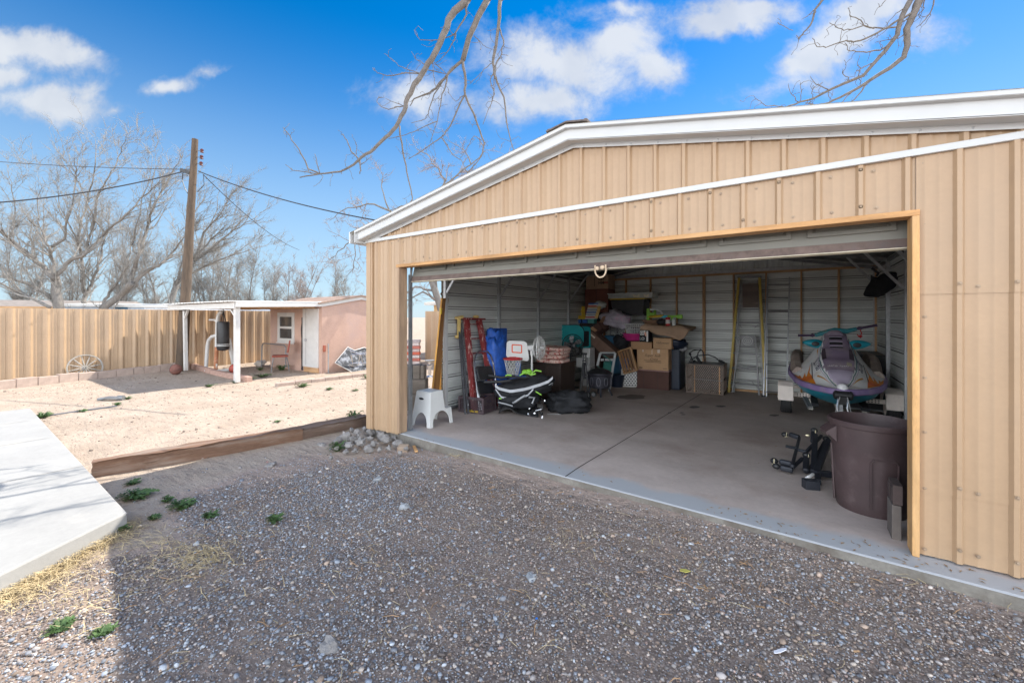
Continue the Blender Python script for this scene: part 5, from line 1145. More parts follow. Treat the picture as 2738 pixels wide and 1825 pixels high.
m=M(); m.bar(fa+Vector((.0,-.16,0)),ta+Vector((-.02,-.12,-.06)),.035,.04); m.bar(fa+Vector((.0,-.23,0)),ta+Vector((-.02,-.17,-.12)),.03,.03); obj('rear_legs',m,mat('black_spattered',(.03,.03,.035),.6,0,.3,10,col2=(.4,.4,.4),c2s=26,c2t=(.64,.7)),t)
# yellow clamp
o1=A_(482,480,-4.74)+o0; t=thing('wood_clamp','pale yellow plastic bracket hooked over the top of the red ladder','bracket',o1); m=M(); L_=lambda x,y:atX(*cA(x,y),-4.73)-o1
m.bar(L_(482,475),L_(478,670),.045,.06,up=(1,0,0)); m.bar(L_(455,490),L_(512,478),.05,.07,up=(1,0,0)); m.bar(L_(452,655),L_(500,640),.05,.06,up=(1,0,0)); m.ell(tuple(L_(630,478)),(.05,.07,.03),8,6)
obj('bracket',m,mat('pale_yellow',(.52,.38,.14),.55,0,.1,6),t,bevel=.012)
# metal folding step stool
o2=atX(*cA(662,1215),-4.2); o2.z=flo(o2.y); t=thing('folding_steps','folding step stool with chrome tube frame and black treads leaning by the red ladder','step stool',o2)
L_=lambda x,y,X=-4.2:atX(*cA(x,y),X)-o2
a0=L_(665,1215);b0=L_(835,1120); a0.z=0;b0.z=0; a1=L_(608,850,-4.42); b1=L_(775,850,-4.42); tt=L_(640,782,-4.45); tb2=L_(740,778,-4.45)
m=M(); m.tube([a0,a0.lerp(a1,.95),a1.lerp(tt,.6),tt.lerp(tb2,.15),tt.lerp(tb2,.85),b1.lerp(tb2,.5),b0.lerp(b1,.93),b0],.016,8); m.tube([a0+Vector((.07,-.02,0)),a1+Vector((.04,0,-.3))],.011,7); m.tube([b0+Vector((.07,.02,0)),b1+Vector((.04,0,-.3))],.011,7); obj('frame',m,T['chrome'],t,smooth=True)
for (ya,yb) in ((910,1030),(1040,1150)):
    m=M(); p=[L_(635,ya,-4.33),L_(765,ya-5,-4.33),L_(798,yb-10,-4.25),L_(662,yb,-4.25)]; nr=(p[1]-p[0]).cross(p[3]-p[0]).normalized()*.02
    m.add(p+[x+nr for x in p],[(0,1,2,3),(7,6,5,4),(0,4,5,1),(1,5,6,2),(2,6,7,3),(3,7,4,0)]); obj('tread',m,T['black'],t,bevel=.004)
# blue tarp bundle
def lump(c,r,seed,amp=.25,fr=2.,n=28,mm=20,sq=1):
    m=M(); m.ell((0,0,0),(1,1,1),n,mm); V=[]; o=Vector((seed*3.1,seed,seed*.7))
    for p in m.v:
        q=Vector(p); k=1+amp*noise.noise(q*fr+o)+amp*.45*noise.noise(q*fr*3+o)-abs(noise.noise(q*fr*2.2+o*2))*amp*.7
        e=Vector((math.copysign(abs(q.x)**sq,q.x),math.copysign(abs(q.y)**sq,q.y),math.copysign(abs(q.z)**sq,q.z)))*k
        V.append((e.x*r[0]+c[0],e.y*r[1]+c[1],e.z*r[2]+c[2]))
    m.v=V; return m
tarpm=mat('blue_tarp',(.02,.085,.36),.45,0,.3,10,bump=.5,bscale=30)
o3=atX(*cA(830,1130),-4.35); o3.z=flo(o3.y); t=thing('tarp','crumpled bright blue tarp bundle standing against the left wall','tarp',o3)
c=atX(*cA(805,800),-4.5)-o3; h=(atX(*cA(800,600),-4.5)-o3).z
obj('bundle',lump((c.x,c.y,h/2),(.17,.25,h/2+.02),5,.24,2.0,40,34,.7),tarpm,t,smooth='all')
m=M(); a=atX(*cA(780,578),-4.72)-o3; b=atX(*cA(890,578),-4.72)-o3; m.bar((a.x,a.y+.0,a.z-.5),(b.x,b.y,b.z-.5),.06,1.0); obj('rolled_edge',m,tarpm,t,bevel=.015)
# basketball hoop
o4=atX(*cA(985,1010),-4.1); o4.z=flo(o4.y); t=thing('toy_basketball_hoop','childs basketball hoop with white backboard, red rim and white net','basketball hoop',o4)
YH=o4.dot(FW); L_=lambda x,y,d=0:atT(*cA(x,y),YH+d)-o4
q=[L_(x,y) for x,y in ((920,686),(1050,690),(1078,710),(1095,845),(1085,866),(1060,866),(910,838),(892,818),(897,705))]
nr=FW*.03; m=M(); n=len(q); m.add(q+[x+nr for x in q],[tuple(range(n)),tuple(range(n,2*n))[::-1]]+[(i,i+n,(i+1)%n+n,(i+1)%n) for i in range(n)]); bb_=obj('backboard',m,T['white'],t,bevel=.008)
m=M(); q=[L_(x,y)-FW*.004 for x,y in ((945,722),(1028,727),(1028,793),(945,787))]
for i in range(4): m.bar(q[i],q[(i+1)%4],.004,.02,up=FW.cross(q[(i+1)%4]-q[i]))
obj('target_square',m,mat('orange_red',(.6,.08,.02),.5),bb_)
c=L_(950,845,-.16); rr=(L_(1040,845)-L_(870,845)).length/2*.93
m=M(); m.tube([c+RT*rr*math.cos(a)+FW*rr*math.sin(a) for a in [k*6.2832/24 for k in range(25)]],.014,8); m.bar(c+FW*rr*.9,c+FW*(rr+.06),.12,.04); obj('rim',m,T['red'],t,smooth=True)
m=M(); zb=L_(950,978).z
for k in range(14):
    for sg in (1,-1):
        P=[]
        for j in range(7):
            u_=j/6; a=(k/14+sg*u_*.22)*6.2832; r_=rr*(1-.42*u_**.7); P.append(c+RT*r_*math.cos(a)+FW*r_*math.sin(a)+Vector((0,0,(zb-c.z)*u_)))
        m.tube(P,.0038,4)
obj('net',m,T['white'],t)
m=M(); m.bar(L_(1000,870,.05),L_(990,1010,.05)+Vector((0,0,-.0)),.10,.10,up=FW); m.bar(L_(995,990,.05),Vector((L_(995,990).x,L_(995,990).y,0)),.3,.3,up=FW); obj('stand',m,T['blue'],t,bevel=.01)
# fans
def fan(name,label,o,c,R_,nrm,mt,pole,base=.2,blades=5,body=None):
    t=thing(name,label,'fan',o); nrm=Vector(nrm).normalized(); x=nrm.cross(Vector((0,0,1))).normalized(); y=x.cross(nrm); c=Vector(c)
    P=lambda r,a,d:c+x*r*math.cos(a)+y*r*math.sin(a)+nrm*d
    m=M()
    for (r,d) in ((R_,0),(R_*.99,.03),(R_*.8,.07),(R_*.55,.09),(R_*.3,.1)): m.tube([P(r,k*6.2832/28,d) for k in range(29)],.004 if r<R_ else .009,5)
    for (r,d) in ((R_*.75,-.07),(R_*.45,-.09)): m.tube([P(r,k*6.2832/28,d) for k in range(29)],.004,5)
    for k in range(28): a=k*6.2832/28; m.tube([P(R_*.12,a,.1),P(R_*.6,a,.088),P(R_,a,0),P(R_*.7,a,-.075),P(R_*.25,a,-.09)],.0022,4)
    obj('cage',m,mt,t)
    m=M()
    for k in range(blades):
        a=k*6.2832/blades; m.add([P(R_*.15,a-.2,.0),P(R_*.15,a+.3,.02),P(R_*.85,a+.45,.03),P(R_*.88,a,-.0),P(R_*.6,a-.25,-.01)],[(0,1,2,3,4)])
    m.tube([P(0,0,-.02),P(0,0,.1)],R_*.14,12); obj('blades',m,body or mt,t)
    m=M(); m.tube([P(0,0,-.09),P(0,0,-.2)],[R_*.28,R_*.2],12); m.tube([P(0,0,-.13),P(0,0,-.13)-Vector((0,0,R_*.6))],.03,8); obj('motor',m,mt,t,smooth=True)
    bz=P(0,0,-.13); m=M(); m.tube([bz-Vector((0,0,R_*.5)),Vector((bz.x,bz.y,.02))],.017,8); m.lathe([(base,0),(base,.015),(base*.4,.035),(.02,.05)],20,Matrix.Translation((bz.x,bz.y,0))); obj('stand',m,pole,t,smooth=True)
    return t
o5=atX(*cA(1140,1080),-3.75); o5.z=flo(o5.y); c=atX(*cA(1180,750),-3.75)-o5
fan('pedestal_fan','white pedestal fan turned right, standing behind the basketball hoop',o5,(c.x,c.y,c.z),.215,(RT*.97-FW*.25),T['white'],T['white'])
# cushions on cabinet
cbx=-3.62;cby=7.0
t=thing('cabinet','low dark wood cabinet carrying a stack of flowered cushions','cabinet',fl3(-3.95,7.25))
dw=mat('dark_cabinet_wood',(.022,.014,.011),.45,0,.3,20,stretch=(1,1,.1),col2=(.036,.024,.018),c2s=6); m=M(); m.box(-.30,.30,-.30,.30,.03,.70); obj('body',m,dw,t,bevel=.006)
m=M(); m.box(-.32,.32,-.32,.32,.70,.725); obj('top',m,dw,t,bevel=.006)
for x in (-.15,.15): m=M(); m.box(x-.14,x+.14,-.315,-.30,.06,.66); d_=obj('door',m,dw,t,bevel=.004); m=M(); m.cyl((x*.2,-.33,.4),(x*.2,-.315,.4),.014,n=10); obj('knob',m,T['chrome'],d_)
m=M(); m.box(-.28,.28,-.28,.28,0,.03); obj('plinth',m,T['black'],t)
cuf=mat('flowered_fabric',(.46,.33,.28),.9,0,.15,20,col2=(.30,.06,.05),c2s=14,c2t=(.52,.58),fine=.2)
cz=flo(7.25)+.725
cushpro=None
cl=['top flowered cushion of the stack on the dark cabinet','second cushion from the top, in the flowered stack','third flowered cushion down in the stack','bottom flowered cushion lying on the cabinet top']
for i in range(4):
    z=cz+.04+(3-i)*.075
    o=obj('cushion',lump((0,0,0),(.29,.27,.042),i+11,.1,2.,30,14,.42),cuf,smooth='all',loc=(-3.96+.03*math.sin(i*2.3),7.22+.03*math.cos(i*3),z),rot=(.02*math.sin(i),.03*math.cos(i*2),.15*math.sin(i*3))); tag(o,cl[i],'cushion','flowered cushions stacked on the cabinet')
# bike trailer / stroller fabric heap
greyf=mat('silver_fabric',(.33,.34,.36),.6,0,.15,10,bump=.3)
o6=F(*cA(1060,1330)); t=thing('bike_trailer','collapsed black and grey fabric bike trailer with lime green trim lying on the floor','bike trailer',o6)
Ta=o6.dot(FW); L_=lambda x,y,d=0:atT(*cA(x,y),Ta+d)-o6
m=lump(tuple(L_(1050,1090,.25)),(1,1,1),3,.16,1.6,44,26,.8); c=L_(1050,1090,.25); V=[]
for p in m.v:
    q=Vector(p)-c; xx=q.x; sag=-.10*xx; V.append(c+RT*(xx*.50)+FW*(q.y*.26)+Vector((0,0,q.z*.17+xx*.09)))
m.v=[tuple(v) for v in V]; obj('fabric_cover',m,T['dblack'],t,smooth='all')
band=lambda xy,dz,w,mt,nm:obj(nm,(lambda mm:(mm.grid(lambda a,b:(lambda p:p+Vector((0,0,(b-.5)*w))-FW*.0)( [L_(*xy[min(int(a*(len(xy)-1)),len(xy)-2)],d=dz).lerp(L_(*xy[min(int(a*(len(xy)-1))+1,len(xy)-1)],d=dz),a*(len(xy)-1)-min(int(a*(len(xy)-1)),len(xy)-2))][0]),26,2),mm)[1])(M()),mt,t,solid=.006)
band([(795,1080),(830,1105),(930,1130),(1060,1110),(1180,1075),(1260,1045),(1300,1010)],-.03,.045,greyf,'silver_band')
band([(800,1110),(850,1180),(960,1200),(1080,1165),(1130,1110)],-.035,.03,greyf,'silver_edge')
for xy in ([(1010,990),(1060,960),(1110,985),(1150,975)],[(1110,975),(1150,945),(1200,955)],[(885,995),(905,985),(940,990)],[(830,1190),(870,1195)],[(1150,1130),(1200,1160)]): band(xy,-.02,.022,T['green'],'green_trim')
m=M()
for xy in ([(1060,960),(1080,1000)],[(1090,955),(1130,990)]): m.ell(tuple(L_(*xy[0],.05)),(.06,.05,.04),10,8)
obj('green_pocket',m,T['green'],t,smooth=True)
m=M(); m.tube([L_(740,990,.1),L_(850,1010,.05),L_(970,1000,.05)],.022,8); m.tube([L_(700,1050,.05),L_(850,1045,0),L_(930,1035,0)],.026,8); m.tube([L_(900,1000,.05),L_(1050,1010,0),L_(1180,1000,.1)],.015,8); obj('handle_bars',m,T['black'],t,smooth=True)
m=M(); m.tube([L_(960,1230,-.1),L_(1010,1195,-.1),L_(1060,1165,-.1)],.02,8); m.tube([L_(825,1225,-.15),L_(890,1240,-.18),L_(950,1258,-.2)],.013,8); m.tube([L_(1090,1180,-.1),L_(1140,1185,-.1),L_(1120,1235,-.1)],.018,8); m.tube([L_(1265,1075,-.05),L_(1300,1055,-.05),L_(1295,1075,-.05)],.006,6); m.ell(tuple(L_(958,1228,-.1)),(.03,.03,.02),8,6); obj('frame_tubes',m,T['alu'],t,smooth=True)
m=lump((0,0,0),(1,1,1),8,.2,2,30,16,.7); m.v=[tuple(L_(1000,1200,.15)+RT*p[0]*.33+FW*p[1]*.22+Vector((0,0,p[2]*.13))) for p in m.v]; obj('lower_fabric',m,T['dblack'],t,smooth='all')
# black mat with metal fittings
o7=F(*cA(1000,1385)); Tb=o7.dot(FW); t=thing('rubber_mat','folded black mat on the floor in front of the bike trailer with bright metal pegs','mat',o7)
L_=lambda x,y,z=0:atZ(*cA(x,y),flo(o7.y)+z)-o7
P=[(830,1320),(1010,1388),(1170,1350),(1165,1240),(1040,1230),(900,1260)]
m=M(); 
def matfn(a,b):
    p=L_(830,1330).lerp(L_(1175,1352),a); q=L_(860,1262).lerp(L_(1160,1262),a); r=p.lerp(q,b); fold=math.exp(-((a-.38)/.1)**2)*(1-b)
    return r+Vector((0,0,.02+.10*math.sin(math.pi*min(1,a*2.2))*math.sin(math.pi*(b*.8+.2))+.03*math.sin(a*14)*b+.02*math.sin(b*9+a*5)))
m.grid(matfn,30,16); obj('mat',m,T['rubber'],t,smooth='all',solid=.014)
m=M(); rd=random.Random(6)
for (x,y,dx,dy) in ((1110,1230,10,-25),(1120,1270,-25,5),(1190,1240,15,-45),(1150,1275,60,0),(1150,1300,55,-15),(1190,1310,20,40),(1100,1340,-15,-15),(1210,1320,-5,40),(1110,1300,30,20),(1235,1200,-5,10)): a=L_(x,y,.05);b=L_(x+dx,y+dy,.09); m.tube([a,b],.013,8)
obj('metal_pegs',m,T['chrome'],t,smooth=True)
o8=F(*cA(1370,1320)); m=lump((0,0,0),(.36,.28,.19),15,.35,2.2,40,26,.8); o=obj('fabric_bag',m,T['dblack'],smooth='all',loc=(o8.x+.05,o8.y+.2,o8.z+.15),rot=(0,0,YAW)); tag(o,'slumped black cloth bag on the floor at the foot of the cabinet','bag')
p=F(*cA(1310,1330)); m=M(); m.cb((0,0,.004),(.22,.05,.004),rz=.6); tag(obj('paper_scrap',m,T['white'],loc=p),'white strip of paper on the floor before the slumped black bag','paper')
# leaning door in side opening
t=thing('leaning_board','orange stained door slab leaning on the white post in the side opening','door',atT(1161,1085,6.72))
B0=Vector(t.location); t.location.z=flo(B0.y); B0=Vector(t.location)
L_=lambda u,v,d:atT(u,v,d)-B0
def slab(pts0,th,mt,name):
    q=[Vector(p) for p in pts0]; nr=th; m=M(); m.add(q+[x+nr for x in q],[(0,1,2,3),(7,6,5,4),(0,4,5,1),(1,5,6,2),(2,6,7,3),(3,7,4,0)]); return obj(name,m,mt,t,bevel=.003)
or_=wood('orange_door_wood',(.55,.27,.06),(.62,.34,.10),'z'); br_=wood('brown_door_wood',(.24,.11,.035),(.3,.15,.05),'z')
d0=6.7
lo=[L_(1149,1089,d0),L_(1153.5,1089,d0)]; hi=[L_(1178.5,797,d0),L_(1183,797,d0)]
slab([lo[0],lo[1],hi[1],hi[0]],FW*.035+RT*.0,or_,'door_edge')
slab([L_(1153.5,1089,d0+.005),L_(1175,1089,d0+.25),L_(1199,797,d0+.25),L_(1183,797,d0+.005)],FW*.03,br_,'door_face')
slab([L_(1172,1089,d0+.2),L_(1178,1089,d0+.2),L_(1187,850,d0+.2),L_(1182,850,d0+.2)],FW*.02,or_,'trim_strip')
m=M(); c=L_(1179,834,d0-.02); m.cb(tuple(c),(.03,.03,.07)); m.cb(tuple(c+Vector((0,0,.05))),(.045,.03,.03)); obj('hinge',m,T['yellow'],t,bevel=.004)
# stacked old timbers in the side opening
def blk_(u0,u1,v0,v1,tt,dp,lab,sd,mt=T['greywood'],nm='timber_block',cat='wood block',grp='old timber blocks stacked in the side opening'):
    a=atT(u0,v1,tt);b=atT(u1,v0,tt); w=(b-a).dot(RT); h=b.z-a.z; m=M(); m.box(0,w,0,dp,0,h)
    return tag(obj(nm,m,mt,bevel=.012,loc=a,rot=(0,0,YAW)),lab,cat,grp)
blk_(1079,1103,1014,977,6.55,.2,'first upright grey timber end of the top row, beside the door track',1); blk_(1104,1123,1014,975.5,6.53,.2,'middle upright grey timber end of the top row in the side opening',2); blk_(1124,1134,1013,977,6.5,.2,'narrow right hand grey timber end of the top row in the side opening',3)
blk_(1078,1137,1053.5,1015,6.45,.25,'long grey timber in the middle layer of the stack behind the step stool',4)
a=atT(1076,1110,6.42); g_=blk_(1076,1119,1097,1054.5,6.42,.25,'thick grey timber at the bottom of the stack behind the step stool',5)
# outside, through the opening
bp=atZ(1106,974,-.12); t=thing('board_stack','stack of faded red and white painted boards by the far fence','board stack',bp); 
cols=[(.42,.36,.33),(.36,.12,.09),(.45,.40,.37),(.42,.10,.06),(.38,.30,.28),(.36,.12,.09),(.44,.38,.36),(.30,.26,.26)]
for i,cc in enumerate(cols): m=M(); m.cb((-.3+.02*math.sin(i*3),0,.05+i*.105),(.85,.2,.098),rz=YAW); obj('board',m,mat('painted_board',cc,.8,0,.2,8),t,bevel=.008)
bp=atZ(1149,1008,-.12); t=thing('metal_pedestal','small bright metal pedestal table standing outside the side opening','table',bp); Tt=bp.dot(FW); hh=(atT(1149,962,Tt)-bp).z
m=M(); m.lathe([(.10,0),(.11,.02),(.03,.06),(.05,hh*.3),(.03,hh*.5),(.07,hh*.7),(.03,hh*.75),(.04,hh-.04)],16); obj('pedestal',m,T['chrome'],t,smooth=True); m=M(); m.lathe([(.12,hh-.04),(.14,hh),(.02,hh+.005)],20); obj('tabletop',m,T['alu'],t,smooth=True)
# ---------------- heap at the back left ----------------
FB=lambda x,y,Y:atY(*cB(x,y),Y)
def fbx(x0,y0,x1,y1,Y,dy,name,label,cat,mt,rzz=0,ry=0,bev=.004,onfloor=False,group=None,empty=False):
    a=FB(x0,y1,Y); b=FB(x1,y0,Y)
    z0=flo(Y) if onfloor else a.z
    t=thing(name,label,cat,((a.x+b.x)/2,Y+dy/2,z0),rz=rzz,ry=ry,group=group); w=b.x-a.x; h=b.z-z0
    if not empty:
        m=M(); m.box(-w/2,w/2,-dy/2,dy/2,0,h); obj('body',m,mt,t,bevel=bev)
    return t,w,h,dy
FRONT=lambda x,y,z:Matrix.Translation((x,y,z))@Matrix.Rotation(R(90),4,'X')
ink=mat('box_ink',(.07,.045,.03),.8); inkk=mat('black_ink',(.01,.01,.012),.7); tape=mat('shiny_tape',(.5,.42,.34),.12,0,.1,10)
# carrying shelf / desk under the upper things
t,w,h,d=fbx(430,690,1190,715,10.25,.7,'work_table','dark table at the back left carrying boxes and bins','table',dw,empty=True)
m=M(); m.box(-w/2,w/2,-d/2,d/2,0,h); obj('tabletop',m,dw,t,bevel=.004)
for sx in (-1,1):
    for sy in (-1,1): m=M(); zz=flo(10.5)-t.location.z; m.box(sx*(w/2-.04)-.025,sx*(w/2-.04)+.025,sy*(d/2-.04)-.025,sy*(d/2-.04)+.025,zz,0); obj('leg',m,dw,t)
topz=t.location.z+h
redbox=mat('maroon_cabinet',(.13,.045,.03),.6,0,.15,6)
def stand_on(t,z): t.location.z=z
# maroon two-door cabinet on the table and box on top of it
t,w,h,d=fbx(612,357,842,700,10.3,.5,'small_cupboard','reddish brown two door cupboard standing on the dark table in the back left corner','cupboard',redbox); stand_on(t,topz); m=M(); m.box(-.004,.004,-d/2-.003,-d/2,h*.02,h*.98); obj('door_gap',m,T['black'],t); cupz=topz+h
for sx in (-1,1): m=M(); m.box(*(sorted((sx*.008,sx*(w/2-.01)))),-d/2-.012,-d/2-.0005,.02,h-.02); obj('door',m,redbox,t,bevel=.003)
t,w,h,d=fbx(622,200,845,357,10.3,.48,'moving_box','tall cardboard box on top of the reddish cupboard, touching the roof','box',T['cardboard'],empty=True); stand_on(t,cupz); h=min(h,2.72-cupz)
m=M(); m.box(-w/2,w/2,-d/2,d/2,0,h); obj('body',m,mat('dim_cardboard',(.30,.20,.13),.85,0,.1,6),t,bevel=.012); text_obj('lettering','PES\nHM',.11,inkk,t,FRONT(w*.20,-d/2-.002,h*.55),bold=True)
m=M(); m.box(w*.3,w*.5,-d/2-.003,-d/2,h*.38,h*.46); obj('red_stripe',m,mat('red_ink',(.2,.02,.02),.7),t); m=M(); m.box(-w*.12,-w*.1,-d/2-.002,-d/2,h*.2,h); obj('crease',m,ink,t); m=M(); m.box(-w/2,w/2,-d/2-.004,-d/2,h*.9,h*.97); obj('tape',m,mat('grey_tape',(.25,.22,.2),.5),t)
# bins
t,w,h,d=fbx(868,447,1205,598,10.25,.5,'storage_bin','black storage bin with a yellow lid on the rack at the back','storage bin',T['black'],empty=True)
m=M(); q=[(-w/2*.9,-d/2*.9),(w/2*.9,-d/2*.9),(w/2*.9,d/2*.9),(-w/2*.9,d/2*.9)]; m.add([(x,y,0) for x,y in q]+[(x/.9,y/.9,h) for x,y in q],[(3,2,1,0),(4,5,6,7)]+[(i,(i+1)%4,(i+1)%4+4,i+4) for i in range(4)]); obj('body',m,T['black'],t,bevel=.01)
m=M(); m.box(-w/2-.02,w/2+.02,-d/2-.02,d/2+.02,h,h+.035); obj('lid',m,T['yellow'],t,bevel=.008); m=M(); m.box(-w/2-.06,-w/2-.01,-.06,.06,h-.06,h+.01); m.box(w/2+.01,w/2+.06,-.06,.06,h-.06,h+.01); obj('handles',m,T['black'],t,bevel=.006)
binz=t.location.z; lidz=binz+h+.035
clear=mat('clear_plastic',(.38,.40,.38),.25,0,.12,6,col2=(.5,.48,.4),c2s=5)
t,w,h,d=fbx(845,372,1285,430,10.25,.5,'storage_tote','long clear plastic tote lying on the yellow lid','storage tote',clear); stand_on(t,lidz+.001)
m=M(); m.box(-w/2-.02,w/2+.03,-d/2-.02,d/2+.02,h,h+.02); obj('lid',m,mat('milky_lid',(.5,.52,.5),.4),t,bevel=.004)
m=M(); rd=random.Random(3)
for (x0,x1) in ((.1,.22),(.33,.42)): m.prism([(w*(x0)+rd.uniform(-.02,.02),h*.15),(w*x1,h*.1),(w*x1+rd.uniform(-.03,.03),h*.8),(w*(x0+x1)/2,h*.55),(w*x0-.03,h*.85)],.004,FRONT(0,-d/2-.001,0))
obj('labels',m,mat('torn_label',(.62,.52,.38),.7),t)
# rack under bin: wire shelf
t=thing('rack','black metal rack holding the yellow lidded bin at the back wall','rack',(FB(1000,700,10.3).x,10.5,flo(10.5)))
m=M(); x0=FB(868,600,10.25).x-t.location.x; x1=FB(1200,600,10.25).x-t.location.x; zt=binz-t.location.z
m.box(x0-.03,x1+.03,-.28,.26,zt-.03,zt-.002); m.box(x0-.03,x1+.03,-.28,.26,zt-.55,zt-.53); obj('shelves',m,T['black'],t)
for x in (x0,x1):
    for y in (-.26,.24): m=M(); m.box(x-.015,x+.015,y-.015,y+.015,0,zt-.03); obj('upright',m,T['rail'],t)
shz=t.location.z+zt-.53
# dark backing mass on the shelf: duffel bag and pot
o=obj('duffel_bag',lump((0,0,0),(.26,.2,.16),31,.25,2,26,16,.8),T['dblack'],smooth='all',loc=(FB(790,620,10.2).x,10.4,topz+.16)); tag(o,'dark duffel bag between the striped towels and the black bin','bag')
t=thing('pan_stack','dark pans with a brown wooden bowl, above the white laundry basket','pan',(FB(1100,670,10.1).x,10.35,shz)); m=M()
m.lathe([(.15,0),(.24,.12),(.25,.13),(.2,.12),(.03,.02)],24); m.lathe([(.14,.13),(.22,.2),(.23,.21),(.02,.16)],24); obj('pans',m,T['black'],t,smooth=True)
m=M(); m.lathe([(.07,.17),(.10,.21),(.10,.27),(.07,.28)],18); obj('bowl',m,mat('brown_bowl',(.35,.18,.07),.5),t,smooth=True)
# yellow toy seat on blue base
t,w,h,d=fbx(512,520,640,690,10.15,.35,'toy_chair','yellow plastic childs seat with blue base on the dark table','toy chair',T['yellow'],empty=True); stand_on(t,topz)
m=M(); m.box(-w/2,w*.25,.05,.15,.1,h); m.box(-w/2,w*.3,-.15,.15,.1,.2); m.box(-w/2,-w/2+.05,-.15,.1,.2,h*.62); m.box(w*.18,w*.3,-.15,.1,.2,h*.5); m.box(w*.3,w*.5,-.12,.12,.12,.24); obj('seat',m,T['yellow'],t,bevel=.03)
m=M(); m.box(-w/2+.02,-w*.1,-.14,.14,0,.1); m.box(w*.02,w*.4,-.14,.14,0,.1); obj('base',m,T['blue'],t,bevel=.02)
# towels and teal box
t,w,h,d=fbx(638,650,702,692,10.0,.2,'teal_box','small teal box under the striped towels','box',mat('dull_teal',(.06,.22,.2),.6)); stand_on(t,topz); tz=topz+h
t=thing('striped_towels','stack of folded striped towels in a plastic bag leaning on the cupboard','towels',(FB(700,650,10.02).x,10.05,tz)); hT=FB(690,485,10.0).z-tz; x0=-.21;x1=.14
strm=[T['white'],mat('towel_blue',(.06,.14,.36),.9),mat('towel_red',(.4,.04,.05),.9),mat('towel_tan',(.5,.38,.22),.9),mat('towel_grey',(.25,.3,.36),.9)]
n=13
for i in range(n):
    m=M(); z=hT*i/n; sk=.10*i/n; m.box(x0+sk,x0+sk+.27,-.1,.1,z,z+hT/n*.9); obj('towel',m,strm[[0,2,0,4,0,1,0,4,0,3,2,0,1][i]],t,bevel=.006)
o=obj('plastic_wrap',lump((.16,.0,hT*.88),(.17,.11,.10),9,.3,2.5,24,14),clear,t,smooth='all'); m=M(); m.bar((x0+.30,-.09,.02),(x0+.40,-.09,hT*.8),.08,.02,up=(0,1,0)); obj('tan_fold',m,mat('tan_fold',(.5,.33,.12),.8),t)
# plastic bag of clothes
c=FB(925,650,9.95); bagm=mat('grey_bag',(.30,.27,.31),.3,0,.3,7,bump=.6,bscale=16,col2=(.36,.16,.24),c2s=3.5,c2t=(.55,.72)); m=lump((0,0,0),(.38,.24,.22),21,.3,1.6,40,26,.9)
o=obj('clothes_bag',m,bagm,smooth='all',loc=(c.x,10.0,c.z),rot=(0,R(14),0)); tag(o,'knotted translucent bag full of clothes with pink patches, on top of the heap','bag')
# metal folding frame under bag
t=thing('folding_stand','light metal folding stand with crossed legs under the clothes bag','stand',FB(930,790,9.9)); B0=Vector(t.location); m=M(); L_=lambda x,y,Y=9.9:FB(x,y,Y)-B0
for a,b in (((850,760),(955,765)),((900,808),(985,765)),((900,775),(985,808)),((940,720),(945,765)),((985,800),(1000,765))): m.tube([L_(*a),L_(*b)],.012,6)
obj('frame',m,T['alu'],t)
# white laundry basket over pink basin
def gridbasket(name,label,c,r0,r1,h,mt,nv,nh,cat='basket'):
    t=thing(name,label,cat,c); m=M()
    for k in range(nv):
        a=k*6.2832/nv; m.bar((r0*math.cos(a),r0*math.sin(a),0),(r1*math.cos(a),r1*math.sin(a),h),.009,.009)
    for j in range(nh+1):
        q=j/nh; r=r0+(r1-r0)*q; m.tube([(r*math.cos(k*6.2832/28),r*math.sin(k*6.2832/28),h*q) for k in range(29)],.006 if 0<j<nh else .013,5)
    m.lathe([(r0,0),(.01,.002)],20,cap=False); obj('basket',m,mt,t); return t
c=FB(1090,790,9.85); gridbasket('laundry_basket','white plastic lattice laundry basket resting in the pink basin',(c.x,10.0,c.z),.19,.25,FB(1090,695,9.85).z-c.z,T['white'],34,4)
c2_=FB(1078,862,9.85); pk=mat('pink_plastic',(.42,.03,.17),.3,0,.15,6); t=thing('pink_basin','bright pink plastic basin under the white lattice basket','basin',(c2_.x,10.0,c2_.z)); hh=c.z-c2_.z+.005; m=M(); m.lathe([(.17,0),(.20,.02),(.26,hh*.9),(.285,hh),(.27,hh),(.24,hh*.8),(.16,.03)],28); obj('basin',m,pk,t,smooth=True)
m=M(); m.tube([(.262*math.cos(k*.2244),.262*math.sin(k*.2244),hh*.55) for k in range(29)],.01,5); obj('rib',m,pk,t)
# black/white printed box
t,w,h,d=fbx(1157,757,1248,872,9.72,.3,'printed_box','black and white printed carton beside the pink basin','box',inkk)
m=M(); m.box(-w/2+.015,-w*.02,-d/2-.002,-d/2,h*.58,h*.94); m.box(w*.26,w*.44,-d/2-.002,-d/2,h*.04,h*.94); m.box(-w*.02,w*.16,-d/2-.0015,-d/2,h*.64,h*.97); obj('white_print',m,mat('print_white',(.55,.53,.5),.6),t)
text_obj('lettering','LO',.09,mat('print_grey',(.4,.4,.4),.6),t,FRONT(-w*.22,-d/2-.003,h*.28),bold=True); text_obj('lettering_2','ICE',.07,inkk,t,FRONT(-w*.24,-d/2-.003,h*.75),bold=True)
m=M(); m.ell((w*.14,-d/2-.003,h*.72),(.025,.002,.035),10,6); m.ell((w*.2,-d/2-.003,h*.6),(.02,.002,.03),10,6); obj('picture_patch',m,mat('peach_print',(.5,.25,.17),.6),t)
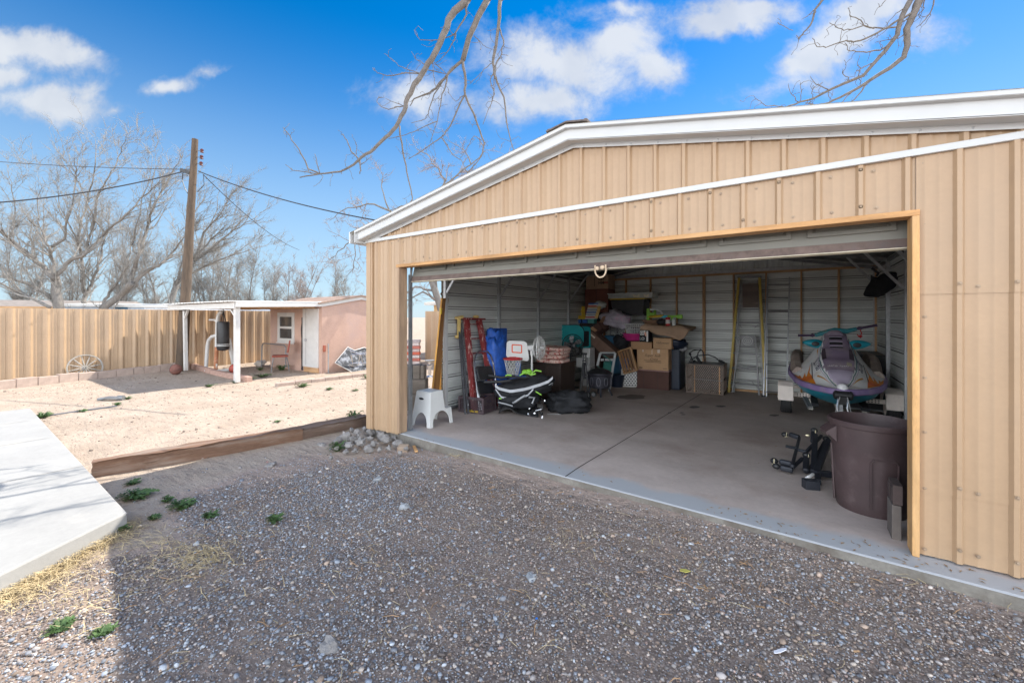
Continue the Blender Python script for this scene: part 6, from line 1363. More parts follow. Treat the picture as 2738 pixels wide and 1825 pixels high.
# long tan sack / carton on top
t=thing('packing_blanket','long sagging tan cardboard carton lying over the printed box','carton',FB(1400,850,9.95)); B0=Vector(t.location); m=M()
top=[(1160,720),(1210,700),(1320,712),(1450,712),(1560,722),(1655,755)]; bot=[(1160,760),(1240,755),(1320,800),(1440,815),(1560,858),(1600,835)]
def sackf(a,b):
    i=min(int(a*5),4);f=a*5-i; tp1=FB(top[i][0],top[i][1],9.85).lerp(FB(top[i+1][0],top[i+1][1],9.85),f)-B0; bt1=FB(bot[i][0],bot[i][1],9.8).lerp(FB(bot[i+1][0],bot[i+1][1],9.8),f)-B0
    if b<=.5: return bt1.lerp(tp1,b*2)+Vector((0,.03*math.sin(b*2*3.14+a*7),.0))
    return tp1.lerp(tp1+Vector((0,.75,.03)),(b-.5)*2)+Vector((0,0,.02*math.sin(a*11+b*9)))
m.grid(sackf,24,12); obj('carton',m,mat('tan_carton',(.30,.20,.13),.85,0,.15,4,col2=(.2,.13,.09),c2s=2),t,smooth='all',solid=.03)
# basket with toys
c=FB(1265,708,9.95); wick=mat('wicker',(.20,.12,.075),.85,0,.3,40,bump=.6,bscale=120); t=thing('wicker_basket','shallow brown wicker basket of toys on top of the tan carton','basket',(c.x,10.15,c.z)); m=M(); m.lathe([(.13,0),(.24,.10),(.27,.13),(.25,.13),(.2,.08),(.1,.02)],26); obj('basket',m,wick,t,smooth=True)
z0=c.z+.1
o=obj('green_toy',M().box(-.035,.035,-.03,.03,0,.3).box(.035,.17,-.03,.03,.12,.2).box(.13,.18,-.03,.03,.12,.26),T['green'],bevel=.012,loc=(FB(1245,660,9.98).x,9.98,z0-.0)); tag(o,'upright lime green toy frame in the wicker basket','toy')
m=M(); m.tube([Vector(FB(x,y,10.02))-FB(1330,610,10.02) for x,y in ((1265,548),(1320,552),(1365,565),(1385,590),(1380,608))],.022,8); tag(obj('white_tube',m,T['white'],loc=FB(1330,610,10.02),smooth=True),'curved white plastic tube arching out of the wicker basket','tube')
o=obj('yellow_toy',lump((0,0,0),(.20,.07,.035),4,.2,2),T['yellow'],smooth='all',loc=FB(1325,617,9.95),rot=(0,R(-4),0)); tag(o,'long yellow plastic toy lying across the wicker basket','toy')
o=obj('cyan_toy',M().box(-.07,.07,-.04,.04,-.03,.03),mat('cyan_plastic',(.02,.35,.45),.4),bevel=.015,loc=FB(1410,620,9.95)); tag(o,'small cyan block between the yellow and green toys','toy')
o=obj('toy_gun',M().box(-.16,.1,-.03,.03,-.02,.03).box(.08,.2,-.025,.025,-.05,.045).box(-.05,.0,-.02,.02,-.09,-.02),T['green'],bevel=.012,loc=FB(1495,620,9.95)); tag(o,'green toy blaster sticking out to the right over the carton','toy')
t=thing('drink_can','small red and white can on the tan carton below the green blaster','can',FB(1440,712,9.9)); m=M(); m.lathe([(.045,0),(.05,.01),(.05,.18),(.04,.2)],16); obj('can',m,T['red'],t,smooth=True); m=M(); m.lathe([(.0508,.05),(.0508,.14)],16,cap=False); obj('label_band',m,T['white'],t)
o=obj('black_toy',lump((0,0,0),(.13,.08,.07),6,.2,2),T['black'],smooth='all',loc=FB(1380,670,10.0)); tag(o,'dark lump of toys beside the red can','toy')
o=obj('clear_bottle',M().lathe([(.04,0),(.045,.02),(.045,.14),(.015,.17),(.015,.2)],14),clear,smooth=True,loc=FB(1500,712,9.95)); tag(o,'clear plastic bottle right of the red can','bottle')
# boxes
t,w,h,d=fbx(1132,945,1445,1141,9.8,.5,'moving_box','large cardboard box with printed lettering and shiny tape on the dark trunk','box',T['cardboard'])
text_obj('lettering','Super Soft',.085,ink,t,FRONT(0,-d/2-.001,h*.67),shear=.4); text_obj('lettering_small','Cotta',.075,ink,t,FRONT(.03,-d/2-.001,h*.51),shear=.4)
m=M()
for (a,b,z) in ((-.28,.26,.42),(-.24,.26,.355)):
    x=a
    rd=random.Random(int(z*1000))
    while x<b: l=rd.uniform(.02,.06); m.box(w*x/.55*.5,w*x/.55*.5+l*.8,-d/2-.0015,-d/2,h*z,h*z+.012); x+=l+.012
m.box(w*.33,w*.46,-d/2-.0015,-d/2,h*.12,h*.128); m.box(w*.33,w*.46,-d/2-.0015,-d/2,h*.075,h*.09); m.box(-w*.43,-w*.32,-d/2-.0015,-d/2,h*.05,h*.1); obj('small_print',m,ink,t)
m=M(); m.box(-w*.32,-w*.28,-d/2-.002,-d/2,h*.82,h*.97); m.box(-w*.02,w*.0,-d/2-.002,-d/2,h*.72,h*.99); m.box(w*.16,w*.24,-d/2-.002,-d/2,h*.80,h*.96); obj('tape',m,tape,t)
boxtop=t.location.z+h
t,w,h,d=fbx(1072,876,1280,944,9.78,.45,'flat_box','low cardboard box on the left of the large printed box top','box',mat('cardboard_b',(.29,.17,.09),.85,0,.08,5))
t,w,h,d=fbx(1300,838,1490,938,9.74,.4,'small_box','cardboard box with handwriting on the right of the large printed box top','box',T['cardboard'],rzz=-.12); text_obj('handwriting','Halloween',.07,ink,t,FRONT(0,-d/2-.001,h*.55),shear=.5)
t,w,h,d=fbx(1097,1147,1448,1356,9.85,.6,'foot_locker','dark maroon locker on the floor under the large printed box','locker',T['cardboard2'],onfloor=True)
m=M(); m.box(-w/2-.01,w/2+.01,-d/2-.012,d/2,h*.86,h*.97); obj('lid',m,mat('trunk_lid',(.2,.11,.10),.5,0,.2,6),t,bevel=.006); m=M(); m.box(w*.2,w*.205,-d/2-.003,-d/2,0,h*.85); m.box(-w*.2,-w*.195,-d/2-.003,-d/2,0,h*.85); obj('seams',m,T['black'],t)
navy=mat('navy_plastic',(.008,.014,.028),.45,0,.2,5)
t,w,h,d=fbx(1450,940,1560,1340,10.1,.55,'storage_tub','tall dark navy plastic tub right of the boxes','tub',navy,onfloor=True,bev=.03)
o=obj('jacket',lump((0,0,0),(.24,.22,.13),17,.3,2,24,16),navy,smooth='all',loc=FB(1530,890,10.0)); tag(o,'dark blue jacket heaped over the navy tub','jacket')
o=obj('crumpled_paper',lump((0,0,0),(.12,.1,.09),18,.4,2.5,16,12),mat('grey_paper',(.25,.25,.26),.8),smooth='all',loc=FB(1585,930,10.1)); tag(o,'crumpled pale packaging on the right edge of the heap','packaging')
p=FB(1570,1303,10.8); m=M(); m.box(-.28,.28,-.04,.04,0,.05); tag(obj('wood_offcut',m,T['greywood'],bevel=.004,loc=(p.x,10.75,flo(10.75))),'pale offcut of lumber on the floor between the tub and the wire crate','wood scrap')
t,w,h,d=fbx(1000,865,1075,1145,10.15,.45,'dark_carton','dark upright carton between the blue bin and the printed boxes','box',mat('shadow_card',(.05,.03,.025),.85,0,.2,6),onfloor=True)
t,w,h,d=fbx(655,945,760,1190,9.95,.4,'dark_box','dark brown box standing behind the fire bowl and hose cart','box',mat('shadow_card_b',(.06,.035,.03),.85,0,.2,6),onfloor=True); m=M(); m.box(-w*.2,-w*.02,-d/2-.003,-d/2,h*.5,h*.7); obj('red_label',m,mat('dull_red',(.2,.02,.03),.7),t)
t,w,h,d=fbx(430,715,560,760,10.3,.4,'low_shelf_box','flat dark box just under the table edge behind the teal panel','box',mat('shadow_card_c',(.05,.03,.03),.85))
o=obj('garbage_bag',lump((0,0,0),(.2,.16,.2),44,.3,2.4,26,18),T['dblack'],smooth='all',loc=FB(975,870,9.95)); tag(o,'black garbage bag stuffed between the blue bin and the pink basin','bag')
o=obj('grey_blanket',lump((0,0,0),(.24,.2,.1),45,.3,2.4,26,18),mat('grey_cloth',(.06,.06,.075),.9),smooth='all',loc=FB(700,745,9.95)); tag(o,'dark grey cloth heaped above the open cardboard box','blanket')
# blue bin and boxes left of centre
teal_d=mat('dark_teal_plastic',(.01,.06,.11),.4,0,.15,5)
t,w,h,d=fbx(812,812,965,1140,10.0,.5,'recycling_bin','tall dark blue plastic bin in the middle of the heap','bin',teal_d,onfloor=True,bev=.03); m=M(); m.box(-w/2-.02,w/2+.02,-d/2-.02,d/2+.02,h-.05,h); obj('rim',m,teal_d,t,bevel=.01)
t=thing('open_box','open cardboard box with raised flaps tipped on the heap left of the clothes bag','box',FB(770,780,9.9),rz=-.3,ry=R(-28)); m=M(); W_,D_,H_=.36,.3,.2
m.box(-W_/2,W_/2,-D_/2,-D_/2+.01,0,H_); m.box(-W_/2,W_/2,D_/2-.01,D_/2,0,H_); m.box(-W_/2,-W_/2+.01,-D_/2,D_/2,0,H_); m.box(W_/2-.01,W_/2,-D_/2,D_/2,0,H_); m.box(-W_/2,W_/2,-D_/2,D_/2,0,.01); obj('body',m,T['cardboard2'],t)
m=M(); m.cb((W_/2+.09,0,H_+.03),(.2,D_,.006),ry=-.4); m.cb((-W_/2-.08,-0,H_-.02),(.18,D_,.006),ry=.5); obj('flaps',m,mat('cardboard_c',(.24,.14,.085),.85,0,.1,5),t)
m=M(); m.cb((-.12,-D_/2-.12,H_*.4),(.42,.006,.17),rx=.9); obj('front_flap',m,T['cardboard'],t)
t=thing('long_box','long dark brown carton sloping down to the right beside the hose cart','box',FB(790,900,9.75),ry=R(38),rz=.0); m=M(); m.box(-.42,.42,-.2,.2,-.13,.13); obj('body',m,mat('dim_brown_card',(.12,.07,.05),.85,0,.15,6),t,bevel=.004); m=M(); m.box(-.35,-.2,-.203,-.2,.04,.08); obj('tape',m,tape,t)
# slatted wooden tray and perforated hamper
hp_=F(*cB(1040,1325)); t=thing('laundry_hamper','tall white plastic hamper with oval holes on the floor before the dark trunk','hamper',(hp_.x,hp_.y+.12,flo(hp_.y)),rz=YAW*.6)
Hh=FB(1035,1140,hp_.y).z-flo(hp_.y); m=M(); m.box(-.20,.20,-.13,.13,0,Hh)
obj('body',m,T['white'],t,bevel=.04)
m=M()
for r_ in range(9):
    for c_ in range(5): m.prism([( .026*math.cos(k*.785),.013*math.sin(k*.785)) for k in range(8)],.002,FRONT(-.14+c_*.068+(.034 if r_%2 else 0)-.0,-.1305,.06+r_*.046))
obj('holes',m,T['black'],t)
m=M(); m.prism([(.07*math.cos(k*.785),.022*math.sin(k*.785)) for k in range(8)],.002,FRONT(0,-.1308,Hh-.045)); obj('handle_hole',m,T['dblack'],t)
t=thing('slatted_crate','slatted wooden tray tipped against the boxes above the white hamper','crate',FB(1040,1060,9.55),ry=R(-20),rx=R(-12)); m=M(); W_,H_=.33,.56
for (a,b,c,d_) in ((-W_/2,-W_/2+.015,-H_/2,H_/2),(W_/2-.015,W_/2,-H_/2,H_/2),(-W_/2+.015,W_/2-.015,-H_/2,-H_/2+.015),(-W_/2+.015,W_/2-.015,H_/2-.015,H_/2)): m.box(a,b,-.05,.05,c,d_)
obj('frame',m,T['stud'],t); m=M()
for k in range(4): m.box(-.135+k*.072,-.135+k*.072+.05,.03,.042,-H_/2+.016,H_/2-.016)
obj('slats',m,mat('dark_slats',(.17,.095,.05),.8,0,.3,20,stretch=(1,1,.1)),t)
o=obj('blue_tub',M().lathe([(.10,0),(.12,.3),(.125,.31),(.1,.3)],20),T['blue'],smooth=True,loc=(FB(985,1130,9.8).x,9.95,FB(985,1130,9.8).z-.1)); tag(o,'bright blue pail peeking out left of the slatted tray','pail')
o=obj('dark_pot',M().lathe([(.13,0),(.17,.25),(.19,.3),(.16,.29)],20),navy,smooth=True,loc=(FB(935,1300,9.7).x,9.7,flo(9.7))); tag(o,'dark pot on the floor left of the white hamper','pot')
# hose reel cart
b_=F(*cB(865,1372)); t=thing('hose_cart','pale upright hose reel cart with green hose and black handle','hose cart',b_); B0=Vector(b_); Tq=B0.dot(FW); L_=lambda x,y,d=0:atT(*cB(x,y),Tq+d)-B0
m=M()
for a,b in (((765,985),(735,1110)),((915,985),(850,1370)),((765,985),(915,985)),((770,1050),(905,1050))): m.bar(L_(*a,.1),L_(*b,.1),.05,.03,up=FW)
obj('frame',m,mat('pale_grey_plastic',(.30,.31,.31),.5),t,bevel=.006)
m=M(); m.bar(L_(778,998,.06),L_(900,998,.06),.03,.05); m.bar(L_(800,1020,.06),L_(810,1060,.06),.02,.03); obj('handle',m,T['black'],t,bevel=.006)
hg=mat('green_hose',(.03,.13,.11),.5); m=M(); c=L_(835,1130,.1)
for k in range(6): m.tube([c+RT*(k-2.5)*.024+FW*.1*math.cos(a)+Vector((0,0,.13*math.sin(a))) for a in [j*.2856 for j in range(23)]],.012,5)
m.tube([L_(880,1075),L_(850,1040),L_(800,1010)],.01,5); m.tube([L_(735,1110),L_(790,1165),L_(850,1190)],.01,5); obj('hose',m,hg,t,smooth=True)
# wrought planter
b_=F(*cB(735,1415)); t=thing('fire_pit','black wrought iron fire bowl with scroll pattern on four legs','fire pit',(b_.x,b_.y+.12,flo(b_.y))); Tq=b_.dot(FW); h0=(atT(*cB(730,1335),Tq)-b_).z; h1=(atT(*cB(730,1195),Tq)-b_).z; rr=(atT(*cB(862,1200),Tq)-atT(*cB(600,1200),Tq)).length/2*.95
irn=mat('dark_iron',(.035,.035,.045),.5,.4,.3,12); m=M(); m.lathe([(rr*.75,h0),(rr*.85,h0+.02),(rr*.93,h1-.03),(rr*1.04,h1),(rr*1.04,h1+.02),(rr*.9,h1),(rr*.7,h0+.05)],26); obj('bowl',m,irn,t,smooth=True)
m=M()
for k in range(10):
    a0=k*.628; 
    for sg in (1,-1): m.tube([((rr*.93+.012)*math.cos(a0+sg*.16*math.cos(q)),(rr*.93+.012)*math.sin(a0+sg*.16*math.cos(q)),(h0+h1)/2+(h1-h0)*.3*math.sin(q)) for q in [j*.5 for j in range(10)]],.007,5)
obj('scrolls',m,mat('worn_iron',(.11,.11,.13),.5,.4,.2,12),t)
for k in range(4): a=.5+k*1.5708; m=M(); m.tube([(rr*.7*math.cos(a),rr*.7*math.sin(a),h0+.02),(rr*.85*math.cos(a),rr*.85*math.sin(a),h0*.5),(rr*1.0*math.cos(a),rr*1.0*math.sin(a),0)],.02,7); obj('leg',m,irn,t,smooth=True)
m=M(); m.lathe([(rr*.98,h1+.02),(rr*.75,h1+.07),(rr*.3,h1+.11),(.02,h1+.12)],24,cap=False); obj('mesh_lid',m,T['black'],t,smooth=True)
m=M(); m.tube([(-.12,-rr*.6,h1+.12),(0,-rr*.62,h1+.17),(.12,-rr*.6,h1+.1)],.006,5); obj('lid_handle',m,T['chrome'],t)
# walker
b_=F(*cB(545,1465)); t=thing('walker','folded black wheeled walker between the cabinet and the fire bowl','walker',b_); B0=Vector(b_); Tq=B0.dot(FW); L_=lambda x,y,d=0:atT(*cB(x,y),Tq+d)-B0
m=M()
for a,b in (((600,1000),(560,1420)),((620,1000),(640,1410)),((585,1060),(620,1060)),((575,1200),(630,1200)),((600,1000),(575,985))): m.tube([L_(*a),L_(*b)],.012,6)
m.tube([L_(570,990),L_(632,993)],.02,7); obj('frame',m,T['black'],t,smooth=True); m=M(); m.tube([L_(605,1080),L_(598,1160),L_(608,1240)],.03,8); obj('bag_roll',m,T['dblack'],t)
for (x,y,r) in ((545,1412,.095),(640,1400,.06),(700,1395,.05)):
    c=L_(x,y,.05); ax=(RT*.55+FW*.8).normalized(); m=M(); m.tube([c-ax*.015,c+ax*.015],r,20); wl_=obj('wheel',m,T['rubber'],t); m=M(); m.tube([c-ax*.018,c+ax*.018],r*.7,16); obj('rim',m,T['rail'],wl_)
m=M(); m.tube([L_(628,1010),L_(650,1030),L_(655,1080),L_(640,1120),L_(600,1130)],.004,4); obj('cable',m,T['white'],t)
# white boxes behind the walker, teal panels, black fan
t,w,h,d=fbx(525,1035,610,1125,9.0,.3,'white_bin','small white box behind the black walker','box',T['white'],bev=.01)
t,w,h,d=fbx(585,938,662,1125,9.3,.3,'white_appliance','tall white appliance box behind the black fan','appliance',T['white'],bev=.01,onfloor=True)
teal=mat('teal_fabric',(.005,.22,.23),.6,0,.12,4); blkn=T['dblack']
def rrect(x0,y0,x1,y1,r,Y,n=6):
    P=[]
    for (cx,cy,a0) in ((x1-r,y0+r,-90),(x1-r,y1-r,0),(x0+r,y1-r,90),(x0+r,y0+r,180)):
        for k in range(n+1): a=R(a0+90*k/n); P.append(FB(cx+r*math.cos(a),cy+r*math.sin(a),Y))
    return P
for (x0,y0,x1,y1,r,Y,lb,hole) in ((255,703,605,932,75,9.25,'large rounded teal fabric panel behind the black fan',False),(560,722,668,938,25,9.5,'teal framed panel with black mesh, half hidden behind the large teal one',True)):
    P=rrect(x0,y0,x1,y1,r,Y); o0=P[0].copy(); t=thing('play_tunnel_panel',lb,'panel',(P[0].x,Y,P[8].z)); o0=Vector(t.location); n=len(P); m=M(); V=[p-o0 for p in P]; m.add(V+[v+Vector((0,.02,0)) for v in V],[tuple(range(n)),tuple(range(n,2*n))[::-1]]+[(i,i+n,(i+1)%n+n,(i+1)%n) for i in range(n)]); obj('fabric',m,teal,t)
    m=M(); m.tube([v+Vector((0,-.002,0)) for v in V+[V[0]]],.009,6); obj('hem',m,blkn if not hole else teal,t)
    if hole: m=M(); q=[p-o0+Vector((0,-.003,0)) for p in rrect(x0+28,y0+42,x1-14,y1-20,12,Y)]; m.add(q,[tuple(range(len(q)))]); obj('mesh_window',m,blkn,t)
c=FB(488,905,8.7); o=(c.x,c.y,flo(8.7)); fan('drum_fan','round black floor fan in front of the teal panel',o,(0,0,c.z-flo(8.7)),.25,(-FW*.95+RT*.15),T['black'],T['black'],base=.2,blades=5,body=T['rail'])
t,w,h,d=fbx(420,590,470,690,10.6,.1,'coiled_cord','black looped cord hanging low on the wall left of the yellow seat','cord',T['black'],empty=True); m=M(); m.tube([(.05*math.sin(a)*1.3,0,.15+.15*math.cos(a)) for a in [k*.35 for k in range(20)]],.012,6); obj('cord',m,T['black'],t)
# ---------------- back wall: wire crate, ladders ----------------
FC=lambda x,y,Y:atY(*cC(x,y),Y)
p0=F(*cC(118,1385)); p1=F(*cC(470,1412)); rsty=mat('rusty_crate_steel',(.10,.075,.06),.6,.2,.3,10,col2=(.26,.16,.08),c2s=6,c2t=(.6,.7))
W_=p1.x-p0.x; yc=9.95; hC=FC(300,1120,9.95).z-flo(9.95)
t=thing('wire_crate','brown expanded metal animal crate on the floor under the back wall','crate',(p0.x+W_/2,yc+.3,flo(yc)),rz=.02); D_=.6
m=M()
for (x,y) in ((-W_/2,-D_/2),(W_/2,-D_/2),(-W_/2,D_/2),(W_/2,D_/2)): m.bar((x,y,0),(x,y,hC),.035,.035,up=(0,1,0))
for z in (.0175,hC*.5,hC-.0175):
    for y in (-D_/2,D_/2): m.bar((-W_/2,y,z),(W_/2,y,z),.03,.03)
    for x in (-W_/2,W_/2): m.bar((x,-D_/2,z),(x,D_/2,z),.03,.03)
for x in (-W_*.25,W_*.22): m.bar((x,-D_/2,0),(x,-D_/2,hC),.02,.02,up=(0,1,0))
obj('frame',m,rsty,t)
m=M()
def xmesh(m,A,Bv,z0,z1,cell,w=.004):
    A=Vector(A);Bv=Vector(Bv); L=(Bv-A).length; d=(Bv-A)/L; sl=1.7
    for sg in (1,-1):
        k=-60
        while k*cell<L+(z1-z0):
            xa=k*cell; dx=(z1-z0)/sl; xb=xa+dx
            if sg<0: xa,xb=xb,xa
            q0=(0-xa)/(xb-xa);q1=(L-xa)/(xb-xa); t0=max(0,min(q0,q1));t1=min(1,max(q0,q1))
            if t1-t0>.03: m.bar(A+d*(xa+(xb-xa)*t0)+Vector((0,0,z0+(z1-z0)*t0)),A+d*(xa+(xb-xa)*t1)+Vector((0,0,z0+(z1-z0)*t1)),w,w)
            k+=1
xmesh(m,(-W_/2,-D_/2,0),(W_/2,-D_/2,0),0,hC,.04,.006); xmesh(m,(W_/2,-D_/2,0),(W_/2,D_/2,0),0,hC,.06,.006); xmesh(m,(-W_/2,-D_/2,0),(-W_/2,D_/2,0),0,hC,.06,.006)
obj('expanded_mesh',m,mat('mesh_steel',(.22,.17,.14),.5,.3,.3,10),t)
m=M(); m.box(-W_/2,W_/2,-D_/2,D_/2,hC,hC+.01); m.box(-W_/2,W_/2,D_/2-.02,D_/2-.01,0,hC); obj('panel',m,T['black'],t); m=M(); m.tube([(-W_*.3,-D_/2-.03,hC*.5),(W_*.46,-D_/2-.03,hC*.49)],.008,6); m.ell((W_*.47,-D_/2-.03,hC*.5),(.015,.015,.015),8,6); obj('latch_rod',m,T['alu'],t)
m=M(); m.box(W_*.40,W_*.43,-D_/2-.012,-D_/2-.02,hC*.03,hC*.95); m.box(-W_*.28,-W_*.26,-D_/2-.012,-D_/2-.02,hC*.03,hC*.95); obj('wood_strip',m,T['stud'],t)
ct=flo(yc)+hC+.01; t=thing('bike_carrier','black trunk mount bicycle carrier lying on top of the wire crate','bike carrier',(FC(300,1110,10.1).x,10.1,ct)); B0=Vector(t.location); L_=lambda x,y,Y=10.1:FC(x,y,Y)-B0
m=M()
for pl in ([(150,1110),(175,1050),(155,1010),(190,985),(265,975),(285,1000),(300,1110)],[(160,1020),(200,1110)],[(150,1090),(230,1035),(330,1025),(400,1050),(445,1090)],[(265,980),(240,1000),(225,1060),(250,1110)]): m.tube([L_(*p) for p in pl],.013,7)
obj('frame',m,T['black'],t,smooth=True); m=M(); m.bar(L_(225,1050),L_(265,1112),.07,.05); m.ell(tuple(L_(160,1020)),(.03,.03,.03),8,6); m.ell(tuple(L_(203,1085)),(.03,.03,.025),8,6); m.bar(L_(435,1080),L_(490,1105),.04,.05); obj('pads',m,T['dblack'],t)
m=M(); m.tube([L_(440,1085),L_(430,1105),L_(455,1110)],.004,4); obj('strap',m,T['black'],t)
# yellow fibreglass stepladder
f1=F(*cC(533,1345)); f2=F(*cC(870,1390)); z0=flo(10.6); Yt=10.86
t=thing('fiberglass_stepladder','tall yellow fiberglass stepladder with aluminium steps folded against the back wall','ladder',(FC(700,1380,10.6).x,10.6,z0)); B0=Vector(t.location); L_=lambda x,y,Y:FC(x,y,Y)-B0
T_old=T['alu']; T['alu']=mat('old_aluminium',(.17,.17,.17),.5,.35,.2,10)
ylw=mat('fiberglass_yellow',(.38,.27,.04),.5,0,.12,8,col2=(.3,.24,.1),c2s=8,c2t=(.6,.8))
fa=L_(530,1340,10.55);fb=L_(868,1150,10.6); fa.z=0; tb_=L_(822,290,Yt); fb=tb_+(L_(868,1150,10.58)-tb_)*1.0; dd=(fb-tb_); fb=tb_+dd*((tb_.z)/(-dd.z)); ta=L_(627,290,Yt)
m=M(); m.bar(fa,ta,.05,.07,up=(0,1,0)); obj('rail',m,ylw,t,bevel=.004); m=M(); m.bar(fb,tb_,.05,.07,up=(0,1,0)); obj('rail',m,ylw,t,bevel=.004)
m=M(); 
for yv in (585,710,845,985,1120,1260): 
    q=(yv-290)/(1345-290); a=ta.lerp(fa,q); b=tb_.lerp(fb,min(1,(a.z-tb_.z)/(fb.z-tb_.z))); m.bar(a+Vector((.02,0,0)),b-Vector((.02,0,0)),.075,.022)
    if yv>600: m.bar(a+Vector((.03,-.02,-.0)),a+Vector((.14,-.0,-.11)),.02,.01); m.bar(b+Vector((-.03,-.02,-.0)),b+Vector((-.14,-.0,-.11)),.02,.01)
obj('steps',m,T['alu'],t,bevel=.002)
m=M(); m.bar(ta+Vector((-.04,-.01,.01)),tb_+Vector((.04,-.01,.01)),.13,.035); obj('top_cap',m,T['rail'],t,bevel=.005)
m=M(); a=L_(660,350,Yt-.03); b=L_(812,575,Yt-.06); m.cb(((a.x+b.x)/2,(a.y+b.y)/2,(a.z+b.z)/2),(abs(b.x-a.x),.012,abs(b.z-a.z)),ry=.0); obj('shelf_board',m,mat('dirty_board',(.13,.10,.085),.8,0,.25,6,stretch=(.3,1,2),col2=(.3,.24,.2),c2s=7,c2t=(.62,.72)),t)
m=M(); m.bar(fa+Vector((.09,.12,0)),ta+Vector((.03,.03,-.05)),.03,.03,up=(0,1,0)); m.bar(fb+Vector((-.05,.12,0)),tb_+Vector((-.03,.03,-.05)),.03,.03,up=(0,1,0))
for q in (.25,.42,.6,.78,.92): m.bar(ta.lerp(fa,q)+Vector((.05,.09,0)),tb_.lerp(fb,q)+Vector((-.05,.09,0)),.02,.02)
obj('rear_frame',m,T['alu'],t)
# small aluminium stepladder
fa=F(*cC(562,1385)); fb=F(*cC(818,1410)); t=thing('aluminum_stepladder','short aluminium stepladder with round emblem on its top standing before the yellow one','ladder',fa); B0=Vector(fa); L_=lambda x,y,Y:FC(x,y,Y)-B0
fa=Vector((0,0,0)); fb=fb-B0; ta=L_(640,842,fa.y+B0.y+.12); tb_=L_(783,842,fb.y+B0.y+.12); m=M(); m.bar(fa,ta,.03,.055,up=(0,1,0)); m.bar(fb,tb_,.03,.055,up=(0,1,0)); obj('rail',m,T['alu'],t,bevel=.003)
m=M()
for q in (.22,.48,.68,.80): m.bar(fa.lerp(ta,q),fb.lerp(tb_,q),.075,.018)
m.bar(fa.lerp(ta,.22),fa.lerp(ta,.08).lerp(fb.lerp(tb_,.22),.0)+Vector((.0,0,0)),.015,.008); m.bar(fa.lerp(ta,.10),fa.lerp(ta,.21).lerp(fb.lerp(tb_,.21),.25),.02,.008); m.bar(fb.lerp(tb_,.10),fb.lerp(tb_,.21).lerp(fa.lerp(ta,.21),.25),.02,.008); obj('steps',m,T['alu'],t,bevel=.002)
m=M(); c=(ta+tb_)/2; w=(tb_-ta).length; m.bar(ta,tb_,.12,.02); m.cb((c.x,c.y-.05,c.z-.12),(w*.86,.01,.22)); obj('top_plate',m,T['alu'],t,bevel=.003)
m=M()
for k in (1,.6,.25): m.tube([(c.x+.095*k*math.cos(a),c.y-.058,c.z-.12+.095*k*math.sin(a)) for a in [j*.3142 for j in range(21)]],.006,5)
obj('emblem',m,T['white'],t)
# extension ladder
fa=F(*cC(862,1425)); t=thing('extension_ladder','straight aluminium extension ladder leaning against the back wall studs','ladder',fa); B0=Vector(fa); L_=lambda x,y,Y:FC(x,y,Y)-B0
ta=L_(900,290,10.88); fa=Vector((0,0,0)); fb=Vector((.50,.1,0)); tb_=L_(1108,290,10.88); m=M()
dirn=(ta-fa); fb=tb_-dirn+Vector((0,0,0)); fb.z=0
for a,b in ((fa,ta),(fb,tb_)): m=M(); m.bar(a,b,.025,.075,up=(0,1,0)); obj('rail',m,T['galv'],t,bevel=.003); 
m=M(); m.bar(fa+Vector((.05,.03,0)),ta+Vector((.0,.03,-.1)),.02,.06,up=(0,1,0)); obj('rear_section',m,T['galv'],t)
m=M()
for k in range(9): q=.04+k*.112; m.tube([fa.lerp(ta,q),fb.lerp(tb_,q)],.015,8)
obj('rungs',m,T['alu'],t,smooth=True)
for a in (fa,fb): m=M(); m.cb((a.x,a.y-.0,.015),(.07,.1,.03)); obj('foot',m,T['rubber'],t)
# ---------------- personal watercraft on its trailer ----------------
PX,NY=.53,7.42; 
pwc=thing('jet_ski','faded white and purple jet ski with orange flames and teal mirrors on a trailer','jet ski',(PX,NY,flo(8.6)))
FZ=flo(8.6)
def ip(s,T_):
    for (a,x),(b,y) in zip(T_,T_[1:]):
        if s<=b: 
            u=max(0,(s-a)/(b-a)); u=u*u*(3-2*u)*.5+u*.5; return x+(y-x)*u
    return T_[-1][1]
Wt=[(0,.05),(.06,.17),(.2,.31),(.45,.44),(.8,.53),(1.2,.59),(1.7,.62),(3.0,.60)]
Zb=[(0,.60),(.5,.615),(1.2,.66),(3.0,.68)]
Zc=[(0,.64),(.15,.70),(.45,.84),(.8,1.0),(1.1,1.16),(1.35,1.33),(1.5,1.40),(1.65,1.38)]
Hw=[(0,.0),(.12,.05),(.35,.13),(.6,.19),(.85,.21),(1.1,.19),(1.35,.155),(1.65,.14)]
def deckz(x,s):
    w=ip(s,Wt); q=min(1,abs(x)/w); zb=ip(s,Zb)+.035; zc=ip(s,Zc); hw=ip(s,Hw)/w
    if s>.12 and q<hw: return zc-.02*(q/max(hw,.01))**2*(1)
    e=(q-hw)/max(1e-6,1-hw); base=zc-.035
    return zb+(base-zb)*((1-e)**1.55)
def dk(x,s,o=0): return Vector((x,s,deckz(x,s)+o))
pw_=mat('pwc_white',(.62,.61,.60),.4,0,.07,4,col2=(.46,.41,.36),c2s=5,c2t=(.5,.75),fine=.04); pp=mat('pwc_purple',(.17,.13,.19),.55,0,.12,5,col2=(.25,.21,.225),c2s=3,c2t=(.45,.7)); pl_=mat('pwc_lilac',(.38,.33,.42),.55,0,.1,6); ptl=mat('pwc_teal',(.02,.15,.18),.45,0,.15,5,col2=(.16,.2,.13),c2s=7,c2t=(.52,.7)); pbp=mat('bumper_purple',(.17,.12,.25),.5,0,.12,6,col2=(.22,.17,.19),c2s=3,c2t=(.5,.7)); pht=mat('hull_teal',(.01,.15,.21),.4,0,.15,4)
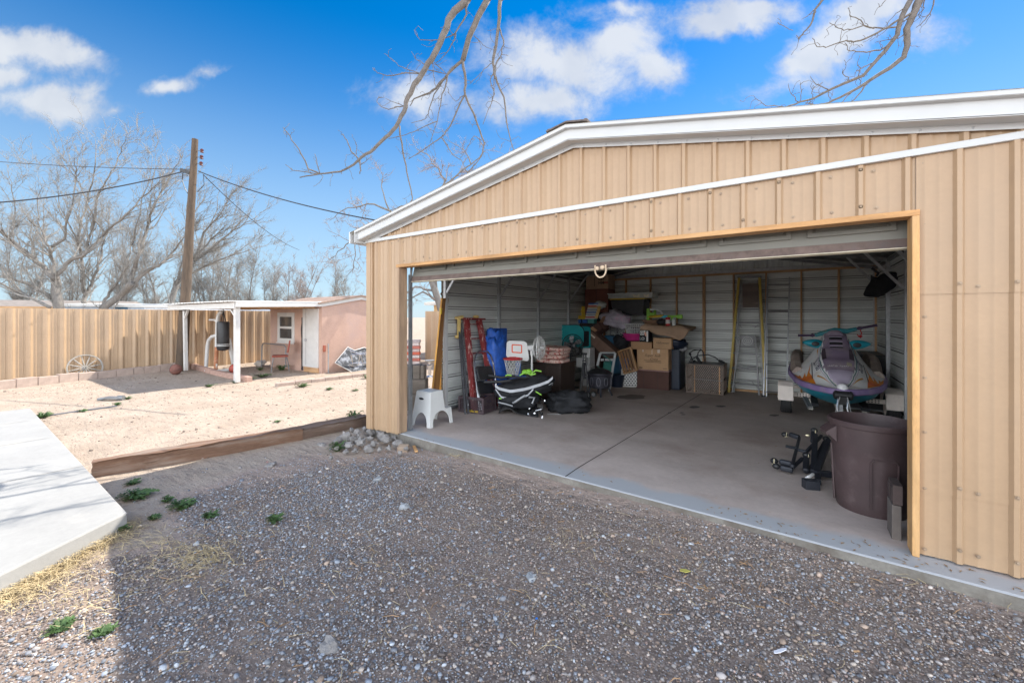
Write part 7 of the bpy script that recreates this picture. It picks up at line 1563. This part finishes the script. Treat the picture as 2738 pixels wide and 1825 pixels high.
m=M(); ns,nx=50,48; S_=[1.62*(i/ns)**1.15 for i in range(ns+1)]
V=[]
for s in S_:
    w=ip(s,Wt)
    hw=ip(s,Hw)/w
    qs=[k/24 for k in range(25)]
    for k in range(-24,25): x=w*(abs(k)/24)*(1 if k>0 else -1); V.append(dk(x,s))
n=49; Fc=[];mi=[]
for i in range(ns):
    for k in range(48):
        Fc.append((i*n+k,i*n+k+1,(i+1)*n+k+1,(i+1)*n+k)); s=(S_[i]+S_[i+1])/2; w=ip(s,Wt); x=w*abs(k+.5-24)/24
        mi.append((2 if s<.50 else 1) if (x<ip(s,Hw) and s>.1) else 0)
m.v=[tuple(v) for v in V]; m.f=Fc; m.mi=mi; deck=obj('deck',m,[pw_,pp,pl_],pwc,smooth=True)
# side gunwales behind the deck, footwells, seat
m=M()
for sg in (-1,1):
    rail=lambda s:(1.0 if s>2.0 else .80+.2*sst(np.array(s),1.3,2.0))
    prof_=lambda s:[(.60,.66),(.61,.70),(.60,float(rail(s))-.06),(.55,float(rail(s))),(.47,float(rail(s))-.01),(.43,float(rail(s))-.08),(.42,.70),(.40,.62)]
    V=[];SS=[1.15+k*.1 for k in range(19)]
    for s in SS:
        for (x,z) in prof_(s): V.append((sg*x*ip(s,Wt)/.60,s,z+(.0 if s<2.8 else -.08)))
    K=8; m.add(V,[(i*K+j,i*K+j+1,(i+1)*K+j+1,(i+1)*K+j) for i in range(18) for j in range(7)]); m.add([V[j] for j in range(K)],[tuple(range(K))]); m.add([V[-K+j] for j in range(K)],[tuple(range(K))[::-1]])
obj('gunwale',m,mat('dusty_grey',(.22,.175,.15),.7,0,.2,5,col2=(.32,.27,.23),c2s=4),pwc,smooth=True)
m=M(); m.box(-.5,.5,1.3,3.0,.55,.60); obj('footwell',m,T['dblack'],pwc)
m=M(); m.grid(lambda a,b:Vector(((a-.5)*2*(.17+.03*b),1.6+1.35*b,(.62 if a in(0,1) else 1.06-.10*math.sin(3.14*b*.9)-(abs(a-.5)*2)**4*.2))),15,12); obj('seat',m,T['dblack'],pwc,smooth=True)
# bumper
m=M(); path=[]
for i in range(61):
    k=(i-30)/30; s=2.9*abs(k)**1.9; path.append(Vector(((1 if k>0 else -1)*(ip(s,Wt)+.012),s-.02 if s<.05 else s,ip(s,Zb)+.0)))
V=[]
for i,p in enumerate(path):
    tdir=(path[min(i+1,60)]-path[max(i-1,0)]).normalized(); nrm=tdir.cross(Vector((0,0,1))).normalized()
    for (a,z) in ((0,.045),(.025,.04),(.036,.015),(.034,-.03),(.02,-.045),(-.01,-.05)): V.append(p-nrm*(-a)+Vector((0,0,z)) if False else p+nrm*a+Vector((0,0,z)))
K=6; m.add(V,[(i*K+j,i*K+j+1,(i+1)*K+j+1,(i+1)*K+j) for i in range(60) for j in range(5)]); obj('bumper',m,pbp,pwc,smooth=True)
m=M(); m.ell((0,-.0,.655),(.065,.05,.06),14,10); obj('bow_cap',m,mat('pwc_clean_white',(.62,.62,.63),.3),pwc,smooth=True)
# hull
m=M(); V=[];SS=[2.9*(k/24)**1.4 for k in range(25)]
for s in SS:
    w=ip(s,Wt); zb=ip(s,Zb)-.04; kz=.30+.26*max(0,1-s/.7)**1.8
    for (q,t_) in ((-1,0),(-.97,.18),(-.86,.45),(-.55,.72),(-.28,.88),(0,1),(.28,.88),(.55,.72),(.86,.45),(.97,.18),(1,0)): V.append((q*w,s+.02,zb+(kz-zb)*t_))
K=11; m.add(V,[(i*K+j,(i+1)*K+j,(i+1)*K+j+1,i*K+j+1) for i in range(24) for j in range(10)]+[tuple(range(K))]); obj('hull',m,pht,pwc,smooth=True)
# console, vents, mirrors, handlebars
m=M(); 
def con(a,b):
    x=(a-.5)*2; s=1.38+.30*b; return Vector((x*(.15-.02*b),s,(deckz(0,1.38)-.02 if b<.02 else 1.38+.07*math.sin(3.14*min(1,b*.9)))-.12*abs(x)**3*(1)-(0.5 if b>.97 else 0)))
m.grid(con,17,10); obj('console',m,pp,pwc,smooth=True)
for k in range(3):
    s=1.07+.095*k; m=M(); V=[dk(x,s+d,.005) for d in (0,.048) for x in [(-.085+.17*i/8) for i in range(9)]]; V[:9]=[v+Vector((0,-.004*0,0)) for v in V[:9]]; m.add(V,[(i,i+1,i+10,i+9) for i in range(8)]); obj('vent',m,T['black'],pwc)
    m=M(); m.tube([dk(x,s+.052,.006) for x in [(-.085+.17*i/8) for i in range(9)]],.006,5); obj('vent_lip',m,pl_,pwc)
for sg in (-1,1):
    m=M(); m.ell((0,0,0),(.15,.08,.072),20,12); V=[]
    for p in m.v: x=p[0]/.16; V.append((p[0],p[1],p[2]*(1-.35*x*1)))
    m.v=[(PXs[0]*sg+sg*.30,PXs[1]+1.30,PXs[2]+1.20+PXs[0]*.1) for PXs in V]; mr_=obj('mirror',m,mat('mirror_teal',(.01,.20,.26),.35,0,.1,5),pwc,smooth=True)
    m=M(); m.ell((sg*.27,1.218,1.195),(.055,.012,.04),14,8); obj('mirror_hole',m,T['black'],mr_,smooth=True)
    m=M(); m.bar((sg*.12,1.36,1.16),(sg*.22,1.32,1.18),.08,.05); obj('arm',m,ptl,mr_,bevel=.01)
m=M(); hb=[(-.27,1.50,1.33),(-.16,1.50,1.37),(0,1.50,1.42),(.16,1.50,1.41),(.29,1.50,1.45)]; m.tube(hb,[.03,.04,.045,.04,.03],12); obj('handlebar_cover',m,ptl,pwc,smooth=True)
for a,b in (((-.27,1.50,1.33),(-.50,1.56,1.32)),((.29,1.50,1.45),(.54,1.56,1.51))):
    m=M(); a=Vector(a);b=Vector(b); m.tube([a,a.lerp(b,.15),a.lerp(b,.3),b,b.lerp(a,-.03)],[.02,.035,.02,.022,.028],10); obj('grip',m,mat('dark_purple_grip',(.05,.03,.06),.7),pwc,smooth=True)
m=M(); m.tube([(.33,1.47,1.44),(.35,1.45,1.37),(.32,1.45,1.33),(.29,1.46,1.36),(.34,1.45,1.30)],.008,6); m.ell((.33,1.45,1.33),(.03,.02,.02),8,6); obj('lanyard',m,T['red'],pwc)
m=M()
for sg in (-1,1):
    pts=[dk(sg*(ip(s,Hw)+.018),s,.006) for s in [.13+.09*k for k in range(15)]]; m.tube(pts,.006,5)
obj('pinstripe',m,mat('pinstripe_teal',(.06,.14,.15),.5),pwc)
m=M()
for sg in (-1,1):
    pts=[dk(sg*(ip(s,Hw)+.038),s,.005) for s in [.13+.09*k for k in range(15)]]; m.tube(pts,.004,4)
obj('pinstripe',m,pl_,pwc)
def decal(name,tris,mt,o=.004,n=7):
    m=M()
    for (a,b,c) in tris:
        ix={};V=[];F_=[]
        for i in range(n+1):
            for j in range(n+1-i):
                u=i/n;v=j/n;w=1-u-v; ix[(i,j)]=len(V); V.append(dk(a[0]*w+b[0]*u+c[0]*v,a[1]*w+b[1]*u+c[1]*v,o))
        for i in range(n):
            for j in range(n-i):
                F_.append((ix[i,j],ix[i+1,j],ix[i,j+1]))
                if j<n-i-1: F_.append((ix[i+1,j],ix[i+1,j+1],ix[i,j+1]))
        m.add(V,F_)
    return obj(name,m,mt,deck)
orm=mat('flame_orange',(.62,.20,.02),.45,0,.25,4,col2=(.5,.09,.02),c2s=2.5,c2t=(.45,.6))
for sg in (-1,1):
    X_=lambda p:(sg*p[0],p[1])
    Xf=lambda p:(sg*(.435+(p[0]-.36)*.78-(.05 if p[1]<.3 else 0)),p[1]+.03)
    tr=[((.24,.20),(.32,.38),(.22,.50)),((.22,.50),(.32,.38),(.35,.60)),((.22,.50),(.35,.60),(.27,.72)),((.27,.70),(.33,.58),(.24,1.02)),((.32,.38),(.42,.52),(.35,.60)),((.35,.58),(.42,.52),(.44,.70)),((.33,.62),(.40,.56),(.34,.84)),((.42,.50),(.49,.72),(.41,.66)),((.40,.66),(.47,.70),(.43,.86)),((.47,.66),(.52,.98),(.45,.78))]
    decal('flame',[tuple(Xf(p) for p in t_) for t_ in tr],orm)
    decal('gold_stripe',[tuple(X_(p) for p in t_) for t_ in (((.12,.20),(.26,.52),(.28,.50)),((.255,1.05),(.225,1.3),(.25,1.25)))],mat('gold_stripe',(.42,.2,.04),.5),.005)
    decal('black_bar',[tuple(X_(p) for p in t_) for t_ in (((.325,.50),(.337,.50),(.32,1.02)),((.337,.50),(.332,1.02),(.32,1.02)))],T['black'],.005)
    decal('grille',[tuple(X_(p) for p in t_) for t_ in (((.14,.80),(.20,.76),(.195,1.05)),((.14,.80),(.195,1.05),(.15,1.05)))],mat('dark_grille',(.05,.035,.045),.8),.005)
decal('torn_patch',[((.09,.62),(.15,.60),(.16,.68)),((.09,.62),(.16,.68),(.10,.70))],mat('tan_patch',(.3,.27,.19),.7),.006)
def decktext(txt,size,x0,s0,ang,mt,mirror=False):
    o=text_obj('lettering',txt,size,mt,deck,Matrix.Identity(4),ext=0,bold=True); ca,sa=math.cos(ang),math.sin(ang)
    for v in o.data.vertices:
        x,y=v.co.x,v.co.y; X=x0+x*ca-y*sa; S=s0+x*sa+y*ca; v.co=dk(X,S,.006)
    return o
decktext('SLT780',.105,-.262,.80,R(-84),mat('navy_letters',(.03,.03,.06),.5)); decktext('SLT780',.105,.262,.80,R(84),mat('navy_letters_b',(.03,.03,.06),.5))
# worn white script on the hood: only fragments remain
m=M(); rd=random.Random(2)
for k in range(12):
    if k in (6,): continue
    x=-.145+k*.022; m.tube([dk(x+rd.uniform(0,.008),.585+rd.uniform(-.01,.01),.006),dk(x+.008,.60+rd.uniform(-.006,.012),.006),dk(x+.016,.59+rd.uniform(-.01,.01),.006)],.0035,4)
obj('worn_script',m,T['white'],deck)
# trailer
tr_=thing('boat_trailer','small steel trailer with cream fenders carrying the jet ski','trailer',(PX,8.6,FZ))
tsil=mat('trailer_galv',(.42,.41,.37),.5,.2,.15,8); crm=mat('cream_fender',(.56,.50,.45),.5,0,.08,5,col2=(.35,.3,.27),c2s=5,c2t=(.55,.8))
for sg in (-1,1):
    wh_=obj('wheel',M().cyl((sg*.60,0,.24),(sg*.76,0,.24),.235,n=30),T['rubber'],tr_,smooth=True,bevel=.02)
    m=M(); m.cyl((sg*.765,0,.24),(sg*.595,0,.24),.12,n=20); obj('rim',m,crm,wh_,smooth=True)
    m=M()
    for k in range(3): m.lathe([(.236,0),(.236,.008)],30,Matrix.Translation((sg*(.64+k*.035),0,.24))@Matrix.Rotation(R(90),4,'Y'),cap=False)
    obj('tread_grooves',m,T['black'],wh_)
    m=M(); V=[];
    for k in range(11):
        a=R(8+k*16.4); r=.29
        for x in (.575,.79): V.append((sg*x,-r*1.05*math.cos(a),.25+r*math.sin(a)*1.02))
    m.add(V,[(2*k,2*k+1,2*k+3,2*k+2) for k in range(10)]); fv=[(sg*.79,-.29*1.05*math.cos(R(8+k*16.4)),.25+.29*math.sin(R(8+k*16.4))*1.02) for k in range(11)]; m.add(fv,[tuple(range(11))]); m.add([(sg*.575,-.315,.26),(sg*.79,-.315,.26),(sg*.79,-.31,.50),(sg*.575,-.31,.50)],[(0,1,2,3)])
    obj('fender',m,crm,tr_,solid=.012,bevel=.006)
m=M(); m.box(-.60,.60,-.06,-.02,.30,.37); m.box(-.60,.60,.9,.94,.30,.36); obj('cross_beam',m,crm,tr_,bevel=.003)
m=M()
for sg in (-1,1):
    for k in range(6):
        for z in (.32,.35): m.cyl((sg*(.32+k*.04),-.062,z),(sg*(.32+k*.04),-.058,z),.009,n=8)
obj('beam_holes',m,T['black'],tr_)
for sg in (-1,1): m=M(); m.bar((sg*.3,-.7,.30),(sg*.3,1.6,.38),.09,.05); obj('bunk',m,T['dblack'],tr_); m=M(); m.box(sg*.34-.03,sg*.34+.03,-.15,-.09,.12,.30); obj('bracket',m,tsil,tr_)
m=M(); m.bar((0,1.2,.27),(0,-2.4,.27),.07,.07); obj('tongue',m,tsil,tr_,bevel=.004)
m=M(); m.bar((-.03,-1.32,.30),(-.03,-1.18,.62),.05,.05,up=(0,1,0)); m.bar((-.09,-1.30,.30),(-.04,-1.32,.55),.012,.03,up=(0,1,0)); m.bar((.09,-1.30,.30),(.04,-1.32,.55),.012,.03,up=(0,1,0)); obj('bow_post',m,T['galv'],tr_,bevel=.003)
m=M(); m.cyl((-.09,-1.24,.56),(.09,-1.24,.56),.06,n=14); m.ell((-.08,-1.24,.56),(.035,.065,.065),10,8); m.ell((.08,-1.24,.56),(.035,.065,.065),10,8); m.box(-.05,.05,-1.3,-1.2,.44,.54); obj('winch',m,T['black'],tr_,smooth=True)
m=M()
for x in (-.06,.05): m.tube([(x,-1.30,.52),(x-.01,-1.34,.40),(x+.01,-1.35,.30)],.011,6)
obj('chain',m,T['chrome'],tr_,smooth=True)
m=M(); m.bar((-.42,-.35,.34),(-.36,-.75,.26),.06,.04); obj('side_guide',m,T['rail'],tr_)
# dark cabinet behind at right wall
t=thing('tool_chest','black low chest in shadow against the right wall behind the jet ski','chest',(1.02,10.3,flo(10.3))); m=M(); m.box(-.30,.28,-.55,.55,.05,.98); obj('body',m,T['black'],t,bevel=.01); m=M(); m.box(-.31,.29,-.56,.56,.981,1.02); obj('lid',m,T['black'],t,bevel=.006); m=M(); m.box(-.3,.28,-.5,.5,0,.05); obj('base',m,T['rail'],t)
# black seat cover hanging at the right wall
HY=9.0; L0=atY(*cD(1180,260),HY); L_=lambda x,y,d=0:atY(*cD(x,y),HY+d)-L0
q=[(1005,350),(1030,290),(1065,240),(1075,215),(1070,180),(1100,195),(1130,200),(1150,180),(1180,165),(1240,150),(1310,155),(1345,170),(1350,210),(1320,250),(1280,290),(1250,310),(1200,345),(1140,375),(1060,372),(1020,365)]
m=M(); A=[L_(x,y) for x,y in q]; n=len(A); cen=sum(A,Vector())/n
V=[]
for (k,sc) in ((-.10,.55),(-.06,.85),(0,1),(.06,.85),(.1,.5)):
    for p in A: V.append(cen+(p-cen)*sc+Vector((0,k,0)))
m.add(V,[(r*n+i,r*n+(i+1)%n,(r+1)*n+(i+1)%n,(r+1)*n+i) for r in range(4) for i in range(n)]+[tuple(range(n))[::-1],tuple(4*n+i for i in range(n))])
t=thing('seat_cover','black padded seat cover hanging from a roof brace in the far right corner','cover',L0); obj('cover',m,T['dblack'],t,smooth=True); m=M(); m.tube([L_(1080,120),L_(1140,165),L_(1120,190)],.02,6); m.tube([L_(1350,170,.05),L_(1330,130,.05)],.012,5); obj('strap',m,T['black'],t)
# ---------------- trash can ----------------
TC=Vector((.485,4.33,flo(4.33))); tcm=mat('maroon_plastic',(.046,.029,.029),.55,0,.16,5,col2=(.08,.058,.056),c2s=9,c2t=(.55,.8),bump=.15,bscale=50)
t=thing('trash_can','large maroon plastic trash can just inside the right door jamb','trash can',TC)
m=M(); N=48; V=[]; 
levels=[(0,.225,0),(.02,.235,0),(.10,.240,1),(.44,.262,1),(.47,.268,0),(.50,.272,0),(.60,.278,0),(.665,.283,0),(.67,.294,0),(.70,.297,0),(.71,.289,0),(.70,.287,0),(.66,.276,0),(.03,.215,0)]
for (z,r,p) in levels:
    for k in range(N):
        a=2*math.pi*k/N; e=r*.93+(.010 if (p and (k%12) in (1,2,3,4,5,6,7)) else 0); V.append((e*math.cos(a),e*math.sin(a),z))
L_n=len(levels); m.add(V,[(i*N+j,i*N+(j+1)%N,(i+1)*N+(j+1)%N,(i+1)*N+j) for i in range(L_n-1) for j in range(N)]+[tuple(range(N))[::-1],tuple((L_n-1)*N+j for j in range(N))]); obj('body',m,tcm,t,smooth=True)
for a0 in (R(193),R(13)):
    m=M(); mx=Matrix.Rotation(a0,4,'Z'); m.add([(.25,-.085,.655),(.315,-.075,.60),(.315,.075,.60),(.25,.085,.655),(.25,-.085,.63),(.31,-.075,.575),(.31,.075,.575),(.25,.085,.63)],[(0,1,2,3),(7,6,5,4),(0,4,5,1),(1,5,6,2),(2,6,7,3)],mx)
    m.add([(.25,-.085,.655),(.315,-.075,.60),(.248,-.085,.53)],[(0,1,2),(2,1,0)],mx); m.add([(.25,.085,.655),(.315,.075,.60),(.248,.085,.53)],[(0,1,2),(2,1,0)],mx); obj('handle',m,tcm,t,solid=.006)
m=M()
for a0 in (R(-78),):
    P=[]
    for (da,z) in ((-.32,.08),(-.32,.43),(-.26,.455),(.26,.455),(.32,.43),(.32,.08)): a=a0+da; r=.242+z*.04; P.append((r*math.cos(a),r*math.sin(a),z))
    m.tube(P,.006,5); obj('rib',m,tcm,t); m=M()
for a0 in (R(193),): P=[((.236+z*.046)*math.cos(a0),(.236+z*.046)*math.sin(a0),z) for z in (.05,.5)]; m.tube(P,.008,5)
obj('rib',m,tcm,t)
m=M(); m.cb((.05,.05,.045),(.25,.2,.02),rz=.4); m.cb((.1,-.05,.08),(.2,.12,.015),rz=1,rx=.3); obj('litter',m,mat('crumpled_grey',(.3,.3,.33),.8),t)
# blocks at right jamb
for (z0,z1,x,lb,mt,sd) in ((0,.235,.55,'worn grey wood block on the floor between the trash can and the right jamb',mat('dim_block',(.10,.085,.075),.9,0,.2,9),1),(.24,.37,.555,'dark hollow block on top of the grey block by the right jamb',mat('dark_block',(.05,.035,.032),.8,0,.3,9),2)):
    y=3.86; m=M(); m.box(-.02,.03,-.09,.09,0,z1-z0)
    if sd==2: m.box(-.024,-.02,-.08,-.01,.02,.11); m.box(-.024,-.02,.01,.08,.02,.11)
    tag(obj('wood_block',m,mt,bevel=.006,loc=(x,y,flo(y)+z0+.003)),lb,'wood block')
# ---------------- hitch bike rack on the floor ----------------
b0=F(*cE(600,640)); t=thing('hitch_rack','black steel hitch bike rack lying on the floor beside the trash can','bike rack',b0); B0=Vector(b0)
L_=lambda x,y,z:atZ(*cE(x,y),flo(4.7)+z)-B0
bm=mat('black_steel',(.018,.02,.026),.5,.2,.3,8)
def bars(nm,Ls,w,mt=bm,bev=.004):
    for (a,b) in Ls: m=M(); m.bar(L_(*a),L_(*b),w,w); obj(nm,m,mt,t,bevel=bev)
bars('main_tube',[((640,300,.20),(625,650,.04)),((770,350,.16),(650,650,.05)),((740,370,.14),(600,640,.03))],.05)
bars('receiver',[((665,650,.04),(665,740,.04)),((600,765,.04),(665,765,.04)),((640,655,.06),(800,670,.05))],.05)
bars('foot_plate',[((530,760,.045),(668,770,.045))],.085)
bars('left_arm',[((490,320,.12),(420,590,.10)),((360,400,.13),(465,420,.12)),((475,435,.12),(560,455,.12)),((430,600,.06),(520,515,.10)),((560,450,.12),(700,300,.18))],.028)
bars('cradle',[((395,285,.13),(490,318,.12)),((300,545,.08),(425,575,.08)),((305,600,.05),(432,630,.05)),((555,500,.10),(552,640,.04)),((625,270,.22),(622,360,.16))],.055,bm,.018)
m=M()
for p in ((350,290,.13),(630,250,.24),(250,540,.08),(270,590,.06),(555,485,.12),(745,330,.16)): m=M(); m.ell(tuple(L_(*p)),(.035,.03,.03),12,8); obj('knob',m,T['black'],t,smooth=True)
m=M()
for p in ((378,290,.14),(655,275,.23),(590,510,.11),(262,550,.1)): c=L_(*p); m.bar(c+Vector((-.012,0,-.03)),c+Vector((-.012,0,.03)),.006,.006,up=(0,1,0)); m.bar(c+Vector((-.03,0,-.028)),c+Vector((.0,0,-.028)),.006,.006)
m.ell(tuple(L_(568,298,.17)),(.022,.012,.016),10,6); obj('clips',m,mat('brassy_metal',(.5,.45,.3),.35,.7),t)
m=M(); P=[L_(550,710,.07),L_(575,695,.09),L_(600,680,.10),L_(618,668,.09)]; m.tube(P,.014,7); obj('chain',m,T['white'],t,smooth=True)
# leaf litter and dust on the slab
rd=random.Random(21); m=M()
for i in range(230):
    if i<120: u=rd.uniform(1100,2420); y=None; x=rd.uniform(-4.1,.55); yy=rd.uniform(3.5,5.2)
    else: x=rd.uniform(-.6,1.3); yy=3.61-(x+4.2)*.043+rd.uniform(.02,.2) if i<200 else rd.uniform(3.6,7)
    z=flo(yy)+.003; s=rd.uniform(.004,.012); a=rd.uniform(0,3.14); dx,dy=math.cos(a)*s*rd.uniform(1,3),math.sin(a)*s*2
    m.add([(x-dx,yy-dy,z),(x+dy*.3,yy-dx*.3,z+.003),(x+dx,yy+dy,z),(x-dy*.3,yy+dx*.3,z+.004)],[(0,1,2,3)])
o=obj('leaf_litter',m,mat('dry_leaf',(.22,.15,.09),.8,0,.5,30)); tag(o,'bits of dry leaf and grit scattered over the garage slab','litter',kind='stuff')
